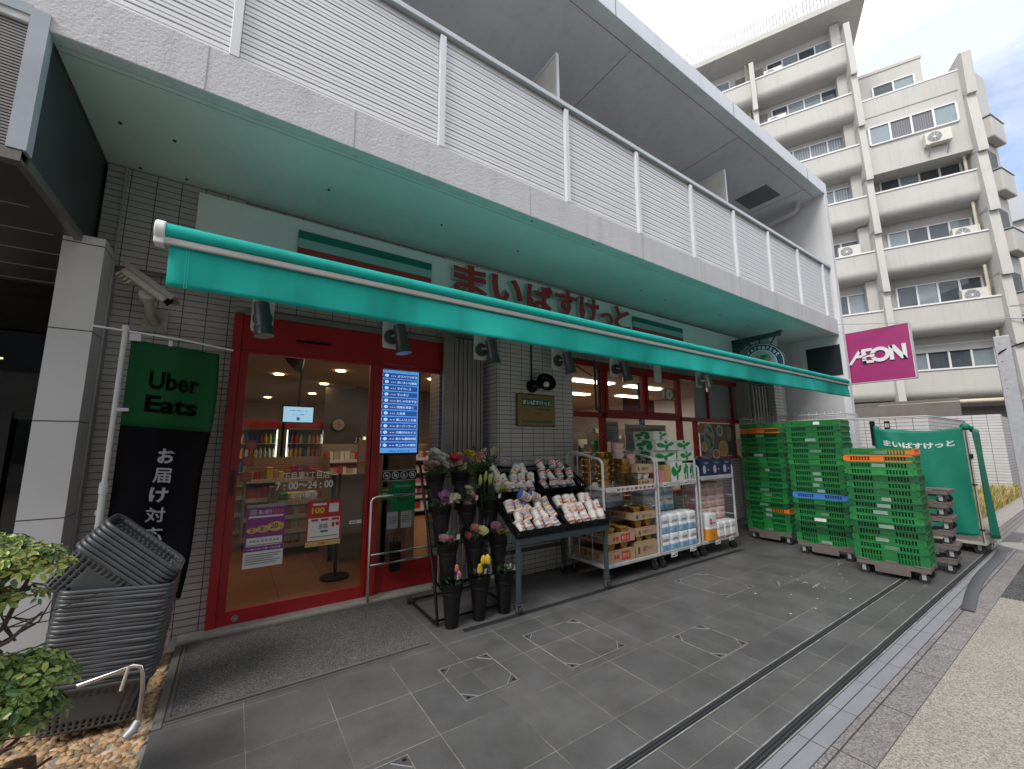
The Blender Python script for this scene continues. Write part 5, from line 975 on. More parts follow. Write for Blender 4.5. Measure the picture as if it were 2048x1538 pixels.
for i in range(7):
    loc = ctop-nrm*(.215+.0235*i); rot = (0, radians(43), radians(0)); dup(bk, loc, Euler(rot), 'dark grey shopping basket, %s of the tilted pile' % ORD[i])
t = thing('basket_holder', 'bent chrome tube holder at the foot of the basket stack', 'stand', (-.30, 2.95, 0))
b = MB(); b.tube([(-.24, .02, .275), (-.10, 0, .305), (-.04, 0, .318), (-.012, 0, .305), (.0, 0, .27), (.006, 0, .20), (.004, 0, .02)], .011, n=12); obj('tube', b, chrome, t, smooth=True)
b = MB(); b.tube([(-.055, -.02, .325), (-.075, -.02, .22)], .008, n=8); obj('stick', b, M('stick_cream', (.50, .46, .38), .4), t, smooth=True); b = MB(); b.tube([(.004, 0, .05), (-.01, -.01, .02), (-.04, -.03, .0)], [.017, .022, .016], n=10); obj('foot', b, galv, t, smooth=True)
r_ = random.Random(9)
def blob(c, sx, sy, sz, m, label, name, cat):
    b = MB(); n, k = 20, 12
    vs = [(c[0]+sx*sin(pi*j/k)*cos(2*pi*i/n)*(1+.10*sin(i*2.1+j)), c[1]+sy*sin(pi*j/k)*sin(2*pi*i/n)*(1+.10*sin(i*1.7+j*2)), c[2]+sz*(1-cos(pi*j/k))/2+.012*sin(i*3+j*1.3)) for j in range(k+1) for i in range(n)]
    b.add(vs, [(j*n+i, j*n+(i+1) % n, (j+1)*n+(i+1) % n, (j+1)*n+i) for j in range(k) for i in range(n)]); return tag(obj(name, b, m, smooth='all'), label, cat)
blob((-.36, 3.80, -.04), .09, .10, .30, M('bag_white', (.55, .53, .52), .5, var=.06, bump=.4, bs=18), 'white plastic sandbag against the wall behind the baskets', 'sandbag', 'bag')
# ================= SHRUB =================
SH = thing('shrub', 'glossy green shrub with bare twisted stems in the pebble bed', 'shrub', (-.62, 2.85, -.05))
b = MB()
def br(b, pts, r0, r1): n = len(pts); b.tube([Vector(p) for p in pts], [r0+(r1-r0)*i/(n-1) for i in range(n)], n=8)
O = Vector((-.62, 2.85, -.05)); DZ = .13
br(b, [(0, 0, 0), (-.03, -.12, .06), (-.01, -.25, .10), (-.04, -.38, .20), (-.02, -.48, .33)], .020, .011); br(b, [(-.01, -.25, .10), (.08, -.32, .11), (.14, -.36, .16)], .010, .005)
br(b, [(-.04, -.38, .20), (-.10, -.45, .40), (-.08, -.5, .62), (.0, -.52, .72), (.04, -.5, .88)], .013, .006); br(b, [(-.08, -.5, .62), (.03, -.56, .68), (.10, -.55, .76)], .008, .004); br(b, [(-.04, -.38, .20), (.05, -.42, .28), (.12, -.4, .36)], .009, .004)
for k in range(14):
    c0 = Vector((-.06+.1*r_.random(), -.5, .66 if k % 2 else .28)); br(b, [c0, c0+Vector((r_.uniform(-.05, .1), r_.uniform(-.1, .1), .05)), c0+Vector((r_.uniform(-.12, .2), r_.uniform(-.2, .2), r_.uniform(.06, .16)))], .004, .002)
SH.scale = (1, 1, 1); obj('stem', b, M('bark', (.075, .052, .04), .85, var=.3, vs=40, bump=.5, bs=90), SH, smooth=True, loc=(-.02, 0, DZ-.02))
b = MB(); br(b, [(-.0, .03, -.02), (-.01, .0, .03), (-.02, 0, .12)], .026, .020); obj('trunk_base', b, bpy.data.materials['bark'], SH, smooth=True)
def leafcl(b, c, nrm_, size, mi):
    n_ = r_.randint(5, 7); a = nrm_.orthogonal().normalized(); bb = nrm_.cross(a); a0 = r_.random()*6.28
    for k in range(n_):
        t_ = a0+2*pi*k/n_+r_.uniform(-.2, .2); d = (a*cos(t_)+bb*sin(t_)); s_ = d.cross(nrm_); l = size*r_.uniform(.75, 1.1); w = l*.20; dr = nrm_*(-.25*l*r_.uniform(.2, 1.3)); rise = nrm_*l*.10
        p = c+d*.008; q1 = c+d*l*.35+rise; q2 = c+d*l*.68+dr*.35; e = c+d*l+dr
        m_ = mi if r_.random() < .75 else r_.randrange(4)
        b.add([p, q1+s_*w*.8, q1+nrm_*-.004, q1-s_*w*.8, q2+s_*w, q2-nrm_*.005, q2-s_*w, e], [(0, 2, 1), (0, 3, 2), (1, 2, 5, 4), (2, 3, 6, 5), (4, 5, 7), (5, 6, 7)], m_)
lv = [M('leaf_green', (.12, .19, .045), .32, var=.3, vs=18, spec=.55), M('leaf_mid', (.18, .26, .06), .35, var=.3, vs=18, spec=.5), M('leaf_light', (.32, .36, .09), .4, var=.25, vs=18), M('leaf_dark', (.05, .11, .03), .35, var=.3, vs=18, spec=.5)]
def pad(b, c, rx, ry, rz_, n, hi):
    for i in range(n):
        a = r_.random()*6.28; q_ = r_.random()**.55; zz = r_.random()**.6; p = Vector((c[0]+rx*q_*cos(a), c[1]+ry*q_*sin(a), c[2]+rz_*(zz*sqrt(max(0, 1-q_*q_))*1.2-.35)))
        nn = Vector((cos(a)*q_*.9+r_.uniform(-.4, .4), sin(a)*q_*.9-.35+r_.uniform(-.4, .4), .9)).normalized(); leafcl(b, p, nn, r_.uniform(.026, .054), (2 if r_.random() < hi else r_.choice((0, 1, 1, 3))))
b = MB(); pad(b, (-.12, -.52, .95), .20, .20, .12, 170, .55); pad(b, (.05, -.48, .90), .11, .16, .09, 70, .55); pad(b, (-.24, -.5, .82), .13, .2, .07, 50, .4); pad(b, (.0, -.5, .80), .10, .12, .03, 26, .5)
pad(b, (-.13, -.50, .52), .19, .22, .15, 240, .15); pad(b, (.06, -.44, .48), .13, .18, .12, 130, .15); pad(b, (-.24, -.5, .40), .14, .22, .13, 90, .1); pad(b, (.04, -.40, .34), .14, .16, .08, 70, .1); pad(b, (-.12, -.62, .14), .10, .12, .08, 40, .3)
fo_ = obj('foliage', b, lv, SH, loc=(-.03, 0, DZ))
b = MB(); 
for k in range(60): p = Vector((-.14+r_.gauss(0, .03), -.55+r_.gauss(0, .03), 1.02+r_.gauss(0, .012))); b.ball(p, .005, n=5)
obj('flower_buds', b, M('buds', (.25, .12, .08), .7, var=.3), SH, loc=(-.03, 0, DZ))
# ================= FLOWER STAND =================
FS = thing('flower_stand', 'black tube flower stand leaning back with four tiers of bucket rings', 'stand', (1.42, 3.16, 0))
b = MB()
for x in (0, .68):
    b = MB(); b.tube([(x, .62, .03), (x-.0, .52, .03), (x, .04, .025), (x, .0, .03), (x, .0, .08), (x, .06, .32), (x, .42, 1.20), (x, .44, 1.235), (x, .47, 1.25)], .0125, n=10); obj('side_frame', b, black, FS, smooth=True)
b = MB(); b.tube([(0, .60, .03), (.68, .60, .03)], .011); b.tube([(0, .05, .03), (.68, .05, .03)], .010); b.tube([(0, .08, .35), (.25, .3, .05)], .007, n=6); b.tube([(.0, .47, 1.25), (.68, .47, 1.25)], .0125); obj('crossbar', b, black, FS, smooth=True)
for k, (y, z) in enumerate(((.12, .27), (.2, .56), (.32, .85), (.44, 1.12))): b = MB(); b.tube([(0, y, z), (.68, y, z)], .006, n=6); obj('ring_bar', b, black, FS)
b = MB(); b.cy((-.02, .6, .03), (.02, .6, .03), .028, n=14); obj('rubber_foot', b, blackr, FS, smooth=True)
def bucket_mb():
    b = MB(); b.lathe([(.0, .0), (.050, 0), (.052, .01), (.072, .235), (.078, .24), (.080, .262), (.078, .264), (.083, .27), (.090, .325), (.094, .33), (.094, .336), (.086, .334), (.078, .27), (.070, .24), (.048, .02), (0, .02)], 36, cap=False); return b
bkt = obj('flower_bucket', bucket_mb(), black, smooth=True); bkt.location = (0, 0, -3)
rowy = [(-.045, .0), (.05, .285), (.19, .565), (.33, .83)]; rn = ['bottom tier', 'second tier up', 'third tier up', 'top tier']; cn = ['left', 'middle', 'right']
xs3 = [.105, .355, .60]
stemg = M('stem_green', (.05, .12, .03), .5, var=.2); leafd = M('leaf_bouquet', (.03, .07, .025), .5, var=.3)
def petalflower(b, c, nrm_, r__, m, layers=2, n=9, cup=.3, cen=None):
    a = nrm_.orthogonal().normalized(); bb = nrm_.cross(a)
    for L_ in range(layers):
        rr_ = r__*(1-.28*L_); up_ = cup+.25*L_
        for k in range(n):
            t0 = 2*pi*k/n+L_*.35; d = a*cos(t0)+bb*sin(t0); s_ = d.cross(nrm_); w = rr_*.36
            p = c+nrm_*.002*L_; q_ = c+d*rr_*.6+nrm_*rr_*up_*.55; e = c+d*rr_+nrm_*rr_*up_
            b.add([p, q_+s_*w, e+s_*w*.55, e-s_*w*.55, q_-s_*w], [(0, 1, 2, 3, 4)], m)
    if cen is not None: b.ball(c+nrm_*r__*.08, r__*.25, cen, n=7)
def rose(b, c, nrm_, r__, m):
    for L_, (rr_, up_, n) in enumerate(((1, .55, 6), (.8, .75, 5), (.55, .95, 4), (.3, 1.05, 3))):
        a = nrm_.orthogonal().normalized(); bb = nrm_.cross(a)
        for k in range(n):
            t0 = 2*pi*k/n+L_*.7; d = a*cos(t0)+bb*sin(t0); s_ = d.cross(nrm_); w = r__*rr_*.62
            b.add([c, c+d*r__*rr_*.8+nrm_*r__*up_*.35+s_*w, c+d*r__*rr_+nrm_*r__*up_+s_*w*.6, c+d*r__*rr_*1.04+nrm_*r__*up_*1.05, c+d*r__*rr_+nrm_*r__*up_-s_*w*.6, c+d*r__*rr_*.8+nrm_*r__*up_*.35-s_*w], [(0, 1, 2, 3, 4, 5)], m)
def tulip(b, c, nrm_, h, m):
    X = nrm_.to_track_quat('Z', 'Y').to_matrix().to_4x4(); b.lathe([(.004, 0), (h*.26, h*.25), (h*.28, h*.5), (h*.20, h*.85), (h*.06, h)], 8, Matrix.Translation(c) @ X, m)
FC = {'white': (.70, .70, .66), 'cream': (.66, .62, .42), 'pink': (.62, .24, .36), 'palepink': (.68, .42, .44), 'red': (.50, .02, .05), 'yellow': (.72, .50, .04), 'coral': (.62, .16, .10), 'salmon': (.68, .30, .24), 'mauve': (.36, .12, .28), 'lime': (.42, .45, .14), 'peach': (.55, .36, .25), 'dk': (.10, .05, .02)}
FM = {k: M('petal_'+k, tuple(c*.82 for c in v), .55, var=.15, vs=60) for k, v in FC.items()}
def bouquet(x, y, z, spec, label, wrap=True, spread=.055, hgt=.10, lean=0., leaf=18, seed=0, leafm=None, tilt=None):
    """spec: list of (kind, colour, size, dx, dz, count)"""
    rr_ = random.Random(seed); t = thing('flower_bouquet', label, 'flowers', (x, y, z), 0, 'bunches of flowers in the black buckets')
    used_ = []; fl = MB(); st = MB()
    for kind, col, size, dx, dz, cnt_ in spec:
        if col not in used_: used_.append(col)
        mi = used_.index(col)
        for k in range(cnt_):
            ox_, oy_, oz_ = dx+(rr_.gauss(0, spread*.45) if cnt_ > 1 else 0), -.02+rr_.uniform(-.03, .02), dz+(rr_.gauss(0, .018) if cnt_ > 1 else 0)
            c = Vector((ox_, oy_, oz_)); nn = Vector((ox_*2.+rr_.uniform(-.2, .2), -.55+rr_.uniform(-.2, .2), .75)).normalized()
            if kind == 'd': cm_ = 'yellow' if col != 'yellow' else 'dk'; 
            if kind == 'd':
                if cm_ not in used_: used_.append(cm_)
                petalflower(fl, c, nn, size, mi, 2, 11, .12, used_.index(cm_))
            elif kind == 'c': petalflower(fl, c, nn, size, mi, 4, 10, .45)
            elif kind == 'r': rose(fl, c, nn, size, mi)
            elif kind == 't': tulip(fl, c, Vector((.15*rr_.uniform(-1, 1), -.1, 1)).normalized(), size, mi)
            elif kind == 'b':
                for j in range(5): fl.ball(c+Vector((rr_.uniform(-.02, .02), rr_.uniform(-.01, .01), rr_.uniform(-.02, .02))), size*.35, mi, n=6)
            elif kind == 'l': X = Vector((rr_.uniform(-.3, .3), -.2, 1)).normalized().to_track_quat('Z', 'Y').to_matrix().to_4x4(); fl.lathe([(.002, 0), (size*.14, size*.3), (size*.17, size*.6), (size*.05, size)], 8, Matrix.Translation(c) @ X, mi)
            st.tube([(ox_*.3, 0, -.22), (ox_*.8, oy_*.6, -.02), c], .0024, n=5)
    obj('blooms', fl, [FM[c] for c in used_], t)
    for k in range(leaf):
        a = rr_.random()*6.28; r__ = rr_.uniform(.02, spread*1.2); base = Vector((r__*cos(a)*.7, r__*sin(a)*.5, rr_.uniform(-.05, hgt*.5))); d = Vector((cos(a), sin(a)*.7, rr_.uniform(.2, 1.3))).normalized(); l = rr_.uniform(.03, .065); s_ = d.cross(Vector((rr_.uniform(-1, 1), rr_.uniform(-1, 1), .3))).normalized()*l*.22
        st.add([base, base+d*l*.5+s_, base+d*l, base+d*l*.5-s_], [(0, 1, 2, 3)], rr_.choice((0, 1, 1)))
    obj('stems_and_leaves', st, [stemg, leafm or leafd], t)
    if wrap:
        b = MB(); n_ = 18; ph = rr_.random()*6; cr = lambda i, v: (1+.16*sin(i*2.7+ph)*v+.09*sin(i*5.3+ph)*v)
        b.grid(lambda u, v: ((.035+(spread*1.15)*v)*cos(2*pi*u)*cr(u*n_, v), (.035+spread*.95*v)*sin(2*pi*u)*cr(u*n_+3, v), -.12+(hgt+.16)*v+.018*sin(u*n_*2.1+ph)*v), n_*2, 5)
        obj('clear_wrap', b, film, t, smooth='all')
        b = MB(); cx = spread*.75; b.prism([(cx-.016, -spread*.75, hgt*.25), (cx+.014, -spread*.72, hgt*.25+.004), (cx+.018, -spread*.74, hgt*.25+.042), (cx-.012, -spread*.77, hgt*.25+.038)], (0, -.001, 0)); obj('price_label', b, paper, t)
    if tilt: t.rotation_euler = tilt
    return t
sp = {
 (3, 0): ([('c', 'white', .040, -.02, .13, 3), ('c', 'palepink', .036, -.04, .07, 3), ('d', 'white', .022, .05, .09, 9), ('r', 'palepink', .02, -.07, .10, 2)], 'bunch of white and pale pink chrysanthemums'),
 (3, 1): ([('c', 'red', .042, -.06, .11, 1), ('c', 'cream', .036, -.03, .06, 3), ('d', 'yellow', .026, .08, .15, 7), ('d', 'white', .022, .07, .10, 3), ('b', 'mauve', .018, .02, .13, 5)], 'mixed bunch with a big red bloom and yellow daisies'),
 (3, 2): ([('b', 'coral', .024, -.10, .13, 5), ('b', 'peach', .022, -.04, .10, 9), ('b', 'palepink', .018, -.03, .15, 4), ('b', 'dk', .014, -.07, .2, 3)], 'bunch of small coral and peach berries'),
 (2, 0): ([('b', 'mauve', .026, .02, .08, 9), ('b', 'pink', .024, .03, .03, 5), ('d', 'cream', .026, .085, .06, 3)], 'mauve statice with cream daisies'),
 (2, 1): ([('c', 'lime', .03, .0, .11, 1), ('c', 'cream', .028, .01, .08, 1), ('c', 'coral', .030, .03, .05, 1), ('r', 'palepink', .022, -.01, .0, 2)], 'small bunch with a lime bloom over a coral one'),
 (2, 2): ([('l', 'lime', .085, -.05, .12, 3), ('l', 'lime', .085, .07, .04, 3), ('l', 'cream', .06, .02, .16, 1)], 'leafy bunch of closed green lilies'),
 (1, 0): ([('r', 'palepink', .030, -.04, .03, 1), ('r', 'pink', .034, .01, .01, 1)], 'two pink roses in clear wrap'),
 (1, 1): ([('r', 'salmon', .032, .0, .07, 1), ('d', 'lime', .040, .05, .06, 1), ('r', 'coral', .024, -.06, .03, 1)], 'salmon rose and pale yellow gerbera in clear wrap'),
 (1, 2): ([('r', 'pink', .032, -.04, .07, 1), ('c', 'coral', .040, .06, .08, 2), ('d', 'yellow', .028, .05, .03, 2)], 'pink rose with orange carnations in clear wrap'),
 (0, 0): ([('t', 'coral', .05, .03, .06, 1), ('t', 'pink', .05, .04, .02, 1)], 'a couple of red tulips leaning in a nearly empty bucket'),
 (0, 1): ([('t', 'yellow', .065, .0, .05, 2), ('t', 'yellow', .065, .04, .08, 2)], 'yellow tulips in clear wrap'),
 (0, 2): ([('b', 'cream', .012, .02, .03, 2)], 'green foliage bunch without open flowers'),
}
for (ri, ci), (spec, lab) in sp.items():
    x = 1.42+xs3[ci]; y = 3.16+rowy[ri][0]; z = rowy[ri][1]
    o = bkt.copy(); C.objects.link(o); o.location = (x, y, z); tag(o, 'black flower bucket, %s of the %s of the flower stand' % (cn[ci], rn[ri]), 'bucket', 'black flower buckets')
    bouquet(x, y, z+.33, [(a_[0], a_[1], a_[2]*1.35, a_[3]*1.25, a_[4]*1.15, a_[5]+(2 if a_[5] > 2 else 0)) for a_ in spec], lab+', '+cn[ci]+' of the '+rn[ri], wrap=(ri < 3), spread=(.05, .085, .085, .10)[ri], hgt=(.10, .12, .12, .16)[ri], leaf=(12, 24, 60, 130)[ri] if (ri, ci) != (0, 2) else 40, seed=ri*5+ci)
for x in (1.98, 2.06):
    pass
b_ = bouquet(1.42+.72, 3.16+.40, 1.20, [('l', 'lime', .10, .03, .12, 3), ('l', 'peach', .07, -.02, .10, 2)], 'tall closed lilies leaning right at the end of the top tier', wrap=False, spread=.06, hgt=.15, leaf=40, seed=77)
bpy.data.objects.remove(bkt)
# ================= CUP DISPLAY RACK =================
RK = thing('display_rack', 'teal grey metal display rack on casters with black tilted trays', 'rack', (2.06, 2.98, 0))
b = MB()
for x in (.03, 1.10):
    for y, h in ((.015, .60), (.66, .95)): b = MB(); b.bx(x-.018, x+.018, y-.018, y+.018, .09, h); obj('leg', b, tealpaint, RK, bev=.004); caster(RK, x, y, 0, .036)
b = MB(); b.bx(.0, 1.14, -.01, .0, .56, .66); b.bx(0, .012, .0, .69, .58, .64); b.bx(1.128, 1.14, 0, .69, .58, .64); obj('front_panel', b, tealpaint, RK, bev=.004)
b = MB(); b.bx(.04, 1.10, .645, .672, .30, .335); b.bx(.045, .065, .03, .65, .30, .325); obj('lower_bar', b, M('bar_dark', (.03, .035, .04), .5), RK)
def tray_mb(w, d, h=.085):
    b = MB(); b.bx(0, w, 0, d, 0, .006)
    for x in (0, w-.008): b.bx(x, x+.008, 0, d, .006, .022); b.bx(x, x+.008, 0, d, h-.018, h)
    for y in (0, d-.008): b.bx(.008, w-.008, y, y+.008, .006, .022); b.bx(.008, w-.008, y, y+.008, h-.018, h)
    n = int(w/.024)
    for i in range(n): x = .008+(w-.016)*(i+.2)/n; b.bx(x, x+.010, 0, .006, .022, h-.018); b.bx(x, x+.010, d-.006, d, .022, h-.018)
    n = int(d/.024)
    for i in range(n): y = .008+(d-.016)*(i+.2)/n; b.bx(0, .006, y, y+.010, .022, h-.018); b.bx(w-.006, w, y, y+.010, .022, h-.018)
    return b
SL = radians(33)
def slant(x, y, z): return Matrix.Translation((x, y, z)) @ Matrix.Rotation(SL, 4, 'X')
def tray(x, y, z, w, d, label):
    t = thing('display_tray', label, 'tray', (x, y, z), 0, 'black slatted display trays'); t.rotation_euler = (SL, 0, 0); obj('tray_body', tray_mb(w, d), black, t)
    b = MB(); b.prism([(.02, .012, .04), (w+.02, .012, .04), (w+.02, -.005, .135), (.02, -.005, .135)], (0, .002, 0)); obj('acrylic_guard', b, acry, t); return t
tray(2.05, 2.965, .615, .56, .42, 'lower left black tray holding the orange and blue cups')
tray(2.62, 2.965, .615, .56, .42, 'lower right black tray holding the red cups')
tray(2.05, 3.33, .90, .56, .40, 'upper left black tray holding the beige cups')
tray(2.62, 3.33, .90, .60, .40, 'upper right black tray holding the green lidded cups')
b = MB()
for x in (2.12, 2.3): b.tube([(x, 3.66, 1.12), (x, 3.655, 1.2), (x+.02, 3.62, 1.19)], .012, n=6)
tag(obj('tray_hook', b, black), 'pair of black hooks at the back of the upper left tray', 'hook')
def cup_mesh(h=.105, r0=.034, r1=.048): return MB().lathe([(0, 0), (r0, 0), (r0+.001, .004), (r1-.002, h-.004), (r1+.001, h-.002), (r1+.001, h)], 22, cap=False)
cupw = M('cup_white', (.66, .64, .60), .4, var=.03)
def make_cup(lidm, bandm, txtm, s_, band2=None, h=.105, r0=.034, r1=.047):
    t = thing('noodle_cup', 'c', 'instant noodle cup', (0, 0, -4), 0); b = cup_mesh(h, r0, r1); obj('cup', b, cupw, t, smooth=True)
    b = MB(); b.lathe([(0, h+.0005), (r1-.003, h+.0005), (r1+.0015, h-.001)], 22, cap=False); obj('lid', b, lidm, t, smooth=True)
    rad = lambda z: r0+(r1-r0)*z/h+.0007
    b = MB(); b.grid(lambda u, v: (rad(.014+.022*v)*cos(-pi*(.2+.5*u+.1*v)), rad(.014+.022*v)*sin(-pi*(.2+.5*u+.1*v)), .014+.022*v), 16, 1, 0)
    if band2: b.grid(lambda u, v: (rad(.078+.016*v)*cos(-pi*(u*2)), rad(.078+.016*v)*sin(-pi*(u*2)), .078+.016*v), 24, 1, 1)
    obj('printed_band', b, [bandm, band2 or bandm], t, smooth='all')
    g = text_geo(s_, .04, 0., 0.); x0, x1, y0, y1 = g[2:]; b = MB(); b.add([((rad(.045+(v.y-y0)/(y1-y0)*.03)+.0008)*cos(-pi/2+((v.x-x0)/(x1-x0)-.5)*1.5), (rad(.05)+.0012)*sin(-pi/2+((v.x-x0)/(x1-x0)-.5)*1.5), .045+(v.y-y0)/(y1-y0)*.03) for v in g[0]], g[1]); obj('lettering', b, txtm, t); return t
def put_cups(src, lst, desc, grp, tray_m, nm=None):
    for i, (x, y, z, rx, rz_) in enumerate(lst):
        t = dup(src, (0, 0, 0)); t.rotation_mode = 'QUATERNION'; Mx = tray_m @ Matrix.Translation((x, y, z)) @ Matrix.Rotation(rz_, 4, 'Z') @ Matrix.Rotation(rx, 4, 'X') @ Matrix.Rotation(r_.uniform(-.9, .9), 4, 'Z'); t.location = Mx.to_translation(); t.rotation_quaternion = Mx.to_quaternion(); t['label'] = desc % NTH[i]; t['group'] = grp
r_ = random.Random(21)
cA = make_cup(M('lid_blue', (.06, .14, .42), .35), M('cup_orange', (.60, .22, .07), .5), M('cup_blue', (.05, .10, .34), .5), 'NOODLE', M('cup_warm', (.58, .30, .16), .5)); cB = make_cup(M('lid_red', (.40, .06, .06), .35), M('band_red', (.62, .12, .05), .5), M('t_red', (.6, .10, .05), .5), 'カレー', None); cCc = make_cup(M('lid_olive', (.30, .25, .12), .35), inko, ink, 'うどん', None); cD = make_cup(M('lid_green', (.03, .20, .12), .35), M('band_green', (.10, .26, .20), .5), inkr, 'そば', inkr)
T1, T2, T3, T4 = slant(2.05, 2.965, .615), slant(2.62, 2.965, .615), slant(2.05, 3.33, .90), slant(2.62, 3.33, .90)
def lay(nx, ny, w, d0, pitch=.10, dy=.115, z=.01, tilt=None, hi=0):
    out_ = []
    for j in range(ny):
        for i in range(nx): out_.append((.055+i*(w-.1)/(nx-1)+r_.uniform(-.006, .006), d0+j*dy, z+.008*j, (tilt if tilt is not None else radians(-62))+r_.uniform(-.10, .10), r_.uniform(-.28, .28)))
    return out_
# cups lie on the tilted tray with the lid pointing up the slope: rotate so the axis follows +Y of the tray
up_t = radians(-72)
def rows(nx, w, ys, zz, j=.0):
    o_ = []
    for k, y in enumerate(ys):
        for i in range(nx): o_.append((.06+(i+(.25 if k % 2 else 0))*(w-.10)/(nx-.5)+r_.uniform(-.006, .006), y, .052+zz[k], up_t+r_.uniform(-.28, .12), r_.uniform(-.40, .40)))
    return o_
put_cups(cA, rows(5, .56, (.02, .13, .24), (0, .02, .03))+[(.26, .30, .17, up_t, 1.2), (.38, .31, .16, up_t-.1, 1.3)], 'orange and blue noodle cup, %s from the left in the lower left tray', 'orange and blue noodle cups', T1)
put_cups(cB, rows(5, .56, (.02, .13, .24), (0, .02, .03)), 'red banded noodle cup, %s from the left in the lower right tray', 'red banded noodle cups', T2)
put_cups(cCc, rows(5, .54, (.02, .12), (0, .025))+[(.12, .22, .12, up_t, .6), (.3, .23, .12, up_t, -.9), (.45, .22, .12, up_t, .2)], 'beige noodle cup, %s from the left in the upper left tray', 'beige noodle cups', T3)
put_cups(cD, rows(4, .54, (.03, .15), (0, .03))+[(.14, .26, .13, up_t, .3), (.28, .27, .14, up_t, -.2), (.42, .26, .12, up_t, .4)], 'green lidded noodle cup, %s from the left in the upper right tray', 'green lidded noodle cups', T4)
for c_ in (cA, cB, cCc, cD):
    for k in list(c_.children): bpy.data.objects.remove(k)
    bpy.data.objects.remove(c_)
ptag = M('price_pink', (.62, .42, .42), .6)
def price(x, y, z, w, h, label, two=True, a=.0):
    R_ = Vector((cos(a), sin(a), 0)); o = sheet('price_card', None, (x, y, z), R_, UZ, w, h, paper, [('r', .02, .5, .98, .95, 1), ('r', .05, .2, .3, .35, 2), ('t', '98', .62, .1, .3, .35, 2, .02)] if two else [('r', .1, .2, .6, .4, 1), ('t', '198', .55, .25, .35, .5, 1, .02)], [paper, ptag if two else ink, ink]); return tag(o, label, 'price card', 'price cards on the displays')
price(2.20, 3.305, 1.0, .11, .045, 'left price card on the front of the upper left tray'); price(2.33, 3.30, .99, .11, .05, 'right price card on the front of the upper left tray')
price(2.70, 3.30, 1.0, .13, .045, 'left price card on the front of the upper right tray'); price(2.84, 3.30, 1.0, .13, .045, 'right price card on the front of the upper right tray')
price(2.36, 3.70, 1.235, .12, .04, 'price card standing behind the upper left tray'); price(2.80, 3.70, 1.24, .11, .04, 'left price card behind the upper right tray'); price(2.93, 3.70, 1.25, .11, .04, 'right price card behind the upper right tray')
# ================= TROLLEYS =================
def trolley(x, w, ztop, label, shelfz=.955, deep=.58):
    t = thing('stock_trolley', label, 'trolley', (x, 3.06, 0), 0, 'grey roll trolleys loaded with stock')
    b = MB(); b.bx(0, w, 0, deep, .150, .185); obj('base', b, trolley_m, t, bev=.005)
    for s_ in (0, 1):
        xx = .016 if s_ == 0 else w-.016; b = MB(); R_ = .08; pts = [(xx, .016, .18), (xx, .016, ztop-.14)]+[(xx, .016+R_-R_*cos(a_), ztop-.14+R_*sin(a_)*.85) for a_ in (.4, .8, 1.2, 1.57)]+[(xx, deep-.09, ztop)]+[(xx, deep-.09+.074*sin(a_), ztop-.074+.074*cos(a_)) for a_ in (.5, 1., 1.57)]+[(xx, deep-.016, .18)]
        b.tube(pts, .015, n=10); b.tube([(xx, .016, .45), (xx, deep-.016, .45)], .006, n=6); b.tube([(xx, .016, .70), (xx, deep-.016, .70)], .006, n=6); b.tube([(xx, .2, .18), (xx, .2, ztop-.05)], .004, n=5); b.tube([(xx, .4, .18), (xx, .4, ztop-.02)], .004, n=5); obj('side_frame', b, trolley_m, t, smooth=True)
    b = MB(); b.bx(.034, w-.034, 0, deep-.02, shelfz-.03, shelfz); b.bx(.034, w-.034, -.012, -.001, shelfz-.045, shelfz+.006); obj('shelf', b, trolley_m, t, bev=.003)
    b = MB()
    for k in range(7): xx = .05+k*(w-.1)/6; b.tube([(xx, deep-.016, .18), (xx, deep-.016, ztop-.03)], .004, n=5)
    for z in (.4, .7, 1.1, ztop-.03): b.tube([(.016, deep-.016, z), (w-.016, deep-.016, z)], .005, n=5)
    obj('back_mesh', b, trolley_m, t)
    for xx in (.06, w-.06):
        for yy in (.06, deep-.06): caster(t, xx, yy, 0, .05)
    return t
trolley(3.225, .90, 1.335, 'grey trolley nearest the cup display, loaded with gold bowls and cardboard trays')
trolley(4.14, .80, 1.325, 'middle grey trolley loaded with tissue boxes and blue banded packs')
trolley(4.98, .86, 1.22, 'right grey trolley loaded with navy tissue boxes and pink packs', shelfz=.99)
for i, (x, z, w) in enumerate(((3.40, .905, .66), )): 
    o = sheet('price_strip', None, (x, 3.045, z), RX, UZ, w, .055, paper, [('r', .01+.11*k, .1, .11+.11*k, .9, 1 if k % 2 == 0 else 2) for k in range(9)]+[('t', '■98', .03+.11*k, .3, .06, .4, 3, 0) for k in range(9)], [paper, ptag, M('pp', (.66, .56, .55), .6), ink]); tag(o, 'long strip of pink price cards on the shelf of the first trolley', 'price card')
for x, z, l in ((4.20, .915, 'left price card on the upper shelf of the middle trolley'), (4.62, .925, 'right price card on the upper shelf of the middle trolley'), (4.28, .115, 'left price card at the base of the middle trolley'), (4.66, .125, 'right price card at the base of the middle trolley'), (5.22, .13, 'left price card at the base of the right trolley'), (5.55, .135, 'right price card at the base of the right trolley')): price(x, 3.04, z, .12, .05, l, False)
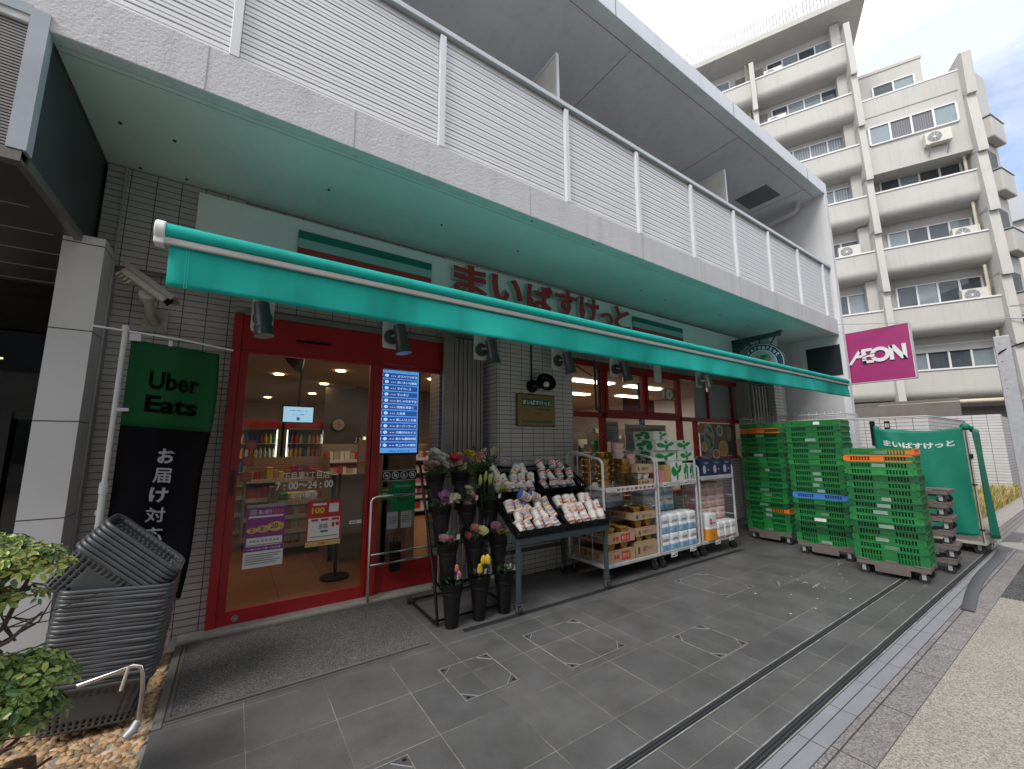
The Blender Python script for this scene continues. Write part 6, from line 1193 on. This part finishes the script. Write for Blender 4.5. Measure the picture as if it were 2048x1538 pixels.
# gold bowls
def bowl(lidc, bodyc, h=.07, r1=.068): 
    t = thing('food_bowl', 'b', 'food bowl', (0, 0, -4)); b = MB(); b.lathe([(0, 0), (r1*.66, 0), (r1*.70, .006), (r1*.95, h-.006), (r1*1.02, h-.004), (r1*1.02, h)], 24, cap=False); obj('bowl_body', b, bodyc, t, smooth=True)
    b = MB(); b.lathe([(0, h+.001), (r1*.96, h+.001), (r1*1.04, h-.003)], 24, cap=False); obj('lid', b, lidc, t, smooth=True); return t
gb = bowl(M('lid_gold', (.42, .25, .07), .3, metal=.4), gold); pb = bowl(M('lid_pink', (.60, .16, .24), .35), M('bowl_pale', (.64, .50, .48), .4), .055, .075); wbw = bowl(M('lid_pale', (.50, .58, .56), .4), M('bowl_white', (.60, .64, .62), .4), .055, .06)
gi = 0
for cx, cy, n, l in ((3.33, 3.14, 4, 'front left gold stack'), (3.36, 3.42, 5, 'rear left gold stack'), (3.52, 3.36, 5, 'stack behind the bins'), (3.70, 3.18, 4, 'front middle gold stack'), (3.72, 3.45, 5, 'rear middle gold stack'), (3.88, 3.42, 4, 'rear right gold stack')):
    for k in range(n): dup(gb, (cx, cy, .958+k*.073), label='gold bowl, %s in the %s of the first trolley' % (ORD[n-1-k], l), group='gold bowls')
for cx, cy, z0, n, l in ((3.66, 3.22, 1.254, 3, 'left pink stack'), (3.83, 3.20, 1.19, 2, 'right pink stack')):
    for k in range(n): dup(pb, (cx, cy, z0+k*.057), label='pink bowl, %s in the %s of the first trolley' % (ORD[n-1-k], l), group='pink bowls')
for k, (cx, cz) in enumerate(((3.84, 1.02), (3.97, 1.02))): dup(wbw, (cx, 3.12, cz), label='pale bowl, %s one in the low box on the first trolley shelf' % ('left', 'right')[k], group='pale bowls')
for i, (cx, cy, l) in enumerate(((3.30, 3.18, 'front left'), (3.48, 3.40, 'rear left'), (3.66, 3.30, 'middle'))): pass
# clear bins and boxes on shelf
def pbox(name, x0, x1, y0, y1, z0, z1, m, label, cat, group=None, items=(), mats=(), bev=.002, side=None):
    t = thing(name, label, cat, ((x0+x1)/2, y0, z0), 0, group); w, d, h = x1-x0, y1-y0, z1-z0
    b = MB(); b.bx(-w/2, w/2, 0, d, 0, h); obj('box_body', b, m, t, bev=bev)
    if items: sheet('printed_face', t, (-w/2+.001, -.0012, .001), RX, UZ, w-.002, h-.002, m, list(items), list(mats), th=.0005)
    if side: sheet('printed_side', t, (-w/2-.0012, d-.001, .001), (0, -1, 0), UZ, d-.002, h-.002, m, list(side), list(mats), th=.0005)
    return t
clr = GL('clear_bin', (.72, .70, .66), .8, .1)
for x0, x1, l in ((3.42, 3.60, 'left'), (3.605, 3.78, 'right')): pbox('clear_bin', x0, x1, 3.055, 3.10, .958, 1.10, clr, l+' clear plastic bin front on the first trolley shelf', 'bin')
ctx = [('t', '大盛ラーメン', .25, .3, .5, .4, 0, .02), ('r', .05, .3, .13, .7, 0), ('r', .86, .2, .95, .8, 0)]
def cbox(x0, x1, y0, y1, z0, z1, label, redlab=False, s_='大盛ラーメン'):
    its_ = [('t', s_, .25, .3, .45, .42, 0, .02), ('r', .05, .3, .14, .7, 0)]
    if redlab: its_ = [('r', .45, .12, .8, .88, 1), ('t', '焼そば', .50, .25, .26, .5, 2, .02), ('t', '●■', .18, .3, .18, .4, 1, 0)]
    return pbox('cardboard_box', x0, x1, y0, y1, z0, z1, cardboard, label, 'cardboard box', 'cardboard trays and boxes', its_, [cardd, inkr, M('kraft_text', (.6, .45, .3), .8)], side=[('t', '正麺 焼そば', .2, .3, .55, .4, 0, .02)])
cbox(3.79, 4.07, 3.07, 3.35, 1.085, 1.185, 'brown printed carton on the first trolley shelf above the pale bowls', s_='大盛焼そば'); cbox(3.79, 4.06, 3.065, 3.33, .958, 1.015, 'low brown tray under the pale bowls on the first trolley shelf', s_='●▲■')
# open cardboard trays, lower deck
def ctray(x0, x1, y0, y1, z0, h, label, redlab, filled=True):
    t = thing('cardboard_tray', label, 'cardboard box', ((x0+x1)/2, y0, z0), 0, 'cardboard trays and boxes'); w, d = x1-x0, y1-y0
    b = MB(); b.bx(-w/2, w/2, 0, .006, 0, h); b.bx(-w/2, w/2, d-.006, d, 0, h); b.bx(-w/2, -w/2+.006, .006, d-.006, 0, h); b.bx(w/2-.006, w/2, .006, d-.006, 0, h); b.bx(-w/2, w/2, .006, d-.006, 0, .006); b.bx(-w/2, w/2, -.0, .05, h-.004, h); obj('box_body', b, cardboard, t)
    its_ = [('r', .48, .1, .82, .9, 1), ('t', '焼そば', .52, .25, .26, .5, 2, .02), ('t', '●■', .2, .3, .2, .4, 1, 0)] if redlab else [('t', '大盛りラーメン', .28, .3, .48, .42, 0, .02), ('r', .06, .2, .15, .7, 0)]
    sheet('printed_face', t, (-w/2+.001, -.0012, .001), RX, UZ, w-.002, h-.002, cardboard, its_, [cardd, inkr, M('kt', (.6, .45, .3), .8)], th=.0005)
    sheet('printed_side', t, (-w/2-.0012, d-.001, .001), (0, -1, 0), UZ, d-.002, h-.002, cardboard, [('t', '正 麺 焼そば', .15, .25, .6, .5, 0, .03)], [cardd], th=.0005)
    return t
nm_ = [('lower left', 3.30, 3.69, .19, .10, True), ('second up on the left', 3.30, 3.72, .35, .09, True)]
ctray(3.28, 3.70, 3.08, 3.58, .19, .11, 'bottom left cardboard tray with a red label on the first trolley', True); ctray(3.28, 3.72, 3.09, 3.58, .375, .095, 'upper left cardboard tray with a red label on the first trolley', True)
ctray(3.73, 4.09, 3.08, 3.55, .19, .15, 'bottom right cardboard tray on the first trolley', False); ctray(3.76, 4.11, 3.085, 3.55, .40, .085, 'middle right cardboard tray on the first trolley', False); ctray(3.72, 4.12, 3.08, 3.56, .575, .08, 'top right cardboard tray of gold bowls on the first trolley', False)
def bowls_in(x0, x1, y0, z, n, l, rows_=2):
    for j in range(rows_):
        for i in range(n): dup(gb, (x0+(i+.5)*(x1-x0)/n, y0+.075+j*.145, z), label='gold bowl in the %s, %s %s' % (l, ('front', 'rear')[j], ('left', 'right')[i]), group='gold bowls')
bowls_in(3.29, 3.69, 3.09, .295, 2, 'bottom left tray', 2); bowls_in(3.29, 3.71, 3.10, .45, 2, 'upper left tray', 2); bowls_in(3.76, 4.09, 3.09, .32, 2, 'middle right tray', 2); bowls_in(3.76, 4.10, 3.09, .49, 2, 'tray below the top one', 1); bowls_in(3.73, 4.11, 3.09, .635, 2, 'top right tray', 2)
for t_ in (gb, pb, wbw):
    for k in list(t_.children): bpy.data.objects.remove(k)
    bpy.data.objects.remove(t_)
# tissue boxes with green leaf print (middle trolley, upper shelf)
lf = M('leaf_print', (.0, .24, .07), .5, var=0); tb2 = M('tissue_white', (.66, .66, .62), .45, var=.03)
def leafpoly(cx, cz, rx, rz_, rot): return ('p', [(cx+rx*cos(a)*cos(rot)-rz_*sin(a)*sin(rot), cz+rx*cos(a)*sin(rot)+rz_*sin(a)*cos(rot)) for a in [2*pi*k/14 for k in range(14)]], 0)
lp = [leafpoly(.22, .50, .20, .26, .5), leafpoly(.50, .30, .09, .28, 0), leafpoly(.72, .62, .13, .24, -.6), leafpoly(.48, .80, .09, .17, .2), ('r', .44, .05, .46, .6, 0)]
lp2 = [leafpoly(.32, .6, .28, .2, .6), leafpoly(.7, .38, .15, .34, 0), leafpoly(.6, .84, .26, .13, -.4), leafpoly(.3, .2, .12, .16, .1)]
cells = [(4.25, .46, .955, 1.075, 3), ]
def tissue(x0, x1, z0, z1, label, it, y0=3.07, y1=3.32): return pbox('tissue_pack', x0, x1, y0, y1, z0, z1, tb2, label, 'tissue pack', 'tissue packs with green leaves', it, [lf], bev=.004, side=lp2)
tissue(4.42, 4.66, .958, 1.20, 'leaf printed tissue pack at the left end of the lower row', lp); tissue(4.665, 4.79, .958, 1.17, 'narrow leaf printed tissue pack in the middle of the lower row', lp2); tissue(4.795, 4.90, .958, 1.17, 'narrow leaf printed tissue pack at the right end of the lower row', lp2)
tissue(4.64, 4.92, 1.205, 1.33, 'tissue pack with green leaves in the second row at the right on the middle trolley', lp, 3.08); tissue(4.20, 4.63, 1.205, 1.33, 'tissue pack laid on its side in the second row at the left', lp[:3], 3.13, 3.45); tissue(4.20, 4.60, 1.335, 1.46, 'large tissue pack with two leaf clusters in the third row at the left', lp, 3.10, 3.42); tissue(4.61, 4.93, 1.335, 1.46, 'tissue pack with a leaf cluster in the third row at the right', lp, 3.10, 3.42); tissue(4.22, 4.52, 1.465, 1.57, 'topmost tissue pack on the middle trolley', lp[1:], 3.15, 3.45)
pbox('small_carton', 4.19, 4.29, 3.07, 3.2, .958, 1.10, pink, 'small salmon carton at the left of the middle trolley shelf', 'carton'); pbox('small_carton', 4.30, 4.41, 3.07, 3.2, .958, 1.16, M('carton_olive', (.45, .30, .10), .5), 'small yellow brown carton on the middle trolley shelf', 'carton')
# navy tissue boxes right trolley
for k in range(3):
    pbox('navy_tissue_pack', 5.07+.25*k, 5.315+.25*k, 3.075, 3.32, .995, 1.20, navy, ('left', 'middle', 'right')[k]+' navy tissue pack on the upper shelf of the right trolley', 'tissue pack', 'navy tissue packs', [('t', 'Hello', .3, .75, .4, .14, 0, .0), ('p', [(.30+.15*cos(a), .34+.2*sin(a)+.12*(sin(a) > .2)) for a in [2*pi*j/18 for j in range(18)]], 0), ('c', .68, .42, .05, 0) if 0 else ('r', .62, .30, .74, .44, 1)], [M('print_pale', (.42, .45, .52), .5, var=0), pink])
# toilet paper packs
def tppack(x, y, z, w, h, label, kind, d=.22):
    nx = 2; t = thing('toilet_roll_pack', label, 'toilet paper', (x, y, z), 0, {'b': 'blue banded toilet roll packs', 'p': 'pink toilet roll packs', 's': 'small toilet roll packs', 'o': 'orange packs'}[kind]); b = MB(); R_ = w/4
    prof = []
    # outline of a four roll pack: two rounded lobes wide and two deep
    n_ = 32; pts = []
    for k in range(n_):
        a = 2*pi*k/n_; c_, s_ = cos(a), sin(a); e = .42; pts.append((w/2*(abs(c_)**e)*(1 if c_ >= 0 else -1)*(1-.03*(abs(s_) > .93)), d/2*(abs(s_)**e)*(1 if s_ >= 0 else -1)*(1-.07*(abs(c_) < .18))))
    rings = [(.88, 0), (.985, .012), (1, .03), (.992, h*.25), (1, h*.47), (.97, h*.5), (1, h*.53), (.992, h*.75), (1, h-.03), (.98, h-.012), (.86, h)]
    vs = [(px*f, py*f+d/2, z_) for f, z_ in rings for px, py in pts]; fs = [(j*n_+i, j*n_+(i+1) % n_, (j+1)*n_+(i+1) % n_, (j+1)*n_+i) for j in range(len(rings)-1) for i in range(n_)]+[tuple(reversed(range(n_))), tuple(range((len(rings)-1)*n_, len(rings)*n_))]
    b.add(vs, fs); film_ = {'b': tpw, 'p': tpp, 's': tpw, 'o': tpw}[kind]; obj('film', b, film_, t, smooth=True)
    bandm, z0, z1 = {'b': (skyb, .02*h, .33*h), 'p': (M('pink_band', (.60, .36, .32), .4), .06*h, .36*h), 's': (pink, .04*h, .12*h), 'o': (M('orange_band', (.72, .27, .02), .4), .0, .42*h)}[kind]
    b = MB(); b.grid(lambda u, v: (lambda i: (pts[i % n_][0]*1.006, pts[i % n_][1]*1.006+d/2, z0+(z1-z0)*v))(int(round(u*n_))), n_, 1); obj('colour_band', b, bandm, t, smooth='all')
    b = MB(); f_ = -d*.004-.0015
    if kind == 'o': ring_ = [(0.018*cos(a), f_, h*.72+.03*sin(a)) for a in [2*pi*j/20 for j in range(21)]]; b.tube([(p_[0]-.05, p_[1], p_[2]) for p_ in ring_], .006, n=5)
    text(b, {'b': '4R', 'p': 'soft', 's': '■▲', 'o': '4'}[kind], (-.02, f_, z0+(z1-z0)*.3), RX, UZ, .04, (z1-z0)*.45, bold=0); text(b, '●▲■●', (-w*.3, f_, h*.62), RX, UZ, w*.5, .014, bold=0); obj('print', b, {'b': M('pb_', (.06, .14, .25), .6), 'p': M('pp_', (.45, .2, .18), .6), 's': inkgr, 'o': inkr}[kind], t)
    return t
R2 = 'second'; z0 = .188
for j, (zz, h) in enumerate(((z0, .19), (z0+.193, .205))):
    for k in range(4): tppack(4.24+.185*k, 3.065, zz, .178, h, 'blue banded roll pack, %s from the left in the %s front row' % (NTH[k], ('lower', 'upper')[j]), 'b')
for k in range(3): tppack(4.24+.21*k+.03, 3.30, z0+.40, .20, .19, '%s blue banded roll pack from the left in the rear raised row' % NTH[k], 'b')
for k in range(3): tppack(4.24+.21*k+.03, 3.30, z0+.59, .20, .11, '%s blue banded roll pack from the left on top of the rear raised row' % NTH[k], 'b')
for k in range(2): tppack(3.42+.33*k, 3.36, .69, .30, .20, ('left', 'right')[k]+' blue banded roll pack standing behind the cardboard trays of the first trolley', 'b', d=.2)
for k in range(2): tppack(3.42+.33*k, 3.36, .89, .30, .0601, ('left', 'right')[k]+' flat roll pack top behind the cardboard trays of the first trolley', 'b', d=.2) if False else None
for j in range(4):
    for k in range(3): tppack(5.27+.225*k, 3.20, z0+.20+(j-1)*.165 if j else z0, .215, .162 if j else .195, 'pink roll pack, %s of the %s pile, right trolley' % (ORD[3-j], ('left', 'middle', 'right')[k]), 'p')
tppack(5.20, 3.045, z0, .24, .33, 'orange and white pack with a red ring mark on the right trolley', 'o', d=.15); 
for k in range(3): tppack(5.40+.158*k, 3.05, z0, .158, .20, '%s small pale roll pack from the left at the front of the right trolley' % NTH[k], 's', d=.15)
# ================= GREEN CRATES =================
def crate_mb(h=.070, rows_=1, Lx=.385, Ly=.570):
    b = MB(); t_ = .006
    def wall(ax, pos, ln, sgn):
        def B_(a0, a1, z0, z1, o=0.):
            if ax == 'x': b.bx(pos-(t_/2)-o, pos+(t_/2)+o, a0, a1, z0, z1)
            else: b.bx(a0, a1, pos-(t_/2)-o, pos+(t_/2)+o, z0, z1)
        zr = h-.014; half = ln/2
        B_(-half, half, 0, .012); B_(-half-.003, half+.003, zr, h, .004)
        nz_ = rows_; zz0, zz1 = .012, zr
        seg = [(-half+.045, -.06), (.06, half-.045)] if ln > .45 else [(-half+.05, half-.05)]
        prev = -half
        for s0, s1 in seg:
            B_(prev, s0, zz0, zz1); n = 7 if ln > .45 else 10; p = (s1-s0)/n
            for i in range(n): B_(s0+i*p, s0+i*p+p*.38, zz0, zz1)
            for r in range(1, nz_): zc = zz0+(zz1-zz0)*r/nz_; B_(s0, s1, zc-.004, zc+.004, -.001)
            prev = s1
        B_(prev, half, zz0, zz1)
    b.bx(-Lx/2+.003, Lx/2-.003, -Ly/2+.003, Ly/2-.003, .0008, .0018)
    ii = .055  # inner walls added deep inside so the slots stay dark
    for xx in (-Lx/2+ii, Lx/2-ii-.004): b.bx(xx, xx+.004, -Ly/2+ii, Ly/2-ii, .002, h-.004)
    for yy in (-Ly/2+ii, Ly/2-ii-.004): b.bx(-Lx/2+ii+.004, Lx/2-ii-.004, yy, yy+.004, .002, h-.004)
    wall('x', -Lx/2, Ly-.012, -1); wall('x', Lx/2, Ly-.012, 1); wall('y', -Ly/2, Lx, -1); wall('y', Ly/2, Lx, 1)
    for k in range(9): y = -Ly/2+.03+k*(Ly-.06)/8; b.bx(-Lx/2+.004, Lx/2-.004, y-.008, y+.008, .002, .009)
    for k in range(6): x = -Lx/2+.03+k*(Lx-.06)/5; b.bx(x-.008, x+.008, -Ly/2+.004, Ly/2-.004, .0035, .0075)
    for sx in (-1, 1):
        for sy in (-1, 1): b.bx(sx*Lx/2-.010, sx*Lx/2+.010, sy*Ly/2-.012, sy*Ly/2+.012, .006, h-.015)
    for y in (-.055, .055): b.bx(-Lx/2-.006, -Lx/2-.001, y-.003, y+.003, .0, h-.013)
    return b
greens = [M('crate_green', (.010, .140, .034), .42, var=.18, vs=9, orand=.28), M('crate_green_bright', (.014, .195, .044), .42, var=.18, vs=9, orand=.22), M('crate_green_deep', (.007, .10, .030), .45, var=.2, vs=9, orand=.3)]
orange_m = M('crate_orange', (.75, .16, .02), .4, var=.08); blue_m = M('crate_blue', (.06, .20, .60), .4, var=.08)
cms = {}; protoc = {}; cardg = M('card_grey', (.22, .32, .25), .5); cardw = M('card_worn', (.10, .22, .13), .5)
def crate(kind, tall, m):
    key = (kind, tall)
    t = thing('plastic_crate', 'c', 'crate', (0, 0, 0)); b = crate_mb(.128 if tall else .0705, 2 if tall else 1)
    obj('crate_body', b, m, t); return t
for gi_, gm in enumerate(greens): protoc[('g%d' % gi_, 0)] = crate('g', 0, gm)
protoc[('t', 1)] = crate('t', 1, greens[1]); protoc[('b', 0)] = crate('b', 0, blue_m)
def halforange(front):   # green crate whose one half is orange
    t = thing('plastic_crate', 'c', 'crate', (0, 0, 0)); b = crate_mb(.0705, 1); me_b = b
    for fi, f in enumerate(me_b.f):
        yc = sum(me_b.v[i][1] for i in f)/len(f)
        if (yc < 0) == front: me_b.m[fi] = 1
    obj('crate_body', me_b, [greens[0], orange_m], t); return t
protoc[('of', 0)] = halforange(True); protoc[('ob', 0)] = halforange(False)
r_ = random.Random(13)
def dolly_mb():
    b = MB(); b.bx(-.20, .20, -.29, -.22, .105, .150); b.bx(-.20, .20, .22, .29, .105, .150); b.bx(-.2, -.13, -.22, .22, .105, .150); b.bx(.13, .2, -.22, .22, .105, .150); b.bx(-.13, .13, -.04, .04, .105, .150)
    b.bx(-.204, -.19, -.14, .14, .045, .105); b.bx(.19, .204, -.14, .14, .045, .105); b.bx(-.204, -.194, -.30, -.18, .15, .168); b.bx(-.204, -.194, .18, .30, .15, .168); b.bx(-.204, -.194, -.05, .05, .15, .175); return b
def mk_dolly(label, loc, rz_, group=None):
    t = thing('crate_dolly', label, 'dolly', loc, rz_, group); obj('deck', dolly_mb(), browndolly, t, bev=.003)
    for x in (-.15, .15):
        for y in (-.235, .235): caster(t, x, y, 0, .042, galv)
    return t
def stack(cx, cy, rz_, n, pattern, nick):
    mk_dolly('brown dolly with black casters under the %s' % nick, (cx, cy, 0), rz_); z = .152
    for i in range(n):
        k = pattern.get(i); idx = n-1-i
        if i == 0: key = ('t', 1)
        elif k: key = (k, 0)
        else: key = ('g%d' % (0, 1, 2, 0, 2, 1, 0)[(i*3+int(cx*10)) % 7], 0)
        cw = {'t': 'deep bright green', 'of': 'green and orange', 'ob': 'green and orange', 'b': 'light blue'}.get(key[0], 'green')
        t = dup(protoc[key], (cx+r_.uniform(-.007, .007), cy+r_.uniform(-.006, .006), z), Euler((0, 0, rz_+r_.uniform(-.018, .018))), '%s crate, %s of the %s' % (cw, ORD[idx], nick), 'stacked green crates')
        if r_.random() < .42:
            w = r_.uniform(.06, .13); y0 = r_.uniform(-.09, -.01); b = MB(); b.bx(-.2005, -.1985, y0, y0+w, .012, .05); lo_ = obj('label_card', b, r_.choice([paper, cardg, cardg, cardw, cardw]), t)
        z += .128*.985 if i == 0 else .0715
    return z
stack(6.04, 1.495, radians(4), 16, {15: 'of', 14: 'ob'}, 'low crate stack nearest the road')
stack(6.40, 2.20, radians(2), 21, {7: 'b'}, 'middle crate stack')
stack(6.73, 2.97, radians(-2), 21, {20-1: 'ob', 3: 'of'}, 'crate stack nearest the shop window')
for t_ in protoc.values():
    for k in list(t_.children): bpy.data.objects.remove(k)
    bpy.data.objects.remove(t_)
for i in range(6): mk_dolly('spare brown dolly behind the low crate stack, %s of its pile' % ORD[5-i], (6.71+.012*sin(i*2), 1.40+.01*cos(i*3), i*.147), radians(2+2*sin(i)), 'pile of spare dollies')
# wire basket cart behind the crates
t = thing('wire_cage_trolley', 'pale wire cage trolley standing behind the crate stacks', 'trolley', (7.3, 2.15, 0)); wm = M('wire_pale', (.58, .58, .57), .4, metal=.3)
b = MB()
for z in (.2, .5, .8, 1.1, 1.4, 1.76, 1.84): b.tube([(0, 0, z), (0, 1.5, z), (.55, 1.5, z), (.55, 0, z), (0, 0, z)], .004 if z < 1.75 else .007, n=5)
obj('rails', b, wm, t); b = MB()
for k in range(31): b.tube([(0, k*.05, .2), (0, k*.05, 1.84), (.05 if k % 2 else -.04, k*.05, 1.88)], .003, n=4)
for k in range(12): b.tube([(k*.05, 0, .2), (k*.05, 0, 1.84)], .003, n=4)
obj('wires', b, wm, t); b = MB(); b.bx(0, .55, 0, 1.5, .16, .2); obj('base', b, wm, t)
for xx in (.06, .49):
    for yy in (.08, 1.42): caster(t, xx, yy, 0, .06)
# ================= GREEN COVERED CART =================
CT = thing('covered_cart', 'roll cage cart under a green cover with white shop name', 'cart', (7.95, 1.08, 0)); cw_, cd = .62, .90
b = MB()
for x, y in ((.0, 0), (cw_, 0), (0, cd), (cw_, cd)): b.tube([(x, y, .14), (x, y, 1.60)], .017, n=10)
b.bx(-.02, cw_+.02, -.02, cd+.02, .12, .15); obj('frame', b, M('post_beige', (.50, .46, .38), .45, metal=.2, var=.1), CT, smooth=True)
for x, y in ((.05, .05), (cw_-.05, .05), (.05, cd-.05), (cw_-.05, cd-.05)): caster(CT, x, y, 0, .055)
b = MB()
def fr(u, v):   # left to right seen from the camera: y from cd to 0
    y = cd+.02-u*(cd+.0); z = 1.63-.055*sin(pi*u)*(1-v)**.5-.02*u-1.46*v*(1-.06*u); f = .018*sin(u*9+v*4)*v+.012*sin(u*17-v*7)*v+.03*sin(pi*u)*sin(pi*v)
    f += .02*math.exp(-((u-v*.9-.1)/.10)**2)*(1-v)+.018*math.exp(-((1-u-v*.9-.05)/.09)**2)*(1-v)
    return (-.028-f, y, z)
b.grid(fr, 48, 48); obj('front_cover', b, greenfab, CT, smooth='all', solid=.002)
b = MB(); b.grid(lambda u, v: (-.03+(cw_+.07)*v, cd+.02-u*(cd+.02), 1.63-.055*sin(pi*u)*(1-abs(2*v-1))**.0*(1-v*.3)-.02*u-.02*sin(pi*v)), 24, 12)
b.grid(lambda u, v: (.10+(cw_-.06)*u+.10*v*u, -.035-.05*v*sin(pi*(.3+.7*u))-.02*sin(u*9+v*5)*v, 1.60-.02*u-(1.40+.06*u)*v), 20, 24)
b.grid(lambda u, v: (-.02+(cw_+.04)*u, cd+.03+.015*sin(u*8+v*6)*v, 1.62-1.45*v), 14, 14); obj('cover', b, greenfab, CT, smooth='all', solid=.002)
b = MB(); b.ball((0, 0, 1.615), .05, n=12); b.tube([(0, -.02, 1.60), (.07, -.04, 1.60), (.12, -.03, 1.55)], [.03, .03, .01], n=8); obj('knot', b, greenfab, CT, smooth='all'); b = MB(); b.ball((0, cd, 1.625), .04, n=10); obj('knot', b, greenfab, CT, smooth='all')
b = MB(); b.bx(-.024, -.018, -.004, .004, .15, 1.55); b.bx(-.03, .01, -.03, .0, 1.20, 1.26); b.bx(-.022, .03, -.025, .02, .86, .875); b.bx(-.022, .03, -.025, .02, .30, .315); obj('strap', b, black, CT)
g = text_geo('まいばすけっと', .04, 0., 0.); x0, x1, y0, y1 = g[2:]; b = MB(); pts = []
for v in g[0]:
    u = .10+(v.x-x0)/(x1-x0)*.80; vv = .098+.062*(1-(v.y-y0)/(y1-y0))+.012*sin(pi*u)+.004; p = fr(u, vv); pts.append((p[0]-.004, p[1], p[2]))
b.add(pts, g[1]); obj('lettering', b, M('cover_letter', (.60, .66, .62), .6, var=0), CT)
